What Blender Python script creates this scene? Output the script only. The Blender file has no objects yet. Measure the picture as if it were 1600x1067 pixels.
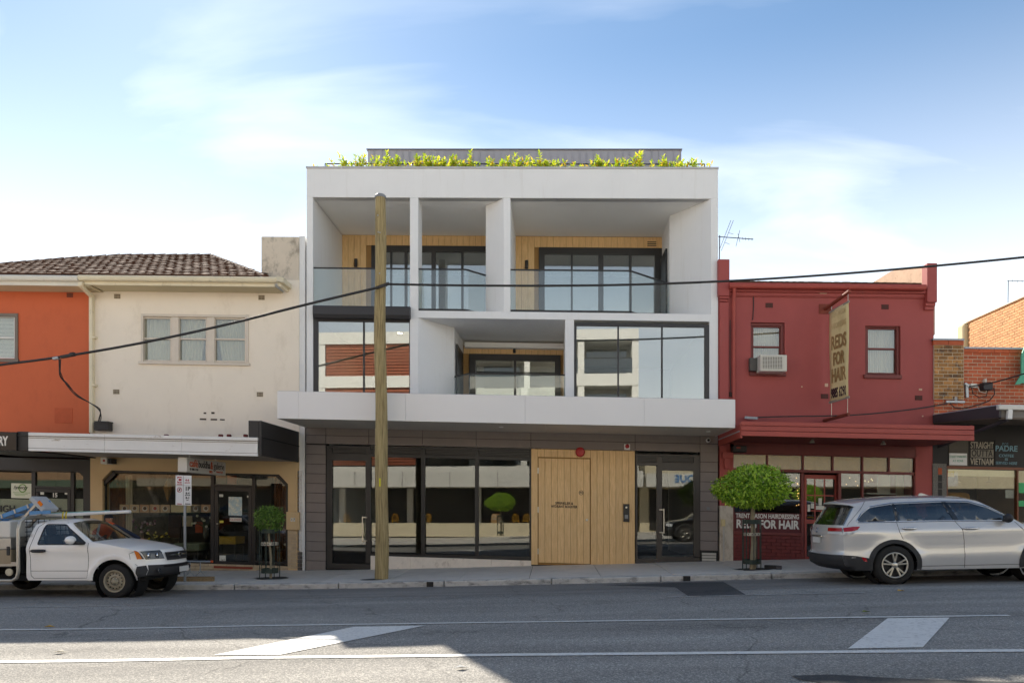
import bpy, bmesh, math, random
from mathutils import Vector, Matrix
from mathutils.geometry import delaunay_2d_cdt, tessellate_polygon
random.seed(7)
rnd = random.Random(11)
SC = bpy.context.scene
COL = SC.collection

# ------------------------------------------------------------------ camera
F = 1150.0                      # focal length in pixels of a 1600 wide frame
HZ = 792.0                      # horizon row
TH = math.atan(0.055)           # the camera looks a little to the left of the facade's normal
CY, CZ = -19.5, 1.75            # camera stands 19.5 m from the facade, eye 1.75 m
cam_d = bpy.data.cameras.new("camera")
cam_d.sensor_width = 36.0
cam_d.lens = F / 1600.0 * 36.0
cam_d.shift_y = (HZ - 533.5) / 1600.0
cam_d.clip_end = 3000
cam = bpy.data.objects.new("camera", cam_d)
cam.location = (0, CY, CZ)
cam.rotation_euler = (math.radians(90), 0, TH)
COL.objects.link(cam)
SC.camera = cam

# ------------------------------------------------------------------ sun and sky
SUN_EL = math.radians(37.6)
SUN_AZ = math.atan2(-0.45, 0.893)       # from +Y towards +X
sun_d = bpy.data.lights.new("sun", 'SUN')
sun_d.energy = 2.0
sun_d.angle = math.radians(0.55)
sun_d.color = (1.0, 0.96, 0.89)
sun = bpy.data.objects.new("sun", sun_d)
sv = Vector((math.sin(SUN_AZ) * math.cos(SUN_EL), math.cos(SUN_AZ) * math.cos(SUN_EL), math.sin(SUN_EL)))
sun.rotation_euler = sv.to_track_quat('Z', 'Y').to_euler()
sun.location = sv * 60
COL.objects.link(sun)

world = bpy.data.worlds.new("World")
SC.world = world
world.use_nodes = True
wn, wl = world.node_tree.nodes, world.node_tree.links
wn.clear()
w_out = wn.new('ShaderNodeOutputWorld')
w_bg = wn.new('ShaderNodeBackground')
w_bg.inputs['Strength'].default_value = 0.10
w_sky = wn.new('ShaderNodeTexSky')
w_sky.sky_type = 'NISHITA'
w_sky.sun_disc = False
w_sky.sun_elevation = SUN_EL
w_sky.sun_rotation = SUN_AZ
w_sky.air_density = 1.0
w_sky.dust_density = 0.15
w_sky.ozone_density = 1.5
w_tc = wn.new('ShaderNodeTexCoord')
w_sep = wn.new('ShaderNodeSeparateXYZ')
wl.new(w_tc.outputs['Generated'], w_sep.inputs[0])
def wmath(op, a, b=None, clamp=False):
    n = wn.new('ShaderNodeMath'); n.operation = op; n.use_clamp = clamp
    for i, v in enumerate((a, b)):
        if v is None: continue
        if isinstance(v, (int, float)): n.inputs[i].default_value = v
        else: wl.new(v, n.inputs[i])
    return n.outputs[0]
# thin cloud drawn on a flat layer high above the street
zz = wmath('MAXIMUM', wmath('ADD', w_sep.outputs['Z'], 0.22), 0.05)
cx_ = wmath('DIVIDE', w_sep.outputs['X'], zz)
cy_ = wmath('DIVIDE', w_sep.outputs['Y'], zz)
w_cmb = wn.new('ShaderNodeCombineXYZ')
wl.new(cx_, w_cmb.inputs[0]); wl.new(cy_, w_cmb.inputs[1])
w_map = wn.new('ShaderNodeMapping')
w_map.inputs['Rotation'].default_value = (0, 0, math.radians(35))
w_map.inputs['Scale'].default_value = (1.0, 2.3, 1.0)
w_map.inputs['Location'].default_value = (2.2, 15.8, 0)
wl.new(w_cmb.outputs[0], w_map.inputs[0])
w_no = wn.new('ShaderNodeTexNoise')
w_no.inputs['Scale'].default_value = 1.35
w_no.inputs['Detail'].default_value = 6
w_no.inputs['Roughness'].default_value = 0.5
w_no.inputs['Distortion'].default_value = 0.5
wl.new(w_map.outputs[0], w_no.inputs['Vector'])
w_cr = wn.new('ShaderNodeValToRGB')
w_cr.color_ramp.elements[0].position = 0.50
w_cr.color_ramp.elements[0].color = (0, 0, 0, 1)
w_cr.color_ramp.elements[1].position = 0.92
w_cr.color_ramp.elements[1].color = (1, 1, 1, 1)
wl.new(w_no.outputs['Fac'], w_cr.inputs[0])
# the haze layer thickens towards the horizon
hz = wmath('SUBTRACT', 1.0, wmath('DIVIDE', w_sep.outputs['Z'], 0.53), True)
hz = wmath('POWER', hz, 1.45)
cl = wmath('MULTIPLY', w_cr.outputs[0], 0.36)
fac = wmath('ADD', wmath('MULTIPLY', hz, 0.92), cl, True)
w_mix = wn.new('ShaderNodeMixRGB')
w_mix.inputs[2].default_value = (4.75, 4.8, 4.85, 1)
wl.new(fac, w_mix.inputs[0])
w_dim = wn.new('ShaderNodeMixRGB'); w_dim.blend_type = 'MULTIPLY'; w_dim.inputs[0].default_value = 1.0
w_dim.inputs[2].default_value = (0.28, 0.325, 0.343, 1)
wl.new(w_sky.outputs[0], w_dim.inputs[1])
wl.new(w_dim.outputs[0], w_mix.inputs[1])
wl.new(w_mix.outputs[0], w_bg.inputs['Color'])
wl.new(w_bg.outputs[0], w_out.inputs[0])

SC.view_settings.view_transform = 'Standard'
SC.view_settings.look = 'None'
SC.view_settings.gamma = 1.0
SC.view_settings.exposure = 2.3
SC.view_settings.use_white_balance = True
SC.view_settings.white_balance_temperature = 7000
SC.view_settings.white_balance_tint = 10
SC.view_settings.use_curve_mapping = False
SC.cycles.max_bounces = 12
SC.cycles.transparent_max_bounces = 24
SC.cycles.diffuse_bounces = 8
SC.cycles.glossy_bounces = 4
SC.cycles.caustics_reflective = False
SC.cycles.caustics_refractive = False
SC.cycles.sample_clamp_indirect = 10.0

# ------------------------------------------------------------------ picture <-> place
R = 0.027                        # the terrace runs with a slight fall to the right
cT, sT = math.cos(TH), math.sin(TH)
def X(px, Y):
    "x of the point of the vertical plane y = Y seen in column px"
    t = (px - 800.0) / F; dy = Y - CY
    return dy * (t * cT - sT) / (cT + t * sT)
def depth(x, Y): return -x * sT + (Y - CY) * cT
def Zp(px, py, Y):
    return CZ + (HZ - py) * depth(X(px, Y), Y) / F
def W(px, py, Y):
    "height along the terrace's own levels"
    return Zp(px, py, Y) + R * X(px, Y)
def P(px, py, Y): return Vector((X(px, Y), Y, Zp(px, py, Y)))
def S(x, y, w): return Vector((x, y, w - R * x))

# ground profile ---------------------------------------------------
def lerp(a, b, t): return a + (b - a) * t
GP = [(-60, -.45), (-30, -.24), (-14, -.17), (-8, -.14), (-5.5, -.11), (0, .035), (4.5, .17), (8, .265), (14, .41), (30, .75), (60, 1.2)]
CP = [(40, 0), (-3.0, 0), (-5, .045), (-7, .07), (-9, .06), (-12, 0), (-17, -.17), (-60, -.3)]
def interp(tab, v):
    ks = sorted(tab)
    if v <= ks[0][0]: return ks[0][1]
    for (a, fa), (b, fb) in zip(ks, ks[1:]):
        if v <= b:
            return lerp(fa, fb, (v - a) / (b - a))
    return ks[-1][1]
def gut(x):      # gutter level, smoothed
    return (interp(GP, x - 1.2) + 2 * interp(GP, x) + interp(GP, x + 1.2)) / 4
def road_z(x, y): return gut(x) + interp(CP, y)
KERB_Y = -3.0
def path_z(x, y): return gut(x) + .14 + (y - KERB_Y) * .012
def gpt(px, py, off=0.0):
    "the point of the road seen at pixel px, py"
    dy = 10.0
    for _ in range(60):
        x = X(px, CY + dy); z = road_z(x, CY + dy)
        d = (CZ - z) * F / (py - HZ)
        ndy = (d + x * sT) / cT
        dy += .6 * (ndy - dy)
    Y = CY + dy; x = X(px, Y)
    return Vector((x, Y, road_z(x, Y) + off))

# ------------------------------------------------------------------ mesh helper
class MB:
    def __init__(s): s.v = []; s.f = []; s.mi = []; s.m = 0
    def add(s, vs, fs):
        b = len(s.v); s.v += [tuple(v) for v in vs]
        s.f += [tuple(i + b for i in f) for f in fs]; s.mi += [s.m] * len(fs)
        return s
    def box(s, x0, x1, y0, y1, z0, z1, sh=True):
        if x0 > x1: x0, x1 = x1, x0
        if y0 > y1: y0, y1 = y1, y0
        if z0 > z1: z0, z1 = z1, z0
        k = R if sh else 0
        vs = [(x, y, z - k * x) for z in (z0, z1) for y in (y0, y1) for x in (x0, x1)]
        return s.add(vs, [(0, 2, 3, 1), (4, 5, 7, 6), (0, 1, 5, 4), (1, 3, 7, 5), (3, 2, 6, 7), (2, 0, 4, 6)])
    def px(s, a, t, b, u, Y0, Y1, ref=None):
        "box whose front face (plane Y0) fills columns a..b and rows t..u (rows read at column ref)"
        r = (a + b) / 2 if ref is None else ref
        return s.box(X(a, Y0), X(b, Y0), Y0, Y1, W(r, u, Y0), W(r, t, Y0))
    def plan(s, poly, w0, w1, sh=True):
        k = R if sh else 0; n = len(poly)
        ar = sum(poly[i][0] * poly[(i + 1) % n][1] - poly[(i + 1) % n][0] * poly[i][1] for i in range(n))
        if ar < 0: poly = poly[::-1]
        vs = [(x, y, w0 - k * x) for x, y in poly] + [(x, y, w1 - k * x) for x, y in poly]
        fs = [tuple(range(n - 1, -1, -1)), tuple(range(n, 2 * n))] + [(i, (i + 1) % n, n + (i + 1) % n, n + i) for i in range(n)]
        return s.add(vs, fs)
    def slab(s, pts, nrm, th):
        "polygon of 3D points given thickness along nrm"
        n = len(pts); d = Vector(nrm) * th
        pts = [Vector(p) for p in pts]
        nn = Vector((0, 0, 0))
        for i in range(n):
            nn += pts[i].cross(pts[(i + 1) % n])
        if nn.dot(d) < 0: pts = pts[::-1]
        vs = pts + [p + d for p in pts]
        fs = [tuple(range(n - 1, -1, -1)), tuple(range(n, 2 * n))] + [(i, (i + 1) % n, n + (i + 1) % n, n + i) for i in range(n)]
        return s.add(vs, fs)
    def tube(s, pts, r, n=8, cap=True):
        pts = [Vector(p) for p in pts]; m = len(pts)
        rs = r if isinstance(r, (list, tuple)) else [r] * m
        vs = []; up = None
        for i, p in enumerate(pts):
            t = (pts[min(i + 1, m - 1)] - pts[max(i - 1, 0)])
            t = t.normalized() if t.length > 1e-9 else Vector((0, 0, 1))
            if up is None:
                a = Vector((0, 0, 1)) if abs(t.z) < .9 else Vector((1, 0, 0))
                up = (a - t * a.dot(t)).normalized()
            else:
                up = (up - t * up.dot(t)); up = up.normalized() if up.length > 1e-6 else t.orthogonal().normalized()
            q = t.cross(up)
            for k in range(n):
                c = 2 * math.pi * k / n
                vs.append(p + (up * math.cos(c) + q * math.sin(c)) * rs[i])
        fs = [(i * n + k, i * n + (k + 1) % n, (i + 1) * n + (k + 1) % n, (i + 1) * n + k) for i in range(m - 1) for k in range(n)]
        if cap: fs += [tuple(range(n - 1, -1, -1)), tuple((m - 1) * n + k for k in range(n))]
        return s.add(vs, fs)
    def bar(s, a, b, w, h, up=(0, 0, 1)):
        "square bar from a to b"
        a, b = Vector(a), Vector(b); t = (b - a).normalized(); u = Vector(up)
        u = (u - t * u.dot(t))
        u = u.normalized() if u.length > 1e-5 else t.orthogonal().normalized()
        q = t.cross(u)
        vs = [p + q * (sx * w / 2) + u * (sz * h / 2) for p in (a, b) for sx, sz in ((-1, -1), (1, -1), (1, 1), (-1, 1))]
        return s.add(vs, [(3, 2, 1, 0), (4, 5, 6, 7), (0, 1, 5, 4), (1, 2, 6, 5), (2, 3, 7, 6), (3, 0, 4, 7)])
    def lathe(s, prof, c=(0, 0, 0), axis='z', n=24, closed=False, cap=True):
        "prof = [(radius, along)]"
        c = Vector(c); vs = []
        for r, h in prof:
            for k in range(n):
                a = 2 * math.pi * k / n
                if axis == 'z': d = (r * math.cos(a), r * math.sin(a), h)
                elif axis == 'y': d = (r * math.cos(a), h, r * math.sin(a))
                else: d = (h, r * math.cos(a), r * math.sin(a))
                vs.append(c + Vector(d))
        m = len(prof)
        fs = [(i * n + k, i * n + (k + 1) % n, (i + 1) * n + (k + 1) % n, (i + 1) * n + k) for i in range(m - 1) for k in range(n)]
        if cap and prof[0][0] > 1e-6 and not closed: fs.append(tuple(range(n - 1, -1, -1)))
        if cap and prof[-1][0] > 1e-6 and not closed: fs.append(tuple((m - 1) * n + k for k in range(n)))
        if closed: fs += [((m - 1) * n + k, (m - 1) * n + (k + 1) % n, (k + 1) % n, k) for k in range(n)]
        return s.add(vs, fs)
    def ball(s, c, rx, ry=None, rz=None, n=14, m=8):
        ry = ry or rx; rz = rz or rx; c = Vector(c); vs = []; fs = []
        for i in range(m + 1):
            a = math.pi * i / m
            for k in range(n):
                b = 2 * math.pi * k / n
                vs.append(c + Vector((rx * math.sin(a) * math.cos(b), ry * math.sin(a) * math.sin(b), rz * math.cos(a))))
        for i in range(m):
            for k in range(n):
                fs.append((i * n + k, (i + 1) * n + k, (i + 1) * n + (k + 1) % n, i * n + (k + 1) % n))
        return s.add(vs, fs)
    def mesh(s, name, smooth=False):
        me = bpy.data.meshes.new(name)
        me.from_pydata(s.v, [], s.f)
        me.validate()
        if smooth: me.polygons.foreach_set('use_smooth', [True] * len(me.polygons))
        return me
    def build(s, name, mat, parent=None, smooth=False, bev=0, seg=2, local=False, fix=False):
        me = s.mesh(name, smooth)
        mats = mat if isinstance(mat, (list, tuple)) else [mat]
        for m_ in mats: me.materials.append(m_)
        if len(mats) > 1 and len(me.polygons) == len(s.mi): me.polygons.foreach_set('material_index', s.mi)
        if fix or smooth:
            bm = bmesh.new(); bm.from_mesh(me)
            bmesh.ops.remove_doubles(bm, verts=bm.verts, dist=1e-5)
            bmesh.ops.recalc_face_normals(bm, faces=bm.faces)
            bm.to_mesh(me); bm.free()
        return link(me, name, parent, bev, seg, local)
def link(me, name, parent=None, bev=0, seg=2, local=False):
    o = bpy.data.objects.new(name, me); COL.objects.link(o)
    if bev:
        b = o.modifiers.new('bevel', 'BEVEL'); b.width = bev; b.segments = seg; b.limit_method = 'ANGLE'; b.angle_limit = math.radians(40)
        b.harden_normals = False
    if parent is not None:
        o.parent = parent
        if not local and parent.type == 'EMPTY':
            o.matrix_parent_inverse = Matrix.Translation(-Vector(parent.location))
    return o
def autosmooth(o, ang=35):
    me = o.data
    me.polygons.foreach_set('use_smooth', [True] * len(me.polygons))
    me.set_sharp_from_angle(angle=math.radians(ang))
    return o
def tag(o, label=None, cat=None, group=None, kind=None):
    if label: o['label'] = label
    if cat: o['category'] = cat
    if group: o['group'] = group
    if kind: o['kind'] = kind
    return o
def thing(name, label, cat, loc=(0, 0, 0), rot=(0, 0, 0), group=None):
    o = bpy.data.objects.new(name, None); COL.objects.link(o)
    o.empty_display_size = .2
    o.location = loc; o.rotation_euler = rot
    return tag(o, label, cat, group)
def copy_tree(o, parent=None):
    c = o.copy(); COL.objects.link(c); c.parent = parent
    for ch in list(o.children): copy_tree(ch, c)
    return c
def text(name, body, loc, size, mat, parent, rot=(math.pi / 2, 0, 0), bold=0.0, ext=.003, align='CENTER', sx=1.0, shear=0, fit=None):
    cu = bpy.data.curves.new(name, 'FONT'); cu.body = body; cu.size = size; cu.extrude = ext
    cu.offset = bold; cu.align_x = align; cu.align_y = 'CENTER'; cu.resolution_u = 3; cu.shear = shear
    t = bpy.data.objects.new(name, cu); COL.objects.link(t)
    bpy.context.view_layer.update()
    me = bpy.data.meshes.new_from_object(t.evaluated_get(bpy.context.evaluated_depsgraph_get()))
    bpy.data.objects.remove(t); bpy.data.curves.remove(cu)
    me.name = name; me.materials.clear(); me.materials.append(mat)
    o = bpy.data.objects.new(name, me); COL.objects.link(o)
    if fit:
        xs = [v.co.x for v in me.vertices]; sx = fit / (max(xs) - min(xs))
    o.location = loc; o.rotation_euler = rot; o.scale = (sx, 1, 1)
    if parent is not None:
        o.parent = parent
        if parent.type == 'EMPTY': o.matrix_parent_inverse = Matrix.Translation(-Vector(parent.location))
    return o

# ------------------------------------------------------------------ materials
def H(h):
    h = h.lstrip('#'); c = [int(h[i:i + 2], 16) / 255 for i in (0, 2, 4)]
    return tuple(x / 12.92 if x <= .04045 else ((x + .055) / 1.055) ** 2.4 for x in c) + (1,)
MATS = {}
def mat(name, col, rough=.6, metal=0.0, var=.10, vs=2.5, bump=0.0, bs=60, spec=.5, stain=None, ss=(1.2, 1.2, .35), st=(.5, .72), coat=0.0, hue=0.0):
    """principled material: base colour with slow noise in value, fine bump, optional stains of colour `stain`"""
    if name in MATS: return MATS[name]
    m = bpy.data.materials.new(name); m.use_nodes = True
    n, l = m.node_tree.nodes, m.node_tree.links
    b = n['Principled BSDF']
    c = H(col) if isinstance(col, str) else tuple(col) + (1,)
    b.inputs['Roughness'].default_value = rough
    b.inputs['Metallic'].default_value = metal
    b.inputs['Specular IOR Level'].default_value = spec
    if coat: b.inputs['Coat Weight'].default_value = coat; b.inputs['Coat Roughness'].default_value = .04
    tc = n.new('ShaderNodeTexCoord')
    out = None
    if var:
        no = n.new('ShaderNodeTexNoise'); no.inputs['Scale'].default_value = vs; no.inputs['Detail'].default_value = 6; no.inputs['Roughness'].default_value = .65
        l.new(tc.outputs['Object'], no.inputs['Vector'])
        mr = n.new('ShaderNodeMapRange'); mr.inputs[1].default_value = .25; mr.inputs[2].default_value = .75
        mr.inputs[3].default_value = 1 - var; mr.inputs[4].default_value = 1 + var
        l.new(no.outputs['Fac'], mr.inputs[0])
        oi = n.new('ShaderNodeObjectInfo')
        mr2 = n.new('ShaderNodeMapRange'); mr2.inputs[3].default_value = 1 - hue; mr2.inputs[4].default_value = 1 + hue
        l.new(oi.outputs['Random'], mr2.inputs[0])
        mu0 = n.new('ShaderNodeMath'); mu0.operation = 'MULTIPLY'
        l.new(mr.outputs[0], mu0.inputs[0]); l.new(mr2.outputs[0], mu0.inputs[1])
        mu = n.new('ShaderNodeMixRGB'); mu.blend_type = 'MULTIPLY'; mu.inputs[0].default_value = 1
        mu.inputs[1].default_value = c
        l.new(mu0.outputs[0], mu.inputs[2]); out = mu.outputs[0]
    if stain:
        mp = n.new('ShaderNodeMapping'); mp.inputs['Scale'].default_value = ss
        l.new(tc.outputs['Object'], mp.inputs[0])
        s2 = n.new('ShaderNodeTexNoise'); s2.inputs['Scale'].default_value = 2.2; s2.inputs['Detail'].default_value = 8; s2.inputs['Roughness'].default_value = .7
        l.new(mp.outputs[0], s2.inputs['Vector'])
        cr = n.new('ShaderNodeValToRGB'); cr.color_ramp.elements[0].position = st[0]; cr.color_ramp.elements[1].position = st[1]
        l.new(s2.outputs['Fac'], cr.inputs[0])
        mx = n.new('ShaderNodeMixRGB'); mx.inputs[2].default_value = H(stain)
        l.new(cr.outputs[0], mx.inputs[0])
        if out: l.new(out, mx.inputs[1])
        else: mx.inputs[1].default_value = c
        out = mx.outputs[0]
    if out: l.new(out, b.inputs['Base Color'])
    else: b.inputs['Base Color'].default_value = c
    if bump:
        bn = n.new('ShaderNodeTexNoise'); bn.inputs['Scale'].default_value = bs; bn.inputs['Detail'].default_value = 4
        l.new(tc.outputs['Object'], bn.inputs['Vector'])
        bp = n.new('ShaderNodeBump'); bp.inputs['Strength'].default_value = bump; bp.inputs['Distance'].default_value = .02
        l.new(bn.outputs['Fac'], bp.inputs['Height']); l.new(bp.outputs[0], b.inputs['Normal'])
    MATS[name] = m
    return m
def glass(name, tint=(.86, .9, .88), refl=.10, ior=1.5, wob=.0, rough=0.0):
    if name in MATS: return MATS[name]
    m = bpy.data.materials.new(name); m.use_nodes = True
    n, l = m.node_tree.nodes, m.node_tree.links; n.clear()
    o = n.new('ShaderNodeOutputMaterial'); mx = n.new('ShaderNodeMixShader')
    t = n.new('ShaderNodeBsdfTransparent'); t.inputs[0].default_value = tint + (1,)
    g = n.new('ShaderNodeBsdfGlossy'); g.inputs['Roughness'].default_value = rough; g.inputs['Color'].default_value = (.95, .97, .97, 1)
    fr = n.new('ShaderNodeFresnel'); ge = n.new('ShaderNodeNewGeometry'); im = n.new('ShaderNodeMix')
    im.inputs[2].default_value = ior; im.inputs[3].default_value = 1 / ior       # same reflectance from both faces of a thin pane
    l.new(ge.outputs['Backfacing'], im.inputs[0]); l.new(im.outputs[0], fr.inputs[0])
    ad = n.new('ShaderNodeMath'); ad.operation = 'ADD'; ad.inputs[1].default_value = refl; ad.use_clamp = True
    l.new(fr.outputs[0], ad.inputs[0]); l.new(ad.outputs[0], mx.inputs[0])
    l.new(t.outputs[0], mx.inputs[1]); l.new(g.outputs[0], mx.inputs[2]); l.new(mx.outputs[0], o.inputs[0])
    if wob:
        tc = n.new('ShaderNodeTexCoord'); no = n.new('ShaderNodeTexNoise'); no.inputs['Scale'].default_value = .9; no.inputs['Detail'].default_value = 1
        l.new(tc.outputs['Object'], no.inputs['Vector'])
        bp = n.new('ShaderNodeBump'); bp.inputs['Strength'].default_value = wob; bp.inputs['Distance'].default_value = .02
        l.new(no.outputs['Fac'], bp.inputs['Height'])
        l.new(bp.outputs[0], g.inputs['Normal'])
    MATS[name] = m
    return m
def emit(name, col, st):
    if name in MATS: return MATS[name]
    m = bpy.data.materials.new(name); m.use_nodes = True
    b = m.node_tree.nodes['Principled BSDF']; b.inputs['Emission Color'].default_value = tuple(col) + (1,); b.inputs['Emission Strength'].default_value = st
    MATS[name] = m; return m
def wood(name, c1, c2, rough=.55, sc=(9, 9, .7), hue=.05):
    if name in MATS: return MATS[name]
    m = mat(name, c1, rough, var=.06, vs=1.5, hue=hue)
    n, l = m.node_tree.nodes, m.node_tree.links; b = n['Principled BSDF']
    src = b.inputs['Base Color'].links[0].from_socket
    tc = n.new('ShaderNodeTexCoord'); mp = n.new('ShaderNodeMapping'); mp.inputs['Scale'].default_value = sc
    l.new(tc.outputs['Object'], mp.inputs[0])
    no = n.new('ShaderNodeTexNoise'); no.inputs['Scale'].default_value = 5; no.inputs['Detail'].default_value = 7; no.inputs['Roughness'].default_value = .6
    l.new(mp.outputs[0], no.inputs['Vector'])
    cr = n.new('ShaderNodeValToRGB'); cr.color_ramp.elements[0].position = .42; cr.color_ramp.elements[1].position = .68
    l.new(no.outputs['Fac'], cr.inputs[0])
    mx = n.new('ShaderNodeMixRGB'); mx.inputs[2].default_value = H(c2)
    l.new(cr.outputs[0], mx.inputs[0]); l.new(src, mx.inputs[1]); l.new(mx.outputs[0], b.inputs['Base Color'])
    return m

white_render = mat('white_render', 'e4e4e3', .75, var=.035, vs=.8, bump=.06, bs=220, stain='d2cfc9', st=(.54, .9), ss=(2.4, 2.4, .2))
soffit_paint = mat('soffit_paint', 'efeeea', .8, var=.03, vs=.7)
awning_metal = mat('awning_metal', 'e2e0df', .42, var=.02, vs=.6, hue=.01)
awning_soffit = mat('awning_soffit', 'cfc8bd', .6, var=.04, vs=.7)
charcoal = mat('charcoal_metal', '2c2b2d', .45, var=.05, hue=.02)
black_frame = mat('black_frame', '1f1e1e', .42, var=.05)
cladding = mat('fibre_cement_cladding', '7d736e', .62, var=.07, vs=3, hue=.035, bump=.03, bs=160)
zinc = mat('zinc_sheet', 'a5a3aa', .5, metal=.0, var=.05, vs=2, hue=.04)
oak = wood('oak_veneer', 'e0ba86', 'cfa870', .5)
plinth_stone = mat('plinth_stone', 'e0d5c8', .7, var=.08, vs=5, bump=.05, stain='a8998a', st=(.56, .75), ss=(1.5, 1.5, 1.0))
glass_shop = glass('shop_glass', (.88, .89, .87), .030, 1.5, .007)
glass_upper = glass('upper_glass', (.78, .81, .80), .15, 1.55, .008)
glass_balu = glass('balustrade_glass', (.93, .965, .955), .02, 1.45)
glass_old = glass('old_window_glass', (.85, .87, .84), .05, 1.5, .012)
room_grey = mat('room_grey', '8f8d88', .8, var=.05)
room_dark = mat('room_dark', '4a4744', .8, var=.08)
steel = mat('brushed_steel', 'b8b4ab', .3, metal=.9, var=.05)
# ================================================================== GROUND, ROAD, FOOTPATHS
def asphalt(name, c1, c2, scale, speck='b9b39c', sp=.70, bump=.35):
    m = mat(name, c1, .92, var=.10, vs=.35, spec=.2)
    n, l = m.node_tree.nodes, m.node_tree.links; b = n['Principled BSDF']
    src = b.inputs['Base Color'].links[0].from_socket
    tc = n.new('ShaderNodeTexCoord')
    vo = n.new('ShaderNodeTexVoronoi'); vo.inputs['Scale'].default_value = scale
    l.new(tc.outputs['Object'], vo.inputs['Vector'])
    sp_ = n.new('ShaderNodeSeparateColor'); l.new(vo.outputs['Color'], sp_.inputs[0])
    cr = n.new('ShaderNodeValToRGB'); e = cr.color_ramp.elements
    e[0].position = .15; e[0].color = H(c2); e[1].position = .92; e[1].color = H(speck)
    e2 = cr.color_ramp.elements.new(sp); e2.color = H(c1)
    l.new(sp_.outputs[0], cr.inputs[0])
    mx = n.new('ShaderNodeMixRGB'); mx.inputs[0].default_value = .6
    l.new(src, mx.inputs[1]); l.new(cr.outputs[0], mx.inputs[2])
    # wheel tracks and patches: long soft streaks along the street
    mp = n.new('ShaderNodeMapping'); mp.inputs['Scale'].default_value = (.12, 1.1, 1)
    l.new(tc.outputs['Object'], mp.inputs[0])
    n2 = n.new('ShaderNodeTexNoise'); n2.inputs['Scale'].default_value = 1.2; n2.inputs['Detail'].default_value = 5
    l.new(mp.outputs[0], n2.inputs['Vector'])
    mr = n.new('ShaderNodeMapRange'); mr.inputs[1].default_value = .3; mr.inputs[2].default_value = .7; mr.inputs[3].default_value = .78; mr.inputs[4].default_value = 1.18
    l.new(n2.outputs['Fac'], mr.inputs[0])
    mu = n.new('ShaderNodeMixRGB'); mu.blend_type = 'MULTIPLY'; mu.inputs[0].default_value = 1
    l.new(mx.outputs[0], mu.inputs[1]); l.new(mr.outputs[0], mu.inputs[2])
    # fine wandering cracks and old oil spots
    nd = n.new('ShaderNodeTexNoise'); nd.inputs['Scale'].default_value = 1.6; nd.inputs['Detail'].default_value = 5
    l.new(tc.outputs['Object'], nd.inputs['Vector'])
    va = n.new('ShaderNodeVectorMath'); va.operation = 'MULTIPLY_ADD'; va.inputs[1].default_value = (.9, .9, 0)
    l.new(nd.outputs['Color'], va.inputs[0]); l.new(tc.outputs['Object'], va.inputs[2])
    ve = n.new('ShaderNodeTexVoronoi'); ve.feature = 'DISTANCE_TO_EDGE'; ve.inputs['Scale'].default_value = .30
    l.new(va.outputs[0], ve.inputs['Vector'])
    ck = n.new('ShaderNodeMapRange'); ck.inputs[1].default_value = .0; ck.inputs[2].default_value = .006; ck.inputs[3].default_value = .62; ck.inputs[4].default_value = 1.0
    l.new(ve.outputs['Distance'], ck.inputs[0])
    no3 = n.new('ShaderNodeTexNoise'); no3.inputs['Scale'].default_value = 1.1; no3.inputs['Detail'].default_value = 3
    l.new(tc.outputs['Object'], no3.inputs['Vector'])
    sp3 = n.new('ShaderNodeMapRange'); sp3.inputs[1].default_value = .62; sp3.inputs[2].default_value = .75; sp3.inputs[3].default_value = 1.0; sp3.inputs[4].default_value = .80
    l.new(no3.outputs['Fac'], sp3.inputs[0])
    mk = n.new('ShaderNodeMath'); mk.operation = 'MULTIPLY'; l.new(ck.outputs[0], mk.inputs[0]); l.new(sp3.outputs[0], mk.inputs[1])
    mu2 = n.new('ShaderNodeMixRGB'); mu2.blend_type = 'MULTIPLY'; mu2.inputs[0].default_value = 1
    l.new(mu.outputs[0], mu2.inputs[1]); l.new(mk.outputs[0], mu2.inputs[2])
    l.new(mu2.outputs[0], b.inputs['Base Color'])
    bp = n.new('ShaderNodeBump'); bp.inputs['Strength'].default_value = bump; bp.inputs['Distance'].default_value = .012
    l.new(vo.outputs['Distance'], bp.inputs['Height']); l.new(bp.outputs[0], b.inputs['Normal'])
    return m
chip = asphalt('chip_seal', '93908b', '696764', 75, 'c2bdb2')
tar = asphalt('parking_lane_asphalt', '8a8681', '696662', 110, 'a59f96', .75, .2)
tar_new = asphalt('patch_asphalt', '535354', '3e3e3f', 120, '6b6963', .8, .2)
conc = mat('footpath_concrete', 'd3cdc3', .88, var=.10, vs=1.6, bump=.06, bs=120, stain='b2aca3', st=(.55, .8), ss=(1, 1, 1), hue=.06)
kerb_m = mat('kerb_concrete', 'bbb8b3', .9, var=.16, vs=4, bump=.25, bs=35, stain='5b5957', st=(.5, .72), ss=(1.4, 3, 3), hue=.07)
paint_w = mat('road_paint', 'dedcd6', .7, var=.07, vs=3, stain='b3b0aa', st=(.5, .7), ss=(9, 9, 1), bump=.2, bs=90)
paint_worn = mat('worn_road_paint', 'b5b3ae', .75, var=.1, vs=3, stain='6a6967', st=(.48, .66), ss=(3, 3, 1))
soil = mat('soil', '3a3733', .95, var=.3, vs=8, bump=.5, bs=40)

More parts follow.
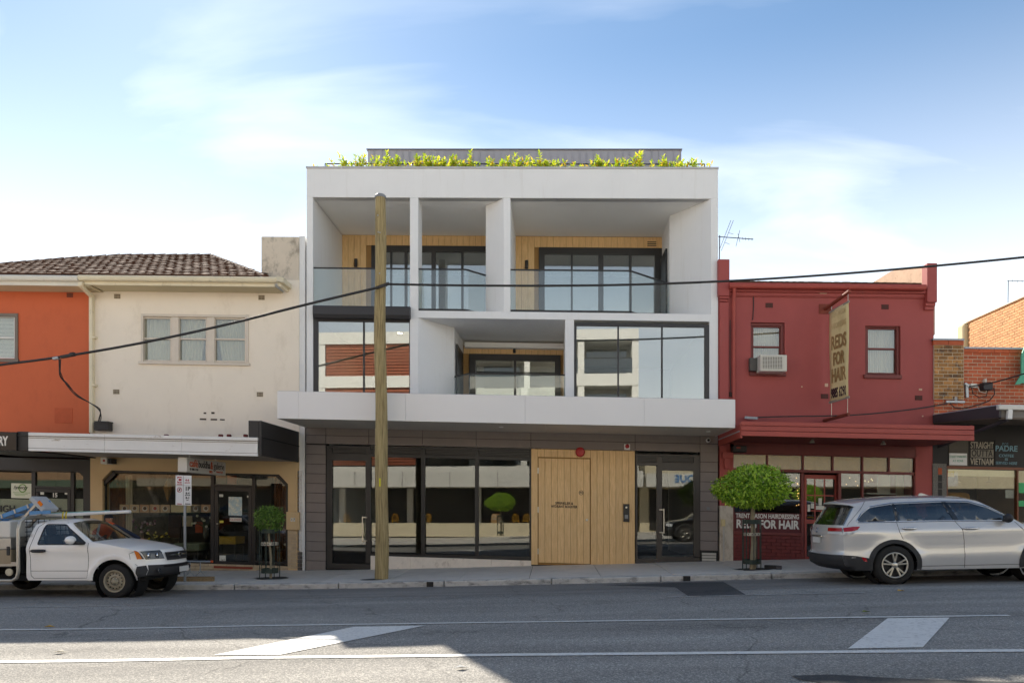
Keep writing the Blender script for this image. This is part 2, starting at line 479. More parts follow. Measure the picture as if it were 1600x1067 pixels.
def grid(name, xs, ys, zf, m, **k):
    mb = MB(); nx = len(xs)
    vs = [(x, y, zf(x, y)) for y in ys for x in xs]
    fs = [(j * nx + i, j * nx + i + 1, (j + 1) * nx + i + 1, (j + 1) * nx + i) for j in range(len(ys) - 1) for i in range(nx - 1)]
    mb.add(vs, fs)
    o = mb.build(name, m, None, smooth=True)
    return tag(o, kind='structure', **k)
def rng(a, b, s):
    n = max(1, int(round((b - a) / s))); return [a + (b - a) * i / n for i in range(n + 1)]
XS = rng(-60, 60, .8)
grid('ground', [-1500, -300, -70, 70, 300, 1500], [-1500, -300, -70, 70, 300, 1500], lambda x, y: -1.2, mat('earth', '6f6c62', .95, var=.2, vs=.05))
grid('road', XS, rng(-18.0, -3.16, .6), road_z, chip)
lane = grid('parking_lane', rng(-60, 60, .8), rng(-5.35, -3.17, .35), lambda x, y: road_z(x, y) + .004, tar)

# the kerb and the slabs of the near footpath
def slabs(root, name, x_first, pitch, n0, n1, y0, y1, zf, m, gap=.012, th=.12, bev=.006):
    for i in range(n0, n1):
        a, b = x_first + i * pitch + gap / 2, x_first + (i + 1) * pitch - gap / 2
        ch = rnd.uniform(-.004, .004)
        mb = MB(); xs = [a, (a + b) / 2, b]
        top = [(x, y, zf(x, y) + ch) for y in (y0, y1) for x in xs]
        bot = [(x, y, zf(x, y) - th) for y in (y0, y1) for x in xs]
        mb.add(top + bot, [(0, 1, 4, 3), (1, 2, 5, 4), (6, 9, 10, 7), (7, 10, 11, 8), (0, 6, 7, 1), (1, 7, 8, 2), (3, 4, 10, 9), (4, 5, 11, 10), (0, 3, 9, 6), (2, 8, 11, 5)])
        mb.build(name, m, root, bev=bev)
fp = grid('footpath', XS, [-3.02, 3.0], lambda x, y: path_z(x, y) - .014, mat('joint_grit', '4b4a48', .95, var=.2))
SX = X(827, -3.0)
slabs(fp, 'slab', SX, 1.6, -14, 9, -2.995, -.002, path_z, conc)
kr = grid('kerb', XS, [-3.15, -3.0], lambda x, y: path_z(x, -3) - .03, kerb_m)
slabs(kr, 'kerbstone', SX + .5, 2.4, -10, 8, -3.16, -3.0, lambda x, y: path_z(x, -3.0) - (.012 if y < -3.1 else 0), kerb_m, gap=.02, th=.24, bev=.02)
for px in (672, 1073):
    x = X(px, -3.165); z = path_z(x, -3)
    mb = MB(); mb.box(x - .075, x + .075, -3.19, -3.14, z - .13, z - .02, False)
    mb.box(x - .06, x + .06, -3.197, -3.15, z - .105, z - .085, False).box(x - .06, x + .06, -3.197, -3.15, z - .07, z - .05, False)
    mb.build('drain_outlet', mat('cast_iron', '1d1c1b', .7, var=.2), kr)
# opposite footpath
fo = grid('footpath_opposite', XS, [-32, -18.0], lambda x, y: road_z(x, -18) + .13, conc)
grid('kerb_opposite', XS, [-18.0, -17.85], lambda x, y: road_z(x, -18) + .12, kerb_m)

# road markings: painted sheets just above the asphalt
def strip(name, pts, wid, m, off=.008, n=40):
    "a painted line of width wid through ground pixels"
    g = [gpt(*p) for p in pts]
    out = []
    for a, b in zip(g, g[1:]):
        k = max(1, int((b - a).length / .5))
        for i in range(k): out.append(a.lerp(b, i / k))
    out.append(g[-1]); mb = MB(); vs = []
    for i, p in enumerate(out):
        t = (out[min(i + 1, len(out) - 1)] - out[max(i - 1, 0)]).normalized(); q = Vector((-t.y, t.x, 0)) * (wid / 2)
        for s_ in (-1, 1):
            v = p + q * s_; vs.append((v.x, v.y, road_z(v.x, v.y) + off))
    mb.add(vs, [(2 * i, 2 * i + 2, 2 * i + 3, 2 * i + 1) for i in range(len(out) - 1)])
    return tag(mb.build(name, m), kind='structure')
def patch(name, pts, m, off):
    "polygon on the road through ground pixels, cut into a fine fan so that it follows the camber"
    g = [gpt(*p) for p in pts]; loop = []
    for a, b in zip(g, g[1:] + g[:1]):
        k = max(1, int((b - a).length / .6))
        loop += [a.lerp(b, i / k) for i in range(k)]
    inner = []
    xs = [p.x for p in g]; ys = [p.y for p in g]
    y = min(ys) + .3
    v2 = [Vector((p.x, p.y)) for p in loop]; n = len(v2)
    def inside(q):
        c = False
        for i in range(n):
            a, b = v2[i], v2[(i + 1) % n]
            if (a.y > q.y) != (b.y > q.y) and q.x < (b.x - a.x) * (q.y - a.y) / (b.y - a.y) + a.x: c = not c
        return c
    pts2 = list(v2)
    while y < max(ys):
        x = min(xs) + .3
        while x < max(xs):
            if inside(Vector((x, y))): pts2.append(Vector((x, y)))
            x += .7
        y += .5
    r = delaunay_2d_cdt(pts2, [(i, (i + 1) % n) for i in range(n)], [], 0, 1e-5)
    fs = [f for f in r[2] if inside(sum((r[0][i] for i in f), Vector((0, 0))) / len(f))]
    mb = MB(); mb.add([(v.x, v.y, road_z(v.x, v.y) + off) for v in r[0]], fs)
    return tag(mb.build(name, m, fix=True), kind='structure')
strip('edge_line', [(-60, 984.5), (400, 977.5), (800, 972), (1200, 966.5), (1577, 961.5)], .085, paint_w)
strip('centre_line', [(-60, 1034.5), (400, 1027.5), (800, 1023), (1200, 1019.5), (1660, 1016)], .13, paint_w)
strip('bay_line', [(-60, 950), (100, 947.5), (246, 944.5)], .07, paint_worn)
strip('bay_line', [(1043, 932.5), (1200, 929), (1351, 926)], .07, paint_worn)
patch('lane_arrow_bar', [(334, 1023.5), (553, 979.5), (664, 977.5), (438, 1023)], paint_w, .008)
patch('lane_arrow_bar', [(1325, 1013.5), (1387, 966), (1484, 965), (1442, 1011.5)], paint_w, .008)
patch('asphalt_patch', [(943, 914), (1075, 909.5), (1130, 909), (1166, 929.5), (1075, 931), (1055, 917.5)], tar_new, .007)
patch('asphalt_patch', [(1235, 1056), (1300, 1054), (1420, 1061), (1600, 1066), (1700, 1075), (1700, 1100), (1400, 1085), (1250, 1062)], tar_new, .007)
# ================================================================== THE NEW APARTMENT BUILDING
BX0, BX1 = X(479, 0), X(1122, 0)
DB = 2.76                                   # depth of the balconies
BD = 12.0                                   # depth of the block
apt = thing('apartment_building', 'white three-storey apartment building with framed balconies above a charcoal shopfront', 'building', ((BX0 + BX1) / 2, 0, path_z(-1, 0)))
w_par = W(800, 264, 0); w_ceil = W(800, 309.5, 0)
w_s1, w_s0 = W(882, 488, 0), W(882, 499.5, 0)      # second floor slab
w_aw = W(800, 660, -2.05)                           # underside of the awning
w_base = path_z(BX0, 0) + R * BX0 - .4
x488, x640, x642, x653 = X(489, 0), X(640.5, 0), X(642, 0), X(653.5, 0)
x1111 = X(1111, 0)
M_ = MB()
# side walls, back wall, roof
M_.box(BX0, x488, 0, BD, w_aw + .3, w_ceil)
M_.box(BX0, BX1, 0, .24, w_ceil, w_par)
M_.box(BX0, BX0 + .2, .24, BD, w_ceil, w_par).box(BX1 - .2, BX1, .24, BD, w_ceil, w_par)
M_.box(BX0, BX1, BD, BD + .2, w_base, w_par)
M_.box(BX1 - .14, BX1, DB, BD, w_aw + .3, w_ceil)
M_.box(BX0, BX0 + .14, .3, BD, w_base, w_aw + .3).box(BX1 - .14, BX1, .3, BD, w_base, w_aw + .3)
M_.box(x640, x653, 0, .57, w_s1, w_ceil)                                    # slim pier
M_.plan([(X(787, 0), 0), (X(797.5, 0), 0), (X(806, DB), DB), (X(759, .54), DB), (X(759, .54), .54)], w_s1, w_ceil)
M_.plan([(BX1, 0), (x1111, 0), (X(1046, 1.16), 1.16), (X(1034, DB), DB), (BX1, DB)], w_s1, w_ceil)
# first floor
M_.plan([(x640, 0), (x653, 0), (X(710, 1.05), 1.05), (X(724, DB), DB), (X(724, DB) - .2, DB), (X(710, 1.05) - .2, 1.15), (x640, .3)], w_aw + .3, w_s0)
M_.box(X(883, 0), X(897, 0), 0, DB, w_aw + .3, w_s0)
M_.box(X(1108.5, 0), BX1, 0, DB, w_aw + .3, w_s0)
wall = M_.build('wall', white_render, apt, bev=.008)
# boundary wall that stands a little back beside the cafe
mb = MB(); mb.px(467, 369, 476.5, 892, .04, .9)
mb.px(476, 380, 479, 892, .15, 1.0)
mb.build('boundary_wall', white_render, apt, bev=.006)
mb = MB(); mb.box(BX0 - .015, BX1 + .015, -.02, .27, w_par, w_par + .05); mb.build('parapet_cap', mat('cap_flashing', 'bdbab8', .4, metal=.3, var=.04), apt, bev=.005)
mb = MB(); mb.box(x488, BX1 - .14, 0.02, BD, w_ceil, w_ceil + .3); mb.build('roof_slab', soffit_paint, apt)
mb = MB(); mb.box(x640, BX1 - .001, 0.0, BD, w_s0, w_s1); mb.box(x488, x640, .12, BD, w_s0, w_s1); mb.build('floor_slab', white_render, apt, bev=.006)
mb = MB(); mb.box(BX0 + .14, BX1 - .14, .3, BD, w_aw + .05, w_aw + .3); mb.build('floor_slab', soffit_paint, apt)
# rooms behind the glass
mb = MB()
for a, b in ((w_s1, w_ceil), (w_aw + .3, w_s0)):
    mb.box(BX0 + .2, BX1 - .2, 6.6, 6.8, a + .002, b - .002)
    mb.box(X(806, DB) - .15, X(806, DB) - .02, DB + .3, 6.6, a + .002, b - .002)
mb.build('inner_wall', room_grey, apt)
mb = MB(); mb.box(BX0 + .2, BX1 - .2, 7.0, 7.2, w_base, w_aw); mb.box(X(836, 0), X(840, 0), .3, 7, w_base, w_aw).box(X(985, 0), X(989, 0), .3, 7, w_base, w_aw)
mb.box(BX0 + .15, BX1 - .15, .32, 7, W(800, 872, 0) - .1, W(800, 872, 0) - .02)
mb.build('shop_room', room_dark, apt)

def frame_unit(name, parent, a, t, b, u, Y, th, bars, hbars, gm, fm, side=None, dp=.09, ref=None, split=True):
    """a glazed unit: frame a..b x t..u (pixels on plane Y) with border th (l,t,r,b pixels), vertical bars (x0,x1), panes between"""
    l_, t_, r_, b_ = th
    mb = MB(); rf = (a + b) / 2 if ref is None else ref
    mb.px(a, t, b, t + t_, Y, Y + dp, rf); mb.px(a, u - b_, b, u, Y, Y + dp, rf)
    mb.px(a, t + t_, a + l_, u - b_, Y, Y + dp, rf); mb.px(b - r_, t + t_, b, u - b_, Y, Y + dp, rf)
    for p, q in bars: mb.px(p, t + t_, q, u - b_, Y + .004, Y + dp - .004, rf)
    fr = mb.build(name, fm, parent, bev=.004)
    edges = [a + l_] + [e for pq in bars for e in pq] + [b - r_]
    for i in range(0, len(edges), 2):
        g = MB(); g.px(edges[i] - .3, t + t_ - .3, edges[i + 1] + .3, u - b_ + .3, Y + dp * .45, Y + dp * .45 + .012, rf)
        g.build('pane', gm, fr)
    return fr

# timber lining of the balcony back walls, board by board
def boards(parent, a, b, t, u, Y, m, holes=(), pitch=.19, gap=.008, th=.025, root=None):
    xa, xb = X(a, Y), X(b, Y); n = max(1, int(round((xb - xa) / pitch))); st = (xb - xa) / n
    for i in range(n):
        p, q = xa + i * st + gap / 2, xa + (i + 1) * st - gap / 2
        for z0, z1 in ((W((a + b) / 2, u, Y), W((a + b) / 2, t, Y)),):
            cuts = [(z0, z1)]
            for hx0, hx1, hz0, hz1 in holes:
                if q > hx0 + .001 and p < hx1 - .001:
                    nc = []
                    for c0, c1 in cuts:
                        if hz1 < c1: nc.append((max(c0, hz1), c1))
                        if hz0 > c0: nc.append((c0, min(c1, hz0)))
                    cuts = nc
            for c0, c1 in cuts:
                if c1 - c0 < .02: continue
                mb = MB(); mb.box(p, q, Y, Y + th, c0, c1); mb.build('board', m, parent, bev=.003, seg=1)
def hole(a, t, b, u, Y): return (X(a, Y), X(b, Y), W((a + b) / 2, u, Y), W((a + b) / 2, t, Y))
YB = DB - .03
lin = MB(); lin.px(534, 369, 806, 490, DB + .002, DB + .06, 670)
back = MB()
def backing(a, t, b, u, holes_px):
    pass
# second floor, two left balconies share one wall
tl = MB(); tl.px(534, 366, 582, 494, DB, DB + .1); tl.px(582, 366, 760, 385, DB, DB + .1); 
tl.px(804, 366, 843, 494, DB, DB + .1); tl.px(843, 366, 1036, 388, DB, DB + .1)
tl.px(724, 540, 734, 625, DB, DB + .1); tl.px(734, 540, 876, 554, DB, DB + .1); tl.px(876, 540, 890, 625, DB, DB + .1)
tlo = tl.build('timber_lining', mat('lining_back', '9a7646', .8), apt)
boards(tlo, 534.5, 762, 368, 492, YB, oak, [hole(580, 384, 800, 495, YB)])
boards(tlo, 805, 1036, 370.5, 492, YB, oak, [hole(842, 387, 1034.5, 495, YB)])
boards(tlo, 724.5, 889, 543, 622, YB, oak, [hole(733, 553.5, 876, 630, YB)])
d1 = frame_unit('sliding_door', apt, 580, 384, 762, 490, YB - .03, (7, 9, 2, 3), [(609.5, 612), (632, 636), (674, 680.5), (720.5, 724)], None, glass_upper, black_frame, dp=.12, ref=670)
d2 = frame_unit('sliding_door', apt, 842, 387, 1034.5, 491, YB - .03, (9, 10, 11, 3), [(892, 895), (935, 943), (983, 987)], None, glass_upper, black_frame, dp=.12)
d3 = frame_unit('sliding_door', apt, 733, 553.5, 876, 624, YB - .03, (10, 10, 9, 2), [(803, 806.5)], None, glass_upper, black_frame, dp=.12)
# bulkhead above the first-floor door, side doors of the recesses
mb = MB(); mb.px(726, 535.5, 890, 543.5, DB - .25, DB); mb.build('bulkhead', soffit_paint, apt)
mb = MB(); xs_ = X(710, 1.05); mb.box(xs_ + .03, xs_ + .07, 1.2, 2.55, W(717, 650, 1.9), W(711, 536, 1.1)); mb.build('side_door', black_frame, apt)
mb = MB(); xs_ = X(1046, 1.16); mb.box(xs_ - .05, xs_ + .02, 1.55, 2.5, w_s1, w_s1 + 2.25); mb.build('side_door', black_frame, apt)
mb = MB()
for px_, py_ in ((557, 412), (823, 414.5)):
    p = P(px_, py_, YB); mb = MB(); mb.lathe([(.045, -.12), (.05, -.115), (.05, .115), (.045, .12)], (p.x, YB - .07, p.z), 'z', 12).box(p.x - .02, p.x + .02, YB - .05, YB, p.z - .04 + R * p.x, p.z + .04 + R * p.x)
    autosmooth(mb.build('wall_lamp', black_frame, apt))
p = P(804, 549, YB); mb = MB(); mb.lathe([(.04, -.06), (.04, .06)], (p.x, YB - .06, p.z), 'z', 12); autosmooth(mb.build('wall_lamp', black_frame, apt))
mb = MB(); mb.px(1010, 376, 1027, 386, YB - .02, YB); ve = mb.build('vent', oak, apt)
for k in range(3): 
    mb = MB(); mb.px(1011.5, 377.6 + k * 2.8, 1025.5, 379 + k * 2.8, YB - .026, YB - .018); mb.build('slat', black_frame, ve)
# large first-floor windows and the blind box
wl_ = frame_unit('window', apt, 490, 497.5, 641, 640, .03, (6.5, 5, 1.5, 3), [(567, 569.3)], None, glass_upper, charcoal)
wr_ = frame_unit('window', apt, 897.5, 506, 1108.5, 650, .03, (3.5, 4, 7.5, 3), [(964.8, 967.2), (1033.3, 1035.8)], None, glass_upper, charcoal)
mb = MB(); 
a_, b_ = X(489.5, -.1), X(641, -.1); z1_, z0_ = W(565, 478.5, -.1), W(565, 497.5, -.1)
for xx0, xx1 in ((a_, b_),):
    prof = [(-.02, z1_), (-.13, z1_), (-.16, z1_ - .03), (-.16, z0_ + .09), (-.11, z0_), (-.02, z0_)]
    n_ = len(prof); vs = [S(x, y, w) for x in (xx0, xx1) for y, w in prof]
    mb.add(vs, [tuple(range(n_)), tuple(range(2 * n_ - 1, n_ - 1, -1))] + [(i, n_ + i, n_ + (i + 1) % n_, (i + 1) % n_) for i in range(n_)])
mb.build('blind_box', charcoal, apt, bev=.006, fix=True)
mb = MB(); mb.px(489.5, 479, 641, 497.5, -.02, .12); mb.build('blind_backing', charcoal, apt)
# balustrades: glass sheets, dark top rail and base channel
def balu(path, zt, zb, channel=True, cuts=None):
    """path = plan points; zt, zb = levels"""
    rail = MB(); 
    for (x0, y0), (x1, y1) in zip(path, path[1:]):
        rail.bar(S(x0, y0, zt), S(x1, y1, zt), .045, .035)
        if channel: rail.bar(S(x0, y0, zb + .03), S(x1, y1, zb + .03), .05, .07)
    ro = rail.build('balustrade', black_frame, apt, bev=.003)
    for (x0, y0), (x1, y1) in zip(path, path[1:]):
        L = math.hypot(x1 - x0, y1 - y0); n = max(1, int(round(L / 1.6)))
        for i in range(n):
            a = (x0 + (x1 - x0) * (i / n), y0 + (y1 - y0) * (i / n)); b = (x0 + (x1 - x0) * ((i + 1) / n), y0 + (y1 - y0) * ((i + 1) / n))
            tx, ty = (b[0] - a[0]), (b[1] - a[1]); l_ = math.hypot(tx, ty); tx /= l_; ty /= l_
            a = (a[0] + tx * .006, a[1] + ty * .006); b = (b[0] - tx * .006, b[1] - ty * .006)
            g = MB(); nx, ny = -ty * .006, tx * .006
            g.plan([(a[0] - nx, a[1] - ny), (b[0] - nx, b[1] - ny), (b[0] + nx, b[1] + ny), (a[0] + nx, a[1] + ny)], zb + .01, zt - .018)
            g.build('pane', glass_balu, ro)
    return ro
zt1 = W(565, 419.5, .06); zb1 = W(565, 480, .06)
balu([(x488, .06), (x640, .06)], zt1, zb1, False)
zt2 = W(690, 421, .06); zb2 = W(690, 485.5, .06)
balu([(x653, .06), (X(728, .06), .06), (X(758.5, .54), .54)], zt2, w_s1, True)
zt3 = W(890, 422.5, .06)
balu([(X(797.5, .06), .06), (X(985, .06), .06), (X(1046, 1.16), 1.16)], zt3, w_s1, True)
zt4 = W(808, 584.8, .45)
balu([(X(711, 1.0), 1.0), (X(734, .45), .45), (X(883, .45), .45)], zt4, w_aw + .3, False)
# lit downlights in the rooms
lampm = emit('downlight', (1.0, .78, .45), 14)
for px_, y_, lv in ((765, 3.6, w_s0), (850, 3.4, w_s0), (856, 4.8, w_s0), (625, 1.8, w_s0), (600, 3.6, w_s0)):
    x = X(px_, y_); mb = MB(); mb.lathe([(.055, -.006), (.055, 0)], S(x, y_, lv - .004), 'z', 14); mb.build('downlight', lampm, apt)
# ---------------------------------------------------------------- awning over the footpath
YA = -2.05
ax0, ax1 = X(433, YA), X(1149, YA); aw1 = W(791, 617.5, YA); aw0 = W(791, 661, YA)
mb = MB(); mb.box(ax0 + .04, ax1 - .04, YA + .03, .02, aw0 + .04, aw1 - .04)
awn = mb.build('awning', soffit_paint, apt)
js = [433, 466.5, 633.5, 820.5, 1006.5, 1149]
for a, b in zip(js, js[1:]):
    p, q = X(a, YA) + .0015, X(b, YA) - .0015
    mb = MB(); mb.box(p, q, YA, YA + .03, aw0, aw1); mb.build('fascia_panel', awning_metal, awn, bev=.004, seg=1)
for x in (ax0, ax1 - .03):
    mb = MB(); mb.box(x, x + .03, YA + .032, -.02, aw0, aw1); mb.build('end_panel', awning_metal, awn)
mb = MB(); mb.box(ax0 + .02, ax1 - .02, YA + .03, -.02, aw1 - .01, aw1 + .01); mb.build('awning_roof', zinc, awn)
sj = [478, 560, 667, 772, 853, 940, 1040, 1122]
for a, b in zip(sj, sj[1:]):
    p, q = X(a, -1) + .004, X(b, -1) - .004
    if a == sj[0]: p = ax0 + .04
    if b == sj[-1]: q = ax1 - .04
    mb = MB(); mb.box(p, q, YA + .035, -.01, aw0 + .002, aw0 + .03); mb.build('soffit_sheet', awning_soffit, awn)
for px_ in (783, 1107):
    x = X(px_, -1.2); mb = MB(); mb.lathe([(.05, -.02), (.06, 0)], S(x, -1.2, aw0), 'z', 16); mb.build('soffit_light', white_render, awn)
# ---------------------------------------------------------------- ground floor cladding, panel by panel
YC = .0
core = MB()
core.px(478, 664, 1123, 696, .022, .3, 800)
core.px(478, 690, 509.5, 900, .022, .3); core.px(1093.5, 690, 1122, 890, .022, .3)
core.px(509, 868, 1123, 905, .05, .3, 800)
clad = core.build('cladding', mat('joint_dark', '2b2827', .9), apt)  # dark backing core, shows in the joints between the panels
def panel(a, t, b, u, m=cladding, parent=clad, Y=YC, th=.02, g=.35, ref=None):
    mb = MB(); mb.px(a + g, t + g, b - g, u - g, Y, Y + th, ref); return mb.build('panel', m, parent, bev=.002, seg=1)
bandx = [478, 509, 576, 660, 744, 829.5, 992.5, 1094, 1122]
for a, b in zip(bandx, bandx[1:]):
    for t, u in ((664, 686.5), (686.5, 700)): 
        panel(a, t, b, u, ref=800)
rows = 13
for i in range(rows):
    t = 694.5 + i * 15.1; panel(478, t, 509, min(t + 15.1, 893), ref=493)
for i in range(10):
    t = 706.5 + i * 15.35; panel(1094, t, 1122, t + 15.35, ref=1108)
mb = MB(); mb.px(1095, 861, 1121, 883, -.01, .1); fl = mb.build('floor_vent', black_frame, apt)
for k in range(4):
    mb = MB(); mb.px(1097, 863.5 + k * 4.4, 1119, 867 + k * 4.4, -.03, .0); mb.build('slat', mat('vent_grey', 'b5b0a8', .5), fl)
# shopfront: door, three windows with louvres over
def louvre(parent, a, b, t, u, n=4, m=black_frame, ref=None):
    for k in range(n):
        h = (u - t) / n; mb = MB(); mb.px(a, t + k * h + h * .1, b, t + k * h + h * .55, .02, .06, ref); mb.build('louvre', m, parent)
louv = mat('louvre_metal', '3a3836', .4, var=.04)
def shop_bay(name, a, b, lt, lu, gt, gu, fb, fm, lm, th=(4, 4), hasdoor=False):
    mb = MB(); r = (a + b) / 2
    mb.px(a, lt - 3, b, lt, .0, .12); mb.px(a, lu, b, gt, .0, .12); mb.px(a, gu, b, fb, .0, .12)
    mb.px(a, lt, a + th[0], gu, 0.001, .119); mb.px(b - th[1], lt, b, gu, 0.001, .119)
    mb.px(a + 1, lt, b - 1, lu, .08, .1)
    o = mb.build(name, fm, apt, bev=.004)
    louvre(o, a + th[0], b - th[1], lt, lu, m=lm)
    mb = MB(); mb.px(a + th[0] - .3, gt - .3, b - th[1] + .3, gu + .3, .05, .062); mb.build('pane', glass_shop, o)
    return o
def door_handle(parent, px_, t, u, off):
    Yh = -.06; a = P(px_, t, Yh); b = P(px_, u, Yh); mb = MB()
    mb.bar(a + Vector((0, 0, .03)), b - Vector((0, 0, .03)), .03, .03, (0, 1, 0))
    for q in (a, b): mb.bar((q.x, Yh, q.z), (q.x + off, Yh, q.z), .028, .03).bar((q.x + off, Yh - .01, q.z), (q.x + off, .03, q.z), .03, .03)
    mb.build('handle', steel, parent, bev=.004)
dl = shop_bay('door', 510, 578.5, 699.5, 708, 719.5, 880, 889, black_frame, louv, (9, 7.5))
door_handle(dl, 566.5, 808, 844.5, .1)
shop_bay('window', 578.5, 661, 700, 709, 714.5, 865.5, 869.5, black_frame, louv, (1.2, 3))
shop_bay('window', 661, 745, 701.5, 711, 716, 867, 871, black_frame, louv, (3, 3))
shop_bay('window', 745, 830, 703, 713, 718.5, 868, 873, black_frame, louv, (3, 3))
for a, b, dk in ((579, 641, 0), (641.3, 704, 0), (704.3, 768, 0), (768.3, 830, 0)):
    mb = MB(); mb.px(a, 871.5, b, 896, -.012, .3, ref=700); mb.build('plinth_stone', plinth_stone, apt, bev=.003)
# timber wall with the hydrant booster door
pan = MB(); pan.px(830, 702.5, 992, 884, .0, .25, ref=911); tw = pan.build('timber_wall', mat('oak_groove', '96713f', .8), apt)
def vboards(parent, a, b, t, u, Y, n, ref):
    for i in range(n):
        p, q = lerp(a, b, i / n), lerp(a, b, (i + 1) / n)
        mb = MB(); mb.px(p + .2, t, q - .2, u, Y, Y + .03, ref); mb.build('board', oak, parent, bev=.002, seg=1)
vboards(tw, 830, 840.3, 703, 884, -.03, 1, 911)
vboards(tw, 840.3, 922.8, 703, 715, -.03, 8, 911)
vboards(tw, 923, 992, 703, 884, -.03, 7, 911)
mb = MB(); mb.px(841.3, 716.3, 921.8, 879.5, -.02, .01, ref=881); hd = mb.build('door', mat('oak_groove', '96713f', .8), apt)
vboards(hd, 841.4, 921.7, 716.4, 879.4, -.034, 8, 881)
for py_ in (735, 796, 861):
    mb = MB(); mb.px(839.9, py_ - 4.5, 841.5, py_ + 4.5, -.045, -.0); mb.build('hinge', steel, hd)
mb = MB(); p = P(917, 812, -.04); mb.lathe([(.035, 0), (.03, -.02), (0, -.022)], (p.x, -.034, p.z), 'y', 16); mb.build('lock', steel, hd)
ink = mat('black_lettering', '1b1917', .6, var=0)
for k, (s_, py_) in enumerate((('SPRINKLER &', 786.2), ('HYDRANT BOOSTER', 791.3))):
    p = P(881.5, py_, -.036); text('lettering', s_, (p.x, -.037, p.z), .092, ink, hd, rot=(math.pi / 2, math.atan(R), 0), bold=.002, fit=.47 if k == 0 else .69)
p = P(908, 769.5, -.036); mb = MB(); mb.lathe([(.06, 0), (.06, -.004), (.05, -.004), (.05, 0)], (p.x, -.036, p.z), 'y', 24, True); mb.build('round_sign', ink, hd)
text('lettering', 'FH', (p.x, -.037, p.z), .06, ink, hd, bold=.002)
mb = MB(); mb.px(974, 787, 983.5, 815, -.07, -.03); it = mb.build('intercom', black_frame, tw, bev=.006)
p = P(978.7, 792.5, -.07); mb = MB(); mb.lathe([(.025, 0), (.025, -.004), (0, -.005)], (p.x, -.071, p.z), 'y', 14); mb.build('lens', steel, it)
mb = MB(); mb.px(976.3, 804, 981.3, 810, -.074, -.07); mb.build('key_pad', mat('pad_grey', '77797c', .4), it)
p = P(906.5, 706, -.08); mb = MB(); mb.lathe([(.115, .06), (.125, .03), (.125, -.02), (.10, -.045), (.03, -.055), (.03, -.07), (0, -.072)], (p.x, -.08, p.z), 'y', 28); autosmooth(mb.build('alarm_bell', mat('alarm_red', 'a8191c', .35, var=.05), tw))
mb = MB(); mb.px(975.5, 693.5, 984.5, 702.5, -.05, .0); fi = mb.build('fire_indicator', mat('label_white', 'e2e0dc', .5, var=.02), clad, bev=.006)
p = P(980, 697, -.06); mb = MB(); mb.lathe([(.055, .01), (.055, -.02), (.03, -.04), (0, -.045)], (p.x, -.05, p.z), 'y', 18); mb.build('red_lamp', mat('alarm_red', 'a8191c', .35, var=.05), fi)
p = P(1107, 687.5, -.05); mb = MB(); mb.lathe([(.06, .05), (.06, 0), (.045, -.03)], (p.x, -.03, p.z), 'y', 18); cc = autosmooth(mb.build('security_camera', mat('label_white', 'e2e0dc', .5, var=.02), clad))
mb = MB(); mb.ball((p.x, -.06, p.z), .036); mb.build('lens', black_frame, cc, smooth=True)
mb = MB(); mb.px(1104.5, 792, 1109, 796.5, -.02, .0); mb.build('card_reader', mat('pad_grey', '77797c', .4), clad)
# residents' entrance: side light and door
bronze = mat('bronze_frame', '3b3531', .42, var=.05)
shop_bay('window', 993, 1028, 712.5, 722, 727, 872.5, 881, bronze, louv, (3, 2))
de = shop_bay('door', 1028, 1093.5, 713, 722.5, 735, 869.5, 880.5, bronze, louv, (6.5, 9.5))
door_handle(de, 1037.3, 796, 831.5, -.1)
# ---------------------------------------------------------------- roof storey, planter rail
YR = 2.2
rs = MB(); ra, rb = X(574.5, YR), X(1064, YR); rw1 = W(820, 235, YR)
rs.box(ra, rb, YR + .03, BD - .5, w_ceil + .3, rw1 - .02); rso = rs.build('roof_storey', zinc, apt)
nseam = 44
for i in range(nseam):
    p, q = lerp(ra, rb, i / nseam), lerp(ra, rb, (i + 1) / nseam)
    mb = MB(); mb.box(p + .006, q - .006, YR, YR + .03, w_ceil + .3, rw1); mb.box(q - .012, q + .006, YR - .025, YR + .0, w_ceil + .3, rw1 - .01)
    mb.build('zinc_sheet', zinc, rso)
mb = MB(); mb.box(ra - .03, rb + .03, YR - .04, YR + .3, rw1, rw1 + .03); mb.build('capping', mat('zinc_capping', '77757d', .5), rso)
YG = .75
mb = MB(); pts = [S(X(p, YG), YG, W(800, 256.5, YG)) for p in (508, 800, 1101)]
mb.tube(pts, .018, 6)
for p in rng(508, 1101, 85): 
    x = X(p, YG); mb.tube([S(x, YG, w_par - .4), S(x, YG, W(800, 256.5, YG))], .014, 6)
mb.build('roof_rail', black_frame, apt)
mb = MB(); mb.box(BX0 + .25, BX1 - .25, .26, .7, w_ceil + .3, w_par - .12); mb.build('planter', conc, apt)
mb = MB(); mb.box(BX0 + .25, BX1 - .25, 1.2, 1.3, w_ceil + .3, w_par + .07); mb.build('roof_upstand', mat('grey_upstand', '9c9ea1', .6), apt)
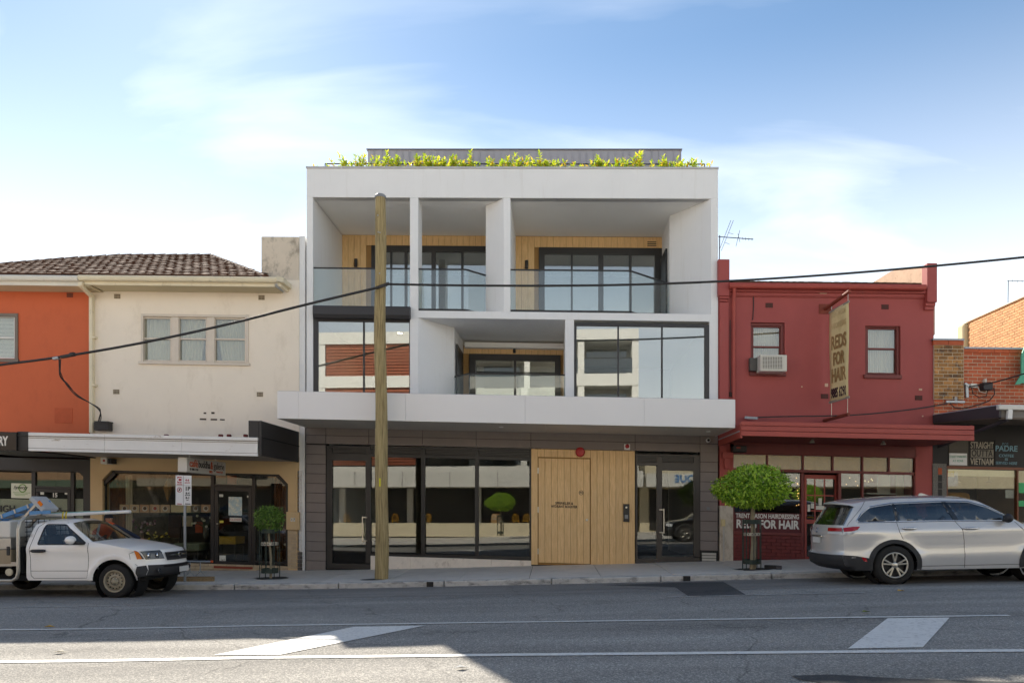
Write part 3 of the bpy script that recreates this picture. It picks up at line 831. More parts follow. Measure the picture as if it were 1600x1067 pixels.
# ================================================================== LEFT NEIGHBOURS: CAFE BUILDING AND ORANGE BUILDING
def wallh(mb, a, t, b, u, Y0, Y1, holes=(), ref=None):
    "wall a..b x t..u (pixels) between planes Y0, Y1 with rectangular holes (a,t,b,u)"
    r = (a + b) / 2 if ref is None else ref
    xs = sorted({a, b} | {v for h in holes for v in (h[0], h[2]) if a < v < b})
    ys = sorted({t, u} | {v for h in holes for v in (h[1], h[3]) if t < v < u})
    for x0, x1 in zip(xs, xs[1:]):
        run = None
        for y0, y1 in zip(ys, ys[1:]):
            cxm, cym = (x0 + x1) / 2, (y0 + y1) / 2
            if any(h[0] < cxm < h[2] and h[1] < cym < h[3] for h in holes):
                if run: mb.px(x0, run[0], x1, run[1], Y0, Y1, r); 
                run = None
            else:
                run = (run[0], y1) if run else (y0, y1)
        if run: mb.px(x0, run[0], x1, run[1], Y0, Y1, r)
    return mb
cream = mat('cream_paint', 'eee2d0', .8, var=.04, vs=.8, stain='d6c8b3', st=(.54, .86), ss=(.9, 1, .45), bump=.05, bs=120)
cement = mat('weathered_render', 'd2c5b2', .9, var=.10, vs=1.5, stain='6b6254', st=(.50, .70), ss=(1.2, 1, .8), bump=.12, bs=70)
orange = mat('orange_paint', 'c8613a', .75, var=.05, vs=.9, stain='b95733', st=(.52, .8), ss=(1, 1, .5), bump=.08, bs=130)
gutter_m = mat('gutter_paint', 'ded2b5', .5, var=.06, vs=2.5, stain='9a8c6a', st=(.6, .85), ss=(2, 2, 2))
gutter_w = mat('gutter_pale', 'd8d4c8', .5, var=.06, vs=2.5, stain='93897a', st=(.6, .85), ss=(2, 2, 2))
eave_m = mat('eave_lining', 'c3b594', .75, var=.05)
frame_cream = mat('window_frame_paint', 'd5c9b9', .55, var=.05, vs=4)
tan_r = mat('tan_render', 'c9ac82', .8, var=.06, vs=1, bump=.06, bs=90)
dark_alu = mat('dark_aluminium', '241f1c', .4, var=.06)
fascia_old = mat('peeling_fascia', 'dedcd9', .6, var=.05, vs=2, stain='96826a', st=(.62, .74), ss=(1.2, 1, 4))
peel = mat('rust_edge', '6d5a44', .85, var=.3, vs=12)
charbox = mat('charcoal_box', '2e2b2a', .6, var=.1, vs=2)
curtain_m = mat('net_curtain', 'cfc6b4', .9, var=.1, vs=6)
curtain_d = mat('orange_curtain', '7a4a22', .9, var=.2, vs=5)

cafe = thing('cafe_building', 'cream two-storey rendered building with tiled roof and a cafe at street level', 'building', (X(300, 0), 0, path_z(X(300, 0), 0)))
oran = thing('orange_building', 'orange rendered shop building with grey framed window at the left edge', 'building', (X(70, 0), 0, path_z(X(70, 0), 0)))
hw = (223.5, 495, 383.5, 566)
mb = MB(); wallh(mb, 141, 436, 467, 716, 0, .28, [hw], ref=300); mb.build('wall', cream, cafe)
mb = MB(); mb.px(408, 369.5, 467, 440, .001, .6, ref=437); mb.px(408, 369.5, 414, 440, .6, 9); mb.build('parapet_wall', cement, cafe, bev=.02)
mb = MB(); x_ = X(467, 0); mb.box(X(141, 0), X(141, 0) + .2, .28, 9, 0, W(300, 440, 0)); mb.box(x_ - .2, x_, .6, 9, 0, W(437, 400, 0)); mb.box(X(141, 0), x_, 9, 9.2, 0, W(300, 440, 0))
mb.build('party_wall', cement, cafe)
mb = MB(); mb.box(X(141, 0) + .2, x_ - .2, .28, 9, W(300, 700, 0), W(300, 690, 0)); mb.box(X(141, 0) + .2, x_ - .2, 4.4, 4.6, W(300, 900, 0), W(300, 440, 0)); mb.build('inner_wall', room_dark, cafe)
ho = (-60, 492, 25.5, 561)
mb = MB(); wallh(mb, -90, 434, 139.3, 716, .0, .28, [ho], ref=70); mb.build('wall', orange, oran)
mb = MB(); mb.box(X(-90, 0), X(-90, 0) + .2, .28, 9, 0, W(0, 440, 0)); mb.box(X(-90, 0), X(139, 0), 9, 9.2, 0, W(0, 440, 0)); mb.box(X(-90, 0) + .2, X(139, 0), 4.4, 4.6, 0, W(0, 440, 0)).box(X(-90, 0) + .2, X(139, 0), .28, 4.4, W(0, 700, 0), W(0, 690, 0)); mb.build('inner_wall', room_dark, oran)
# patched render and small damage on the walls
mb = MB(); mb.px(85, 637, 113, 661, -.012, .01); mb.build('render_patch', mat('orange_patch', 'bf5834', .8, var=.1, vs=6, bump=.2, bs=50), oran, bev=.008)
hol = mat('wall_hole', '4a3f33', .9, var=.2)
for a, t, b, u in ((312, 653.5, 322, 656), (329, 654, 339, 656.5), (343.5, 654.5, 351, 656.5), (318, 644, 322, 646.5), (330, 643.5, 335, 646.5)):
    mb = MB(); mb.px(a, t, b, u, -.01, .01); mb.build('wall_scar', hol, cafe, bev=.004)
def air_brick(parent, cx, cy, m, w=10, h=7.5):
    mb = MB(); mb.px(cx - w / 2, cy - h / 2, cx + w / 2, cy + h / 2, -.008, .02)
    v = mb.build('air_vent', m, parent)
    for i in range(4):
        for j in range(3):
            mb = MB(); mb.px(cx - w / 2 + 1 + i * (w - 1) / 4, cy - h / 2 + .8 + j * (h - .8) / 3, cx - w / 2 + 1 + i * (w - 1) / 4 + 1.5, cy - h / 2 + .8 + j * (h - .8) / 3 + 1.5, -.011, .0)
            mb.build('vent_hole', hol, v)
vb = mat('vent_cream', 'b9a98f', .8)
for c in ((183, 463), (408.5, 465), (181.5, 612), (406, 616)): air_brick(cafe, *c, vb)
air_brick(oran, 109, 461, mat('vent_orange', '93402a', .8))

def sash_window(parent, a, t, b, u, mid, Y, fm, gm, fr=3.0, name='window', dp=.08):
    "double hung sash: frame, meeting rail, two panes set at different depths"
    mb = MB(); mb.px(a, t, b, t + fr, Y, Y + dp); mb.px(a, u - fr, b, u, Y, Y + dp); mb.px(a, t + fr, a + fr * .6, u - fr, Y, Y + dp); mb.px(b - fr * .6, t + fr, b, u - fr, Y, Y + dp)
    mb.px(a + fr * .6, mid - 1.3, b - fr * .6, mid + 1.3, Y + .01, Y + dp)
    o = mb.build(name, fm, parent, bev=.004)
    g = MB(); g.px(a + fr * .6, t + fr, b - fr * .6, mid - 1.3, Y + .03, Y + .036); g.build('pane', gm, o)
    g = MB(); g.px(a + fr * .6, mid + 1.3, b - fr * .6, u - fr, Y + .05, Y + .056); g.build('pane', gm, o)
    return o
def curtain(parent, a, t, b, u, Y, m, folds=9, amp=.035, name='curtain', gather=0):
    x0, x1 = X(a, Y), X(b, Y); z1, z0 = Zp((a + b) / 2, t, Y), Zp((a + b) / 2, u, Y); n = folds * 8; mb = MB(); vs = []
    for j in range(7):
        fz = j / 6
        for i in range(n + 1):
            f = i / n; xx = lerp(x0, x1, f)
            if gather: xx = lerp(xx, x1 if gather > 0 else x0, .55 * abs(gather) * fz)
            vs.append((xx, Y + amp * math.sin(f * folds * 2 * math.pi + .6 * math.sin(3 * fz)) * (.6 + .6 * fz), lerp(z1, z0, fz)))
    mb.add(vs, [(j * (n + 1) + i, j * (n + 1) + i + 1, (j + 1) * (n + 1) + i + 1, (j + 1) * (n + 1) + i) for j in range(6) for i in range(n)])
    return mb.build(name, m, parent, smooth=True)
# triple window
mb = MB(); mb.px(220, 491, 388, 495, -.03, .1); mb.px(220, 491, 223.5, 566, -.029, .1); mb.px(384, 491, 388, 566, -.029, .1)
mb.px(267.5, 495, 279, 566, .0, .1).px(323, 495, 335, 566, .0, .1)
fw = mb.build('window_surround', frame_cream, cafe, bev=.004)
mb = MB(); mb.px(215.5, 565.5, 389.5, 569.5, -.07, .1, ref=300); mb.build('sill', frame_cream, fw, bev=.004)
for a, b, d in ((223.5, 267.5, 0), (279, 323, .5), (335, 384, 1)):
    sash_window(cafe, a, 495.3 + d, b, 565.2 + d, 529 + d, .035, frame_cream, glass_old, 2.8)
curtain(cafe, 224, 492, 268, 568, .2, curtain_m, 7); curtain(cafe, 278, 492, 325, 568, .2, curtain_m, 8, gather=-.4); curtain(cafe, 334, 492, 384, 568, .2, curtain_m, 9, gather=.5)
# orange building window
fg = mat('grey_frame', '75695f', .6, var=.06)
mb = MB(); mb.px(-65, 489, 27.5, 494, -.03, .1); mb.px(23, 494, 27.5, 564, -.03, .1); mb.px(-65, 560, 28, 565, -.05, .1); mb.build('window_surround', fg, oran, bev=.004)
sash_window(oran, -20, 494, 23, 560, 527.5, .03, mat('white_sash', 'd8d6d2', .5), glass_old, 2.2)
mb = MB()
for k in range(11): mb.px(-25, 495 + k * 6.2, 26, 500.6 + k * 6.2, .16, .165)
bl = mb.build('blind', mat('blind_white', 'c9c6c2', .8, var=.03), oran)

# ---------------------------------------------------------------- shared hipped roof of terracotta tiles
YE = -.55; PT = .47; w_e = W(220, 431.5, YE)
def roofpt(px_, py_):
    Y = 1.0
    lo, hi = -.6, 14
    for _ in range(60):
        m_ = (lo + hi) / 2
        if W(px_, py_, m_) > w_e + PT * (m_ - YE): lo = m_
        else: hi = m_
    # W grows slower than the plane: the crossing from above
    Y = (lo + hi) / 2
    return X(px_, Y), Y
edge = [roofpt(*p) for p in ((-120, 423), (0, 414.5), (100, 406), (188, 400.5), (330, 400.5))]
hipx, hipy = X(415, YE), YE
edge.append((hipx, hipy))
def ymax(x):
    for (a, ya), (b, yb) in zip(edge, edge[1:]):
        if x <= b: return lerp(ya, yb, (x - a) / (b - a)) if x >= a else ya
    return YE
tile_m = mat('terracotta_tile', '5e4437', .92, var=.40, vs=9, stain='746a5c', st=(.62, .76), ss=(4, 4, 4), bump=.3, bs=40, hue=.16, spec=.15)
roof = MB(); pl = [(x, y) for x, y in edge]; x_l = edge[0][0]
top = [S(x, y, w_e + PT * (y - YE) - .03) for x, y in pl] + [S(x_l, YE, w_e - .03)]
roof.slab(top, (0, 0, -1), .05)
yr = max(y for x, y in pl)
bk = [S(x, y, w_e + PT * (y - YE) - .03) for x, y in pl] + [S(hipx, 9.2, w_e - .03), S(x_l, 9.2, w_e - .03)]
roof.add(bk, [tuple(range(len(bk)))])
ro = roof.build('roof', mat('roof_underlay', '3a2c24', .9), cafe)
tl_ = MB(); tw_, tlen = .25, .36; ns = 6; vs = []
for j, (yy, zz_) in enumerate(((-.02, .068), (-.02, .022), (tlen, .012), (tlen, .03))):
    for i in range(ns + 1):
        f = i / ns; hump = .006 * max(0, math.sin(f * 2 * math.pi)) if j in (0, 3, 1) else 0
        vs.append(((f - .5) * (tw_ - .006), yy, zz_ + hump))
k_ = ns + 1
tl_.add(vs, [(j * k_ + i, j * k_ + i + 1, ((j + 1) % 4) * k_ + i + 1, ((j + 1) % 4) * k_ + i) for j in (0, 1, 3) for i in range(ns)])
tme = tl_.mesh('tile'); tme.materials.append(tile_m)
cp_, sp_ = math.cos(math.atan(PT)), math.sin(math.atan(PT))
cnt = 0; row = 0; step = .285
far_t = MB()
while True:
    y = YE + row * step * cp_
    if y > yr: break
    x = x_l + (row % 2) * .15
    while x < hipx + .1:
        if x > X(-14, y) and y < ymax(x) - .06:
            lc = S(x, y, w_e + PT * (y - YE) - .004 + rnd.uniform(-.006, .008)); rt = Vector((math.atan(PT) + rnd.uniform(-.02, .02), rnd.uniform(-.015, .015) + R, rnd.uniform(-.02, .02)))
            cnt += 1
            if cnt <= 300:
                o = bpy.data.objects.new('tile', tme); COL.objects.link(o); o.parent = ro
                o.location = lc; o.rotation_euler = rt
            else:
                from mathutils import Euler
                mt_ = Matrix.Translation(lc) @ Euler(rt).to_matrix().to_4x4()
                far_t.add([mt_ @ v.co for v in tme.vertices], [tuple(p.vertices) for p in tme.polygons])
        x += tw_
    row += 1
print('roof tiles', cnt)
if far_t.v: far_t.build('upper_tiles', tile_m, ro)['kind'] = 'stuff'
def caps(pts3, seg=.34, r=.10):
    cm_ = MB(); vs = []; n = 6
    for t_, rr in ((0, r), (seg * 1.05, r * .82)):
        for i in range(n + 1):
            a = math.pi * i / n; vs.append((t_, rr * math.cos(a), rr * .8 * math.sin(a)))
    cm_.add(vs, [(i, i + 1, n + 2 + i, n + 1 + i) for i in range(n)] + [tuple(range(n + 1))])
    me = cm_.mesh('ridge_cap'); me.materials.append(tile_m)
    for a, b in zip(pts3, pts3[1:]):
        d = b - a; k = max(1, int(d.length / seg))
        for i in range(k):
            o = bpy.data.objects.new('ridge_cap', me); COL.objects.link(o); o.parent = ro
            o.location = a + d * (i / k); q = d.normalized().to_track_quat('X', 'Z'); o.rotation_euler = q.to_euler()
hip3 = [S(x, y, w_e + PT * (y - YE) + .0) for x, y in edge[1:]]
caps(hip3[::-1])
# gutter, fascia, eaves
def run(parent, name, m, a, b, Y, prof, ref, bev=.004):
    "profile [(dy, pixel row)] swept from column a to b"
    x0, x1 = X(a, Y), X(b, Y); mb = MB(); n = len(prof)
    pr = [(Y + dy, W(ref, py, Y)) for dy, py in prof]
    vs = [S(x, y, w) for x in (x0, x1) for y, w in pr]
    mb.add(vs, [tuple(range(n)), tuple(range(2 * n - 1, n - 1, -1))] + [(i, n + i, n + (i + 1) % n, (i + 1) % n) for i in range(n)])
    return mb.build(name, m, parent, fix=True, bev=bev)
gp = [(0, 431), (-.02, 434), (.0, 437.5), (.03, 439), (.13, 439), (.13, 431)]
run(cafe, 'gutter', gutter_m, 121.5, 432, -.72, gp, 277)
run(oran, 'gutter', gutter_w, -90, 121, -.72, [(d, p - 1.2) for d, p in gp], 60)
run(cafe, 'fascia', gutter_m, 131, 429, -.60, [(0, 439), (0, 446.5), (.03, 446.5), (.03, 439)], 277)
run(oran, 'fascia', gutter_w, -90, 130, -.60, [(0, 438), (0, 446), (.03, 446), (.03, 438)], 60)
mb = MB(); mb.box(X(141, -.6), X(429, -.6), -.57, .0, W(277, 446.3, -.6), W(277, 445, -.6)); mb.build('eave_lining', eave_m, cafe)
mb = MB(); mb.box(X(-90, -.6), X(140, -.6), -.57, .0, W(60, 446, -.6), W(60, 444.5, -.6)); mb.build('eave_lining', eave_m, oran)
# gutter end return against the parapet
mb = MB(); a = X(432, -.72); mb.plan([(a, -.72), (a + .14, -.58), (a + .14, .0), (a, .0)], W(432, 439, -.72), W(432, 431, -.72)); mb.plan([(a - .02, -.6), (a + .06, -.52), (a + .06, 0), (a - .02, 0)], W(430, 446.4, -.6), W(430, 439.2, -.6)); mb.build('gutter_return', gutter_m, cafe, bev=.006)
# downpipe
mb = MB(); p0 = P(126.5, 441, -.66); p1 = P(126.5, 447, -.66); p2 = P(143.5, 463.5, -.06); p3 = P(143.8, 676, -.06)
mb.bar(p0, p1, .11, .09, (0, 1, 0)); mb.bar(p1 + Vector((-.03, 0, .03)), p2 + Vector((.02, 0, -.02)), .11, .09, (0, 1, 0)); mb.bar(p2 + Vector((0, 0, .05)), p3, .10, .125, (0, 1, 0))
dpo = mb.build('downpipe', gutter_m, cafe, bev=.012)
for py_ in (525, 600): 
    mb = MB(); mb.px(139.3, py_, 148.3, py_ + 3, -.13, .0); mb.build('pipe_bracket', gutter_m, dpo)
mb = MB(); mb.px(146, 659.5, 169, 672, -.22, .0); bxo = mb.build('junction_box', charbox, cafe, bev=.02)
mb = MB(); mb.px(147, 657.8, 168.6, 660.2, -.24, .0); mb.build('lid', charbox, bxo)

# ---------------------------------------------------------------- cafe awning
YF = -2.6
for a, b in ((44, 163), (163.3, 284), (284.3, 402.5)):
    mb = MB(); mb.px(a, 679.8, b, 708.3, YF, YF + .05, ref=223); mb.px(a, 679.3, b, 684.5, YF - .035, YF, ref=223); mb.px(a, 686.0, b, 687.6, YF - .02, YF, ref=223); mb.px(a, 704.2, b, 708.4, YF - .025, YF, ref=223)
    mb.build('fascia_panel', fascia_old, cafe, bev=.008)
mb = MB(); mb.px(44, 684.5, 402.5, 685.2, YF - .03, YF, ref=223); mb.px(44, 687.6, 402.5, 688.1, YF - .012, YF, ref=223); mb.px(44, 703.7, 402.5, 704.2, YF - .012, YF, ref=223); mb.build('rust_line', peel, cafe)
mb = MB(); mb.box(X(44, YF), X(404, YF), YF + .05, .0, W(223, 706.5, YF), W(223, 704, YF)); mb.build('awning_soffit', mat('cafe_soffit', '9a9086', .8, var=.06), cafe)
mb = MB(); mb.box(X(44, YF), X(404, YF), YF + .05, .0, W(223, 684, YF), W(223, 682, YF)); mb.build('awning_roof', zinc, cafe)
xe = X(404.5, YF); 
mb = MB(); mb.px(388, 657, 404.5, 683, YF + .02, YF + .5); mb.box(xe, xe + .06, YF - .0, -.03, W(404, 711.5, YF), W(404, 657, YF)); mb.build('awning_end', charbox, cafe, bev=.01)
mb = MB(); mb.box(xe + .06, xe + .075, YF + .02, -.05, W(404, 684, YF), W(404, 682.4, YF)); mb.build('end_seam', mat('seam_dark', '161414', .9), cafe)  # thin near-black seam strip along the awning's end wall
for px_ in (258, 343, 356, 382): 
    mb = MB(); mb.px(px_ - 2.5, 678, px_ + 3.5, 682.5, YF + .25, YF + .35); mb.build('roof_litter', mat('litter_red', '6a2f2a', .8), cafe, bev=.02)
# ---------------------------------------------------------------- cafe shopfront
def chamfer_wall(parent, name, m, a, b, t, u, ia, ib, it, ch, Y0, Y1, ref):
    "wall with an opening whose upper corners are cut: left pier, right pier, head"
    mb = MB()
    mb.px(a, t, ia, u, Y0, Y1, ref); mb.px(ib, t, b, u, Y0, Y1, ref); mb.px(ia, t, ib, it, Y0, Y1, ref)
    for sx, xc in ((1, ia), (-1, ib)):
        pts = [(X(xc, Y0), W(ref, it, Y0)), (X(xc + sx * ch, Y0), W(ref, it, Y0)), (X(xc, Y0), W(ref, it + ch * 1.05, Y0))]
        vs = [S(x, Y0 + .001, w) for x, w in pts] + [S(x, Y1, w) for x, w in pts]
        mb.add(vs, [(0, 1, 2), (5, 4, 3), (0, 3, 4, 1), (1, 4, 5, 2), (2, 5, 3, 0)])
    return mb.build(name, m, parent, fix=True)
chamfer_wall(cafe, 'shop_wall', tan_r, 141, 467, 710, 895, 160, 450, 737.5, 14, .0, .3, 300)
fb = MB(); fb.px(160, 736, 450, 741, .1, .2, 300); fb.px(160, 741, 164, 880, .1, .2, 300); fb.px(446.5, 741, 450, 880, .1, .2, 300)
fb.px(329, 741, 334.5, 884, .1, .2); fb.px(393.5, 741, 398.5, 884, .1, .2); fb.px(334.5, 757, 393.5, 760, .1, .2); fb.px(164, 876, 329, 880, .1, .2); fb.px(398.5, 877, 446.5, 880.5, .1, .2)
for sx, xc in ((1, 160), (-1, 450)):
    a_ = P(xc, 758, .1); b_ = P(xc + sx * 20, 739, .1); fb.bar(a_, b_, .1, .07, (0, 1, 0))
sf = fb.build('shopfront_frame', dark_alu, cafe)
glass_cafe = glass('cafe_glass', (.88, .88, .84), .015, 1.5, .012)
g = MB(); g.px(164, 741, 329, 876, .15, .16); g.build('pane', glass_cafe, sf)
g = MB(); g.px(334.5, 741, 393.5, 757, .15, .16); g.build('pane', glass_cafe, sf)
g = MB(); g.px(398.5, 741, 446.5, 877, .15, .16); g.build('pane', glass_cafe, sf)
mb = MB(); mb.px(335.2, 760.5, 393, 767.5, .09, .17); mb.px(335.2, 767.5, 340.5, 885, .091, .17); mb.px(388, 767.5, 393, 885, .091, .17); mb.px(340.5, 876.5, 388, 885, .09, .17)
cdoor = mb.build('door', dark_alu, cafe, bev=.004)
g = MB(); g.px(340.5, 767.5, 388, 876.5, .12, .13); g.build('pane', glass_cafe, cdoor)
mb = MB(); mb.px(338.3, 817, 340, 819, .05, .09); mb.build('lock', steel, cdoor)
pw = mat('paper', 'd5d2c6', .8, var=.08, vs=9); blue_poster = mat('blue_poster', 'a9bcc2', .7, var=.25, vs=7, stain='d9d6c4', st=(.45, .6), ss=(4, 4, 4))
for nm, a, t, b, u, m_ in (('poster', 357, 776, 378, 805, blue_poster), ('closed_sign', 359, 808.5, 377.5, 814.5, pw), ('sticker', 342.5, 772, 348.5, 776, pw), ('sticker', 386, 774, 391.5, 777, pw), ('notice', 343, 867.5, 352.5, 879.5, pw), ('sticker', 343, 813, 349, 816.5, mat('yellow_card', 'c9b84a', .7))):
    mb = MB(); mb.px(a, t, b, u, .105, .112); mb.build(nm, m_, cdoor)
p = P(368.3, 811.5, .1); text('lettering', 'CLOSED', (p.x, .104, p.z), .075, mat('letter_red', 'a33a2c', .7, var=0), cdoor, sx=1.1)
p = P(347.8, 874, .1); text('lettering', '1a1', (p.x, .104, p.z), .09, ink, cdoor)
# plinth bricks
brk_t = mat('tan_brick', 'b7a184', .85, var=.12, vs=8, hue=.10, bump=.1, bs=60)
def brick_rows(parent, a, b, t, n, m, Y, bw=14.0, bh=4.6, gap=.5, th=.06, name='brick', ref=None):
    for r_ in range(n):
        x = a - (bw / 2 if r_ % 2 else 0)
        while x < b - 1:
            p, q = max(a, x), min(b, x + bw - gap)
            if q - p > 1.5:
                mb = MB(); mb.px(p, t + r_ * bh, q, t + (r_ + 1) * bh - gap, Y, Y + th, ref); mb.build(name, m, parent, bev=.003, seg=1)
            x += bw
pl_ = MB(); pl_.px(160, 880, 450, 900, .06, .3, 300); plo = pl_.build('plinth', mat('mortar', '8d8272', .9), cafe)
brick_rows(plo, 200, 449.5, 880.5, 3, brk_t, .01, ref=330)
mb = MB(); mb.px(334, 884.5, 394, 888, -.02, .1); mb.build('door_step', mat('red_step', '8a3f2c', .8, var=.1), cafe)
mb = MB(); mb.px(447, 799.5, 467.5, 827.5, -.09, .0); nb = mb.build('meter_box', tan_r, cafe, bev=.012)
for k, ch_ in enumerate('17'):
    mb = MB(); mb.px(454.2 + k * 4, 808.5, 457 + k * 4, 814.5, -.097, -.09); lb = mb.build('number_plate', pw, nb)
    p = P(455.6 + k * 4, 811.5, -.1); text('lettering', ch_, (p.x, -.099, p.z), .09, ink, nb)
plr = MB(); plr.px(449.5, 828, 464, 893, .012, .04, ref=457); plro = plr.build('pier_mortar', mat('mortar', '8d8272', .9), cafe)
brick_rows(plro, 449.5, 464, 828.5, 12, brk_t, -.012, bw=13.5, bh=5.0, th=.03, ref=457)
# white party brickwork between cafe and apartment building
wb = mat('white_brick', 'd6d2cf', .8, var=.06, vs=8, hue=.04); db_ = mat('grey_brick', '57504c', .8, var=.1, vs=8, hue=.08)
brick_rows(wall, 464.8, 471.5, 735, 21, wb, .0, bw=9, bh=6.0, th=.05, ref=468)
brick_rows(wall, 464.8, 471.5, 862, 5, db_, -.012, bw=9, bh=6.0, th=.05, ref=468)
# alarm box under the awning
mb = MB(); mb.px(157, 714.5, 167, 724.5, -.35, -.05); ab = mb.build('alarm_box', pw, cafe, bev=.01)
mb = MB(); mb.px(160.5, 717.5, 164, 721, -.356, -.34); mb.build('badge', mat('letter_red', 'a33a2c', .7, var=0), ab)
mb = MB(); mb.px(168, 716, 174, 724, -.3, -.05); mb.build('alarm_speaker', charbox, ab, bev=.01)
# hanging light-box sign, end on to the street
hs0, hs1 = -2.35, -.25; xa_, xb_ = X(277.5, hs0), X(292, hs0); z1_, z0_ = W(284, 714, hs0), W(284, 737, hs0)
cs = thing('hanging_sign', 'white light-box sign of the cafe hanging under the awning', 'sign', (xb_, -1.3, z0_ - R * xb_))
mb = MB(); mb.box(xa_, xb_, hs0, hs1, z0_, z1_); mb.build('box', mat('lightbox_white', 'cfcac2', .55, var=.05), cs, bev=.015)
ltr = mat('letter_orange', 'c8552a', .6, var=0); ltg = mat('letter_grey', '3c3835', .6, var=0)
def side_text(s_, y, z, size, m_, bold=.004, sx=1.0, fit=None):
    return text('lettering', s_, (xb_ + .003, y, z), size, m_, cs, rot=(math.pi / 2, 0, math.pi / 2), bold=bold, align='LEFT', sx=sx, fit=fit)
zm = (z0_ + z1_) / 2 - R * xb_
side_text('café', hs0 + .12, zm + .04, .25, ltr, fit=.42); side_text('buddha', hs0 + .57, zm + .04, .25, ltg, fit=.62); side_text('&', hs0 + 1.22, zm + .04, .26, ltr, .008, fit=.13); side_text('galerie', hs0 + 1.39, zm + .04, .25, ltg, .001, fit=.60)
side_text('03 9885 2270', hs0 + .14, zm - .1, .075, ltg, .001); side_text('BYO', hs0 + 1.15, zm - .12, .085, ltr); side_text('licensed café', hs0 + 1.55, zm - .1, .07, ltr, .001)
mb = MB()
for y in (hs0 + .35, hs1 - .35): mb.tube([S((xa_ + xb_) / 2, y, z1_ - .02), S((xa_ + xb_) / 2, y, W(223, 706, YF))], .015, 8)
mb.build('hanger', steel, cs)
# cafe interior: curtain, food photographs, flowers, tables
curtain(cafe, 168, 742, 202, 874, .6, curtain_d, 6, .05); curtain(cafe, 196, 742, 207, 874, .55, curtain_m, 3, .03); curtain(cafe, 428, 742, 447, 874, .5, curtain_d, 5, .04)
mb = MB(); mb.box(X(141, 0) + .2, x_ - .2, .28, 4.4, 0 + W(300, 892, 0) - .1, W(300, 892, 0) - .05); mb.build('floor', mat('cafe_floor', '6a4a33', .5, var=.1), cafe)
food = [('c8a98a', '5b3526'), ('cbb08f', '6b4a2c'), ('b98f6c', '4c3020'), ('c3a07e', 'a22d2a'), ('bfa182', '503a28'), ('c9b089', '8a4a2c')]
for k in range(9):
    a = 187 + k * 15.9
    if k in (5, 6): continue
    c1, c2 = food[k % 6]
    mb = MB(); mb.px(a, 788, a + 14.6, 800.5, .17, .174); fc = mb.build('photo_card', mat('card_' + c1, c1, .6, var=.15, vs=9), cafe)
    p = P(a + 7.3, 794.5, .168); mb = MB(); mb.lathe([(.075, 0), (.075, -.003)], (p.x, .168, p.z), 'y', 16); mb.build('plate_print', mat('plate_w', 'cfcac0', .5), fc)
    mb = MB(); mb.lathe([(.05, 0), (.05, -.003)], (p.x + .005, .165, p.z + .01), 'y', 14); mb.build('food_print', mat('food_' + c2, c2, .6, var=.3, vs=30), fc)
mb = MB(); mb.px(267, 789, 313, 800.5, .17, .174); mb.build('menu_strip', mat('card_cream', 'cdbf98', .6, var=.1), cafe)
p = P(262, 762, .5); mb = MB(); mb.lathe([(0, .3), (.13, 0), (0, -.42)], (p.x, .5, p.z), 'z', 6); mb.build('paper_lantern', mat('lantern', '9a7a4e', .7, var=.2), cafe)
mb = MB(); mb.tube([(p.x, .5, p.z + .3), (p.x, .5, p.z + .7)], .006, 5); mb.build('lantern_string', charbox, cafe)

def bunch(name, label, px_, py_, Y, cols, n, r, vase, seed):
    q = P(px_, py_, Y); t = thing(name, label, 'flowers', (q.x, Y, q.z - .3)); r_ = random.Random(seed)
    mb = MB(); mb.lathe([(.05, -.3), (.08, -.2), (.06, -.06), (.075, 0)], q, 'z', 14); autosmooth(mb.build('vase', mat('vase_' + vase, vase, .4), t))
    st_ = MB()
    for k in range(n):
        d = Vector((r_.uniform(-1, 1), r_.uniform(-.6, .6), r_.uniform(.1, 1))); e = q + d * r; c = cols[k % len(cols)]
        st_.tube([q, q.lerp(e, .6) + Vector((0, 0, .03)), e], .005, 4)
        mb = MB(); mb.ball(e, .035 * r_.uniform(.7, 1.2), n=8, m=5); mb.build('bloom', mat('bloom_' + c, c, .7), t)
    st_.build('stems', mat('stem_green', '41552c', .7), t)
bunch('flower_vase', 'vase of pink flowers on the cafe window shelf above the ute bonnet', 222, 832, .7, ['b98aa0', 'c9a3b4', '8a5a70', 'd6c6cc'], 16, .36, '6a5a4c', 3)
bunch('flower_vase', 'vase of yellow flowers low in the cafe window behind the ute', 246, 848, .6, ['c9b23c', 'd6c66a', 'a8a04a'], 14, .3, '5b4a3a', 4)
bunch('flower_vase', 'vase of white flowers in the cafe window beside the sign post', 322, 824, .8, ['d3d3c6', 'b9c2a8', 'e0dfd6'], 14, .34, '4a4a44', 5)
bunch('flower_vase', 'tall vase with white and red tulip behind the small clipped tree', 437, 862, .4, ['dcd8c8', 'b03a3a', 'd9d2b8'], 5, .36, '9a6a34', 6)
def small_table(px_, py_, Y, label, clothm):
    q = P(px_, py_, Y); t = thing('cafe_table', label, 'table', (q.x, Y, W(300, 892, 0) - R * q.x - .05)); z0 = t.location.z
    mb = MB(); mb.box(q.x - .35, q.x + .35, Y - .3, Y + .3, q.z - .03, q.z, False); mb.build('table_top', wood('plank', 'a08560', '7a6344', .8), t)
    for sx in (-.3, .3):
        for sy in (-.25, .25): mb = MB(); mb.box(q.x + sx - .02, q.x + sx + .02, Y + sy - .02, Y + sy + .02, z0, q.z - .03, False); mb.build('leg', room_dark, t)
    if clothm: mb = MB(); mb.box(q.x - .36, q.x + .36, Y - .31, Y + .31, q.z - .2, q.z + .006, False); mb.build('tablecloth', clothm, t)
small_table(356, 838, 1.1, 'small table with yellow cloth inside the cafe door', mat('cloth_yellow', 'b8962e', .8, var=.4, vs=30))
small_table(228, 846, 1.0, 'wooden window table inside the cafe behind the ute', None)
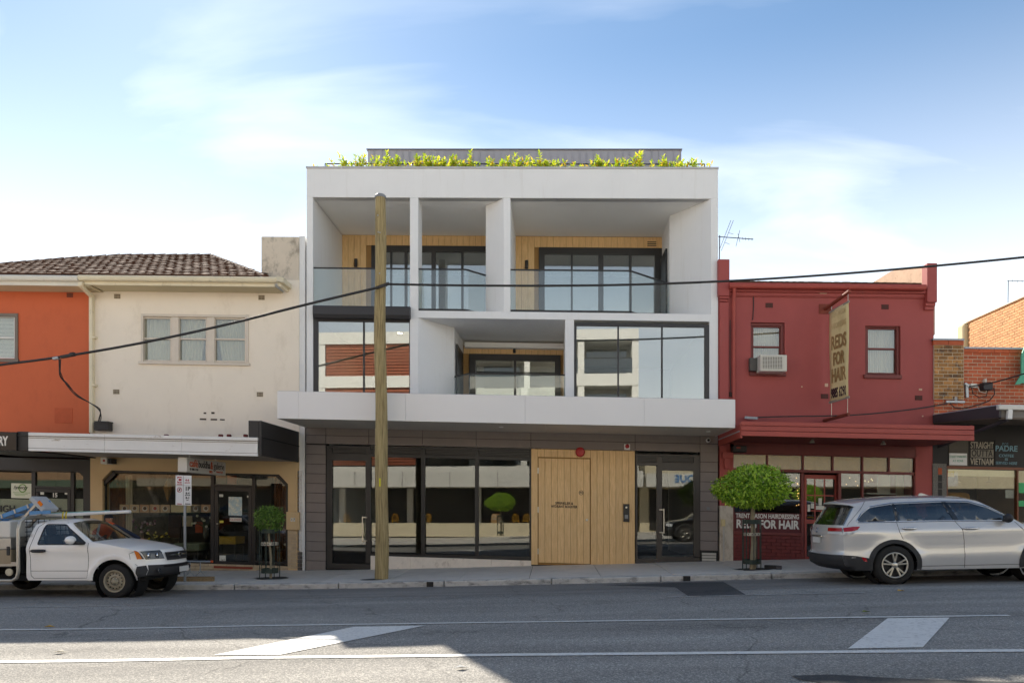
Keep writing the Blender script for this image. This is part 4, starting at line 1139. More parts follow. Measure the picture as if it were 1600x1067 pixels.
small_table(300, 848, 1.0, 'wooden window table inside the cafe behind the sign post', mat('cloth_striped', '77806f', .8, var=.3, vs=25))
for a, t, b, u, m_ in ((355, 741, 369, 756, 'a8452e'), (263, 797, 282, 840, '3a2016'), (305, 815, 316, 832, 'b8562e'), (285, 806, 300, 822, 'c9bfa6')):
    mb = MB(); mb.px(a, t, b, u, 1.4, 1.43); mb.build('wall_hanging', mat('hang_' + m_, m_, .8, var=.2, vs=9), cafe)
# ================================================================== RIGHT NEIGHBOURS: RED HAIRDRESSER, BRICK SHOP, FAR BRICK WALL
red = mat('red_paint', 'a04843', .65, var=.09, vs=1.1, stain='96514b', st=(.58, .85), ss=(1, 1, .4), bump=.07, bs=120)
red_t = mat('red_timber', 'a2443a', .55, var=.08, vs=3, hue=.04)
red_d = mat('dark_red_timber', '73302b', .55, var=.08, vs=3)
redb = thing('red_building', 'dark red rendered two-storey hairdresser with low tiled roof and red awning', 'building', (X(1290, 0), 0, path_z(X(1290, 0), 0)))
h1 = (1173, 505, 1226, 583); h2 = (1352, 508, 1407, 587)
mb = MB(); wallh(mb, 1122.5, 446, 1459, 700, 0, .3, [h1, h2], ref=1290); mb.build('wall', red, redb)
xl_, xr_ = X(1122.5, 0), X(1459, 0)
mb = MB(); mb.box(xl_, xl_ + .2, .3, 9, 0, W(1290, 450, 0)); mb.box(xr_ - .25, xr_, .3, 9, 0, W(1290, 450, 0)); mb.box(xl_, xr_, 9, 9.2, 0, W(1290, 450, 0)); mb.build('side_wall', red, redb)
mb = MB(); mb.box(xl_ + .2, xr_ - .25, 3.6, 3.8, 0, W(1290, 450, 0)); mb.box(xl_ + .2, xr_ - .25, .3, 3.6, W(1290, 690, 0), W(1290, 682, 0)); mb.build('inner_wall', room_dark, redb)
# piers with corbels
mb = MB(); mb.px(1122.5, 405, 1140, 462, -.14, .5); mb.px(1124.5, 462, 1139, 466.5, -.10, .4); mb.px(1124.5, 467.5, 1138, 471, -.06, .4); mb.px(1124.5, 472, 1139, 690, -.05, .2); mb.build('pier', red, redb, bev=.01)
mb = MB(); mb.px(1449, 411, 1464.5, 472, -.18, .1); mb.px(1446.5, 472.5, 1462, 478, -.12, .4); mb.px(1445, 478.5, 1460, 484, -.07, .4); mb.build('pier', red, redb, bev=.01)
# sunlit parapet of the party wall going back from the right pier
pk = MB(); xx = X(1449, .0)
prof = [(.5, 412), (1.0, 414), (4.6, 436), (4.6, 470), (.5, 470)]
vs = []
prof = [(.1, 7.98), (.5, 8.10), (2.0, 8.45), (3.4, 8.5), (3.4, 6.2), (.1, 6.2)]
for x in (X(1447.5, 0), X(1464, 0)):
    for y, z in prof: vs.append((x, y, z))
n_ = len(prof); pk.add(vs, [tuple(range(n_)), tuple(range(2 * n_ - 1, n_ - 1, -1))] + [(i, n_ + i, n_ + (i + 1) % n_, (i + 1) % n_) for i in range(n_)])
pk.build('party_parapet', mat('bare_render', 'c9a78d', .9, var=.15, vs=3, stain='8f6e58', st=(.55, .75), ss=(2, 2, 2), bump=.2, bs=40), redb, fix=True)
# low tiled roof strip
w_re = W(1290, 445, -.2)
mb = MB(); mb.add([S(xl_ + .3, -.15, w_re), S(xr_ - .2, -.15, w_re), S(xr_ - .2, 3.4, w_re + 1.10), S(xl_ + .3, 3.4, w_re + 1.10), S(xr_ - .2, 9, w_re), S(xl_ + .3, 9, w_re)], [(0, 1, 2, 3), (3, 2, 4, 5)])
rr = mb.build('roof', mat('roof_underlay', '3a2c24', .9), redb)
def more_tiles(root, x0, x1, Y0, w0, pitch, rows, m_=None):
    cs_ = math.cos(math.atan(pitch))
    for r_ in range(rows):
        y = Y0 + r_ * .285 * cs_; x = x0 + .15 * (r_ % 2)
        while x < x1:
            o = bpy.data.objects.new('tile', tme); COL.objects.link(o); o.parent = root
            o.location = S(x, y, w0 + pitch * (y - Y0) + rnd.uniform(0, .012)); o.rotation_euler = (math.atan(pitch) + rnd.uniform(-.02, .02), R, rnd.uniform(-.02, .02)); x += .25
more_tiles(rr, xl_ + .45, xr_ - .4, -.15, w_re + .01, .31, 6)
run(redb, 'gutter', red_t, 1140.5, 1448, -.28, [(0, 443), (-.02, 446), (.0, 449.5), (.03, 451), (.13, 451), (.13, 443)], 1290)
mb = MB(); mb.px(1140, 451, 1449, 457, -.12, .0, 1290); mb.px(1140, 457, 1449, 463, -.06, .0, 1290); mb.px(1140, 463, 1449, 465, -.03, .0, 1290); mb.build('cornice', red, redb, bev=.008)
mb = MB(); mb.tube([P(1147.5, 450, -.2), P(1147.5, 458, -.16), P(1146.5, 470, -.08), P(1146.5, 690, -.08)], .045, 10); autosmooth(mb.build('downpipe', red_t, redb))
mb = MB(); mb.tube([P(1177, 457, -.02), P(1177.5, 480, -.02), P(1176, 500, -.02)], .012, 5).tube([P(1141, 500, -.07), P(1140.5, 560, -.07), P(1142, 620, -.07)], .01, 5); mb.build('wall_cable', charbox, redb)
vr = mat('vent_red', '5c2322', .8)
for c in ((1202, 477), (1383, 479.5), (1288.5, 619), (1435.5, 621.5), (1139, 616)): air_brick(redb, *c, vr, 11.5, 7.5)
for a, t, b, u in ((1289, 599, 1294, 604), (1436, 607, 1441, 610), (1252, 603, 1254, 605), (1281, 457, 1292, 459), (1441, 649, 1443, 651)):
    mb = MB(); mb.px(a, t, b, u, -.012 if u > 470 else -.07, .01); mb.build('paint_chip', mat('paint_chip', 'c9a98f', .9), redb, bev=.004)
for (a, t, b, u), d in ((h1, 0), (h2, 1)):
    mb = MB(); mb.px(a, t, b, t + 4, .06, .2); mb.px(a, t + 4, a + 3, u, .06, .2); mb.px(b - 6, t + 4, b, u, .06, .2); mb.px(a - 1.5, u - 2, b + 2.5, u + 4, -.06, .2)
    mb.build('window_surround', red_d, redb, bev=.006)
    sash_window(redb, a + 3, t + 4.5, b - 6.5, u - 2.5, t + 37, .1, red_d, glass_old, 2.2)
    curtain(redb, a + 2, t + 3, b - 4, u, .3, mat('lace', 'cdbfae', .9, var=.08), 14, .012)
# air conditioner in the left window
ac = thing('air_conditioner', 'white window air conditioner set in the upper window of the red building', 'air conditioner', P(1206, 583, -.2))
acm = mat('ac_white', 'c9c4b8', .5, var=.06, stain='8f897c', st=(.62, .85)); acd = mat('ac_dark', '55514b', .6)
mb = MB(); mb.px(1188, 554, 1230, 580, -.42, .12); mb.build('case', acm, ac, bev=.02)
mb = MB(); mb.px(1190.5, 557, 1223, 576, -.425, -.41); gr = mb.build('grille', acd, ac)
for k in range(9):
    mb = MB(); mb.px(1190.5, 557.6 + k * 2.1, 1223, 558.5 + k * 2.1, -.435, -.425); mb.build('slat', acm, gr)
for k in range(9):
    mb = MB(); mb.px(1191 + k * 3.9, 557, 1191.8 + k * 3.9, 576, -.432, -.425); mb.build('slat', acm, gr)
mb = MB(); mb.px(1172, 559, 1186, 579, -.15, .1); mb.build('side_vent', acd, ac); 
# ---------------------------------------------------------------- red awning
YW = -2.2
wx0, wx1 = X(1158.5, YW), X(1522, YW)
fas = MB(); fas.px(1158.5, 662, 1522, 684, YW, YW + .06, 1340)
fo_ = fas.build('awning_fascia', red_d, redb)
for t, u in ((661.5, 668), (668.7, 676), (676.7, 684.5)):
    mb = MB(); mb.px(1158, t, 1522.5, u, YW - .03, YW, 1340); mb.build('fascia_board', red_t, fo_, bev=.008)
ws1, ws0 = W(1340, 682, YW), W(1340, 680, YW)
x0_ = X(1122.5, 0)
for k in range(34):
    p, q = lerp(YW + .06, 0, k / 34), lerp(YW + .06, 0, (k + 1) / 34) - .01
    mb = MB(); mb.box(x0_ + .02, wx1, p, q, ws0 - .02, ws0); mb.build('soffit_board', red_d, fo_)
mb = MB(); mb.box(x0_, wx1, YW + .06, 0, ws0 + .03, ws0 + .06); mb.build('awning_roof', zinc, redb)
mb = MB(); mb.box(x0_ + .01, x0_ + .06, YW, 0, W(1158, 684, YW), W(1158, 662, YW)); mb.build('end_board', red_t, redb)
mb = MB(); mb.box(wx1 - .05, wx1, YW + .06, -.0, W(1522, 684, YW), W(1522, 664, YW)); mb.build('end_board', red_t, redb)
for px_, py_ in ((1269, 687), (1380, 690)):
    q = P(px_, py_, -1.2); mb = MB(); mb.lathe([(.02, .06), (.025, .0), (.06, -.06), (.06, -.075)], (q.x, -1.2, q.z), 'z', 14); mb.build('spot_lamp', mat('lamp_grey', '9a958c', .5), redb)
# ---------------------------------------------------------------- red shopfront
mb = MB(); mb.px(1140, 694, 1432, 711, -.02, .25); mb.build('beam', red_d, redb, bev=.01)
mb = MB(); mb.px(1430.5, 690, 1457, 885, -.02, .3); mb.build('pier', red, redb)
mb = MB(); mb.px(1124.5, 690, 1146, 790, -.02, .3); mb.build('pier', red, redb)
mb = MB(); mb.px(1124.5, 790, 1145.5, 886, -.02, .3); mb.build('pier', mat('bare_cream', 'c6bbab', .85, var=.08, stain='9a8b78', st=(.5, .7), ss=(2, 2, 1)), redb)
mb = MB(); mb.px(1129, 706, 1145.5, 716, -.1, .0); mb.px(1132, 716, 1141, 732, -.08, .0); mb.build('corbel', red, redb, bev=.01)
mb = MB(); mb.px(1127.5, 811, 1133.5, 822, -.1, .0); mb.build('meter', mat('meter_cream', 'c9b78a', .6), redb, bev=.01)
mb = MB(); mb.tube([P(1130.5, 822, -.06), P(1130.5, 880, -.06)], .02, 8); mb.build('conduit', mat('conduit', 'b3b0aa', .5), redb)
mb = MB(); mb.px(1146, 696, 1167, 706, -.3, -.02); al = mb.build('alarm_box', charbox, redb, bev=.015)
mb = MB(); mb.px(1151, 698, 1157, 700.5, -.306, -.29); mb.build('badge', mat('letter_red', 'a33a2c', .7, var=0), al)
fr_ = MB()
fr_.px(1144.5, 709.5, 1431, 712.5, .0, .14, 1290); fr_.px(1144.5, 734.5, 1431, 738.5, .0, .14, 1290)
cl = [1145, 1199.3, 1255, 1301.5, 1348, 1389.5, 1430]
for c in cl: fr_.px(c - 1.2, 712.5, c + 1.2, 734.5, .01, .13, 1290)
fro = fr_.build('shopfront_frame', red_d, redb)
frost = glass('patterned_glass', (.75, .66, .46), .05, 1.45, .0, .25)
for a, b in zip(cl, cl[1:]):
    g = MB(); g.px(a + 1.2, 712.5, b - 1.2, 734.5, .06, .07, 1290); g.build('pane', frost, fro)
mb = MB(); mb.box(X(1146, .6), X(1430, .6), .6, .64, W(1290, 738, .6), W(1290, 708, .6)); mb.build('clerestory_back', mat('clerestory_cream', 'c5a66e', .8, var=.2, vs=3), redb)
mb = MB(); mb.px(1144.5, 738.5, 1147.5, 835, .0, .14); mb.px(1252, 738.5, 1256, 878, .0, .14); mb.px(1147.5, 831, 1252, 835.5, -.06, .14); mb.px(1310, 738.5, 1314.5, 885, .0, .14); mb.px(1347, 738.5, 1349.5, 810, .0, .14); mb.px(1428, 738.5, 1431, 885, .0, .14); mb.px(1314, 810, 1428, 815, .0, .14)
wf = mb.build('window_frame', red_d, redb, bev=.004)
for a, b, u in ((1147.5, 1252, 831), (1314.5, 1347, 810), (1349.5, 1428, 810)):
    g = MB(); g.px(a, 738.5, b, u, .06, .07); g.build('pane', glass_shop, wf)
base = MB(); base.px(1145, 835.5, 1256, 888, .02, .3, 1200); bo = base.build('stall_riser', mat('red_mortar', '4f2220', .9), redb)
brick_rows(bo, 1145.5, 1255.5, 836, 9, mat('red_painted_brick', '6f2723', .6, var=.1, vs=6, hue=.06, stain='a88068', st=(.66, .8), ss=(1.5, 1, 3)), -.012, bw=15, bh=5.4, gap=.4, th=.04, ref=1200)
mb = MB(); mb.px(1314, 815, 1430, 888, -.01, .3); mb.build('stall_riser', red_d, redb)
mb = MB(); mb.px(1147.8, 801, 1251.5, 831, .03, .05, 1200); sg = mb.build('window_sign', mat('sign_red', '5b1518', .5, var=.04), redb)
lw = mat('letter_white', 'd9d4cb', .6, var=.05)
p = P(1199, 806.5, .028); text('lettering', 'TRENT MASON HAIRDRESSING', (p.x, .028, p.z), .165, lw, sg, rot=(math.pi / 2, math.atan(R * .8), 0), bold=.004, fit=1.62)
p = P(1199, 819.5, .028); text('lettering', 'REDS FOR HAIR', (p.x, .028, p.z), .30, lw, sg, rot=(math.pi / 2, math.atan(R * .8), 0), bold=.011, fit=1.61)
# door with small panes
mb = MB(); mb.px(1257, 742, 1310, 748, .16, .22); mb.px(1257, 748, 1260.5, 885, .161, .22); mb.px(1304.5, 748, 1310, 885, .161, .22); mb.px(1260.5, 812, 1304.5, 818, .16, .22); mb.px(1260.5, 870, 1304.5, 885, .16, .22)
for c in (1273.5, 1288.5): mb.px(c - .8, 748, c + .8, 812, .17, .21)
mb.px(1260.5, 773, 1304.5, 774.8, .171, .209).px(1260.5, 797, 1304.5, 798.8, .171, .209)
rd = mb.build('door', red_t, redb)
g = MB(); g.px(1260.5, 748, 1304.5, 812, .185, .19); g.build('pane', glass_shop, rd); g = MB(); g.px(1260.5, 818, 1304.5, 870, .185, .19); g.build('pane', glass_shop, rd)
p = P(1261, 808, .14); mb = MB(); mb.tube([p, p + Vector((.12, -.02, .01)), p + Vector((.16, 0, -.01))], .018, 8); mb.build('handle', mat('brass', 'b08a3c', .3, metal=.9), rd)
for a, t, b, u in ((1262, 788, 1266, 799), (1267, 786, 1272, 794), (1275, 790, 1288, 796), (1279, 778, 1284, 789)):
    mb = MB(); mb.px(a, t, b, u, .17, .176); mb.build('sticker', pw, rd)
# things in the window: shelf, lamps and mirrors
mb = MB(); mb.px(1355, 770, 1400, 772, .5, .9); mb.px(1371, 742, 1391, 770, .8, .83); mb.build('window_shelf', mat('shelf_white', 'c9c4bb', .6), redb)
mb = MB(); mb.px(1401, 742, 1412, 815, .7, .75); mb.build('window_panel', mat('panel_cream', 'c8bda4', .7), redb)
fairy = emit('fairy_light', (1.0, .55, .15), .5)
for k in range(26):
    px_, py_ = (rnd.uniform(1244, 1251), rnd.uniform(742, 790)) if k < 14 else (rnd.uniform(1320, 1365), rnd.choice((rnd.uniform(745, 760), rnd.uniform(778, 792))))
    q = P(px_, py_, .35); mb = MB(); mb.ball(q, .012, n=6, m=4); mb.build('fairy_light', fairy, redb)

# ---------------------------------------------------------------- banner on brackets
bn = thing('banner_sign', 'faded cream hanging banner reading REDS FOR HAIR on the red wall', 'banner', P(1310, 600, -.5))
rust = mat('rust_pipe', '7d3522', .7, var=.2, vs=8); can = mat('banner_canvas', 'd3c08e', .85, var=.06, vs=3, stain='b59d68', st=(.55, .8), ss=(1, 1, .5))
yb0, yb1 = -.2, -1.05
bx = X(1309, -.6)
def bpt(px_, py_):   # the banner's plane runs out from the wall
    Y = bx and (CY + 0)
    lo, hi = -2.5, .0
    for _ in range(40):
        m_ = (lo + hi) / 2
        if X(px_, m_) < X(1290, 0) + 0.0 + (-m_ - .25) * .14 * 1: hi = m_
        else: lo = m_
    return P(px_, py_, (lo + hi) / 2)
A_ = Vector((X(1296.5, -.22), -.22, 0)); B_ = Vector((X(1326, -1.0), -1.0, 0))
def bq(f, py):   # f: 0 at the wall side, 1 outside; py = pixel row at that edge
    q = A_.lerp(B_, f); px_ = lerp(1296.5, 1326, f); q.z = Zp(px_, py, q.y); return q
nv = (B_ - A_).normalized().cross(Vector((0, 0, 1))).normalized()
if nv.y > 0: nv = -nv
mb = MB(); vs = []; fs = []
for j in range(13):
    for i in range(7):
        f = i / 6; py = lerp(lerp(489, 471, f), lerp(629, 620, f), j / 12)
        vs.append(bq(f, py) + nv * (.012 * math.sin(3 * f + j * .5)))
fs = [(j * 7 + i, j * 7 + i + 1, (j + 1) * 7 + i + 1, (j + 1) * 7 + i) for j in range(12) for i in range(6)]
mb.add(vs, fs); bo_ = mb.build('canvas', can, bn, smooth=True); so = bo_.modifiers.new('solid', 'SOLIDIFY'); so.thickness = .006
for t0, t1, nm in ((489, 471, 'top_batten'), (629, 620, 'bottom_batten')):
    mb = MB(); mb.bar(bq(-.03, t0), bq(1.03, t1), .03, .05); mb.build(nm, mat('batten', '8d8478', .7), bn)
wp = P(1288, 481, -.01)
mb = MB(); mb.px(1280, 475, 1300, 490, -.02, .0); mb.build('bracket_plate', rust, bn)
mb = MB(); mb.tube([P(1290, 483, -.02), bq(1.05, 455)], .045, 10); autosmooth(mb.build('bracket_pipe', rust, bn))
mb = MB(); mb.tube([P(1288, 657, -.02), bq(1.0, 647)], .045, 10); autosmooth(mb.build('bracket_pipe', rust, bn))
mb = MB()
for f, a, b in ((.1, 484, 479), (.97, 472, 460), (.1, 629, 653), (.95, 620, 647)): mb.tube([bq(f, a), bq(f, b)], .008, 5)
mb.build('tie_wire', steel, bn)
bang = math.atan2(B_.y - A_.y, B_.x - A_.x)
ltb = mat('banner_letter', '96764a', .8, var=.1, vs=10); ltd = mat('banner_letter_dark', '3a1d22', .8, var=.1); ltf = mat('banner_letter_faded', 'c0a87a', .8, var=.1)
blen = (B_ - A_).length
slope_t = math.atan2(bq(1, 478).z - bq(0, 495).z, blen)
rotm = Matrix.Rotation(bang, 4, 'Z') @ Matrix.Rotation(math.pi / 2, 4, 'X')
rb_ = rotm.to_euler()
for s_, py0, size, m_, bold, sx in (('TRENT MASON', 489, .20, ltf, .004, .6), ('HAIRDRESSING', 507, .19, ltf, .004, .62), ('REDS', 534, .47, ltb, .014, .62), ('FOR', 560, .44, ltb, .014, .48), ('HAIR', 586, .47, ltb, .014, .62), ('9885 6290', 613, .33, ltd, .012, .64)):
    q = bq(.5, py0) + nv * .016
    text('lettering', s_, q, size, m_, bn, rot=rb_, bold=bold, fit=sx, ext=.002)

# ---------------------------------------------------------------- brick shop at the right edge
bs = thing('brick_shop', 'red brick shop with mottled brick pier and dark awning at the right edge', 'building', (X(1540, 0), 0, path_z(X(1540, 0), 0)))
mort = mat('brick_mortar', 'c6b79f', .95, var=.1)
br_r = mat('red_brick', 'b85c3a', .85, var=.16, vs=9, hue=.22, bump=.15, bs=60)
br_m = mat('mottled_brick', 'a0713f', .85, var=.3, vs=9, hue=.45, bump=.15, bs=60, stain='3e3230', st=(.52, .66), ss=(3, 3, 3))
bw_ = MB(); bw_.px(1459.5, 533, 1506, 624, -.052, .4, 1483); bw_.px(1459.5, 624, 1506, 660, .008, .4, 1483); bw_.px(1506, 544, 1680, 700, .008, .4, 1560); bwo = bw_.build('wall', mort, bs)
mb = MB(); mb.box(X(1460, .4), X(1680, .4), .4, 9, 0, W(1560, 560, .4)); mb.box(X(1460, 0), X(1680, 0), 5, 5.2, 0, W(1560, 560, 0)); 
brick_rows(bwo, 1460, 1505.5, 540, 15, br_m, -.06, bw=14.5, bh=5.6, gap=.9, th=.08, ref=1483)
brick_rows(bwo, 1460, 1505.5, 624, 5, br_r, .0, bw=14.5, bh=5.6, gap=.9, th=.08, ref=1483)
brick_rows(bwo, 1506, 1640, 551, 17, br_r, .0, bw=14.5, bh=5.6, gap=.9, th=.08, ref=1560)
brick_rows(bwo, 1458.5, 1506.5, 531.5, 1, br_r, -.08, bw=24, bh=8, gap=.5, th=.1, ref=1483)
brick_rows(bwo, 1506, 1640, 545.5, 1, br_r, -.03, bw=24, bh=6, gap=.5, th=.1, ref=1560)
capm = mat('cap_metal', '8f9398', .4, metal=.5, var=.04)
mb = MB(); mb.px(1458, 528.8, 1507, 531.5, -.11, .45, 1483); mb.px(1507, 542.5, 1680, 545.3, -.06, .45, 1560); mb.build('coping', capm, bs)
mb = MB(); mb.box(X(1459, 0), X(1680, 0), 8.8, 9, 0, W(1560, 560, 0)); mb.box(X(1680, 0) - .2, X(1680, 0), .4, 9, 0, W(1560, 560, 0)); mb.box(X(1459, 0), X(1680, 0), .4, 9, W(1560, 566, 0), W(1560, 560, 0)); mb.build('rear_wall', mort, bs)
# awning with dark side board and gutter
YS = -2.4
sa = X(1561, YS); zt_, zb_ = W(1561, 633, YS), W(1561, 654, YS)
mb = MB(); b0 = S(X(1457.5, -.02), -.02, W(1457.5, 648.5, -.02)); b1 = S(X(1457.5, -.02), -.02, W(1457.5, 662, -.02)); a0 = S(sa, YS, zt_); a1 = S(sa, YS, zb_)
mb.slab([a0, b0, b1, a1], (1, 0, 0), .05); mb.build('awning_side', mat('awning_charcoal', '38353a', .55, var=.05), bs)
mb = MB(); a2 = S(X(1720, YS), YS, zb_); b2 = S(X(1720, -.02), -.02, W(1457.5, 662, -.02)); mb.slab([a1, a2, b2, b1], (0, 0, 1), .03); mb.build('awning_soffit', mat('brown_soffit', '6a5b4d', .8, var=.1), bs)
mb = MB(); a3 = S(X(1720, YS), YS, zt_); b3 = S(X(1720, -.02), -.02, W(1457.5, 648.5, -.02)); mb.slab([a0, a3, b3, b0], (0, 0, 1), .02); mb.build('awning_sheet', zinc, bs)
mb = MB(); mb.px(1561.5, 637, 1720, 655, YS + .02, YS + .06, 1580); mb.build('awning_fascia', mat('fascia_grey', '77716b', .6, var=.05), bs)
mb = MB(); mb.px(1561, 632, 1720, 640, YS - .1, YS + .02, 1580); mb.build('gutter', mat('gutter_white', 'd0ccc4', .5, var=.05), bs, bev=.02)
mb = MB(); mb.bar(P(1577.5, 640, YS - .06), P(1576.5, 655, YS - .06), .10, .09, (0, 1, 0)); mb.build('downpipe', mat('pipe_white', 'dcdad6', .4, var=.04), bs, bev=.015)
mb = MB(); mb.tube([P(1574, 655, YS + .05), P(1560, 661, YS + .3), P(1467, 697, -.1)], .045, 10); autosmooth(mb.build('drain_pipe', mat('awning_charcoal', '38353a', .55, var=.05), bs))
for k in range(20):
    pass
# shopfront below
darkp = mat('dark_panel', '2f2b28', .7, var=.1); peb = mat('pebble_dash', '77736c', .9, var=.6, vs=40, bump=.6, bs=60)
mb = MB(); mb.px(1457.5, 688, 1480, 724, -.02, .2); mb.px(1480, 660, 1640, 734, .0, .2); mb.px(1457.5, 655, 1480, 690, .01, .2); mb.build('sign_board', darkp, bs)
mb = MB(); mb.px(1457.5, 724, 1479, 888, -.05, .2); po = mb.build('pebble_pier', peb, bs)
for k in range(5): mb = MB(); mb.px(1466, 731 + k * 11, 1472, 741 + k * 11, -.056, .0); mb.build('brick', br_r if k < 1 else darkp, po)
mb = MB(); mb.px(1483, 688, 1513, 728, -.02, .0); mb.build('speckled_panel', mat('speckle', '5d564c', .8, var=.4, vs=60), bs)
mb = MB(); mb.px(1483.5, 708, 1511, 726.5, -.035, -.02); ps = mb.build('paper_sign', mat('label_white', 'e2e0dc', .5, var=.02), bs)
chalk = mat('chalk', 'b5aa98', .9, var=.25, vs=14); chalk_b = mat('chalk_blue', '7fa3ad', .9, var=.25, vs=14); chg = mat('chalk_green', '7fae97', .8)
p = P(1497, 713.5, -.04); text('lettering', 'STREET PARKING', (p.x, -.038, p.z), .085, chg, ps, fit=.42); p = P(1497, 720, -.04); text('lettering', 'AT REAR', (p.x, -.038, p.z), .085, chg, ps, sx=.8)
mb = MB(); mb.px(1514.5, 688, 1553, 728.5, -.02, .0); c1_ = mb.build('chalkboard', darkp, bs); mb = MB(); mb.px(1555, 688, 1590, 728.5, -.02, .0); c2_ = mb.build('chalkboard', darkp, bs)
mb = MB(); mb.px(1517, 702, 1552.5, 714.5, -.024, -.02); mb.build('chalk_block', mat('chalk_block', '8d8577', .9, var=.2, vs=12), c1_)
for s_, py_, m_ in (('STRAIGHT', 696, chalk), ('OUTTA', 708.5, darkp), ('VIETNAM', 721.5, chalk)):
    p = P(1534.5, py_, -.03); text('lettering', s_, (p.x, -.028, p.z), .235, m_, c1_, bold=.003, fit=.57 if len(s_) > 5 else .52, rot=(math.pi / 2, R, 0))
for s_, py_, sz, sx in (('PADRE', 701, .2, .54), ('COFFEE', 712, .1, .37), ('IS', 717.5, .09, .07), ('SERVED HERE', 723.5, .1, .53)):
    p = P(1572.5, py_, -.03); text('lettering', s_, (p.x, -.028, p.z), sz, chalk_b, c2_, bold=.004 if sz > .15 else .001, fit=sx, rot=(math.pi / 2, R, 0))
mb = MB(); cr_ = [P(a, b, -.028) for a, b in ((1567, 691.5), (1566.5, 696), (1575, 696), (1574.8, 691.5), (1573, 693.5), (1571, 691.5), (1569, 693.5), (1567, 691.5))]; mb.tube(cr_, .007, 5); mb.build('crown_drawing', chalk_b, c2_)
mb = MB(); mb.px(1479, 729.5, 1640, 733.5, -.01, .12); mb.px(1479, 733.5, 1481, 860, -.01, .12); mb.px(1589.5, 733.5, 1591.5, 860, -.01, .12); mb.px(1479, 855, 1640, 885, -.01, .2)
wfr = mb.build('window_frame', mat('copper_frame', '7a4426', .5, var=.1), bs)
g = MB(); g.px(1481, 733.5, 1589.5, 855, .05, .06); g.build('pane', glass_shop, wfr); g = MB(); g.px(1591.5, 733.5, 1640, 855, .05, .06); g.build('pane', glass_shop, wfr)
mb = MB(); mb.px(1481.5, 734, 1589, 744, .075, .085); mb.build('window_banner', mat('banner_cream', 'd2ceae', .7, var=.05), bs)
mb = MB(); mb.px(1481, 735.5, 1491, 744.5, .068, .074); mb.build('window_sticker', mat('sticker_yellow', 'd0ac12', .6), bs)
mb = MB(); mb.px(1591.8, 754, 1604, 770, .03, .04); mb.px(1591.8, 782, 1604, 791, .03, .04); mb.build('window_poster', mat('poster_green', '3fae6a', .6, var=.2, vs=10), bs)
mb = MB(); mb.px(1571, 765, 1584, 778, .07, .075); mb.build('window_poster', pw, bs)
mb = MB(); mb.px(1481, 769, 1518, 800, 1.2, 1.6); mb.build('counter', mat('counter_yellow', 'a8762a', .6), bs, bev=.1)
mb = MB(); mb.box(X(1459, 0), X(1680, 0), 4, 4.2, W(1560, 880, 0), W(1560, 690, 0)); mb.build('inner_wall', room_dark, bs)
for px_ in (1496, 1545.5):
    q = P(px_, 752, .9); mb = MB(); mb.lathe([(.015, .2), (.015, .03), (.09, -.02), (.09, -.03)], q, 'z', 12); mb.build('pendant_lamp', mat('lamp_grey', '9a958c', .5), bs)
mb = MB(); mb.slab([P(1602, 540, -.3), P(1596, 555, -.3), P(1596, 585, -.3), P(1586.5, 600.5, -.3), P(1594, 600, -.3), P(1598, 598, -.3), P(1602, 600, -.3), P(1630, 600, -.3), P(1630, 540, -.3)], (0, 1, 0), .04)
gs = mb.build('green_sign', mat('sign_green', '4fa383', .6, var=.05), None); tag(gs, 'pale green shaped sign on the brick wall at the right edge', 'sign')
# service fittings on the brick wall
gal = mat('galvanised', 'a9abac', .45, metal=.6, var=.1)
mb = MB(); mb.px(1537, 597, 1552, 609, -.2, .0); mb.build('junction_box', charbox, bs, bev=.02)
mb = MB(); mb.px(1517, 599, 1527, 605, -.12, .0); mb.px(1539, 591.5, 1542, 597, -.1, .0); mb.build('fuse_holder', pw, bs, bev=.01)
mb = MB(); mb.bar(P(1510, 601, -.05), P(1511, 621, -.05), .06, .06); mb.bar(P(1507, 599, -.06), P(1513, 603, -.06), .08, .05); mb.bar(P(1478, 627.5, -.08), P(1507, 628, -.08), .05, .05); mb.bar(P(1494, 620, -.06), P(1494, 630, -.06), .05, .05); mb.build('cable_bracket', gal, bs)
wire_b = mat('cable_black', '1c1a1a', .6, var=0); wire_w = mat('cable_cream', 'c9bfae', .6, var=0)
mb = MB(); mb.tube([P(1518, 603, -.08), P(1520, 615, -.1), P(1530, 621, -.1), P(1541, 619, -.1), P(1544, 608, -.08)], .012, 6); mb.tube([P(1553, 606, -.08), P(1554, 616, -.1), P(1546, 626, -.1), P(1530, 632, -.1), P(1508, 638, -.1), P(1492, 637, -.1), P(1484, 630, -.1)], .014, 6); mb.build('service_cable', wire_b, bs)
mb = MB(); mb.tube([P(1527, 603, -.09), P(1531, 612, -.12), P(1540, 614, -.1), P(1542, 608, -.1)], .011, 6); mb.build('service_cable', wire_w, bs)

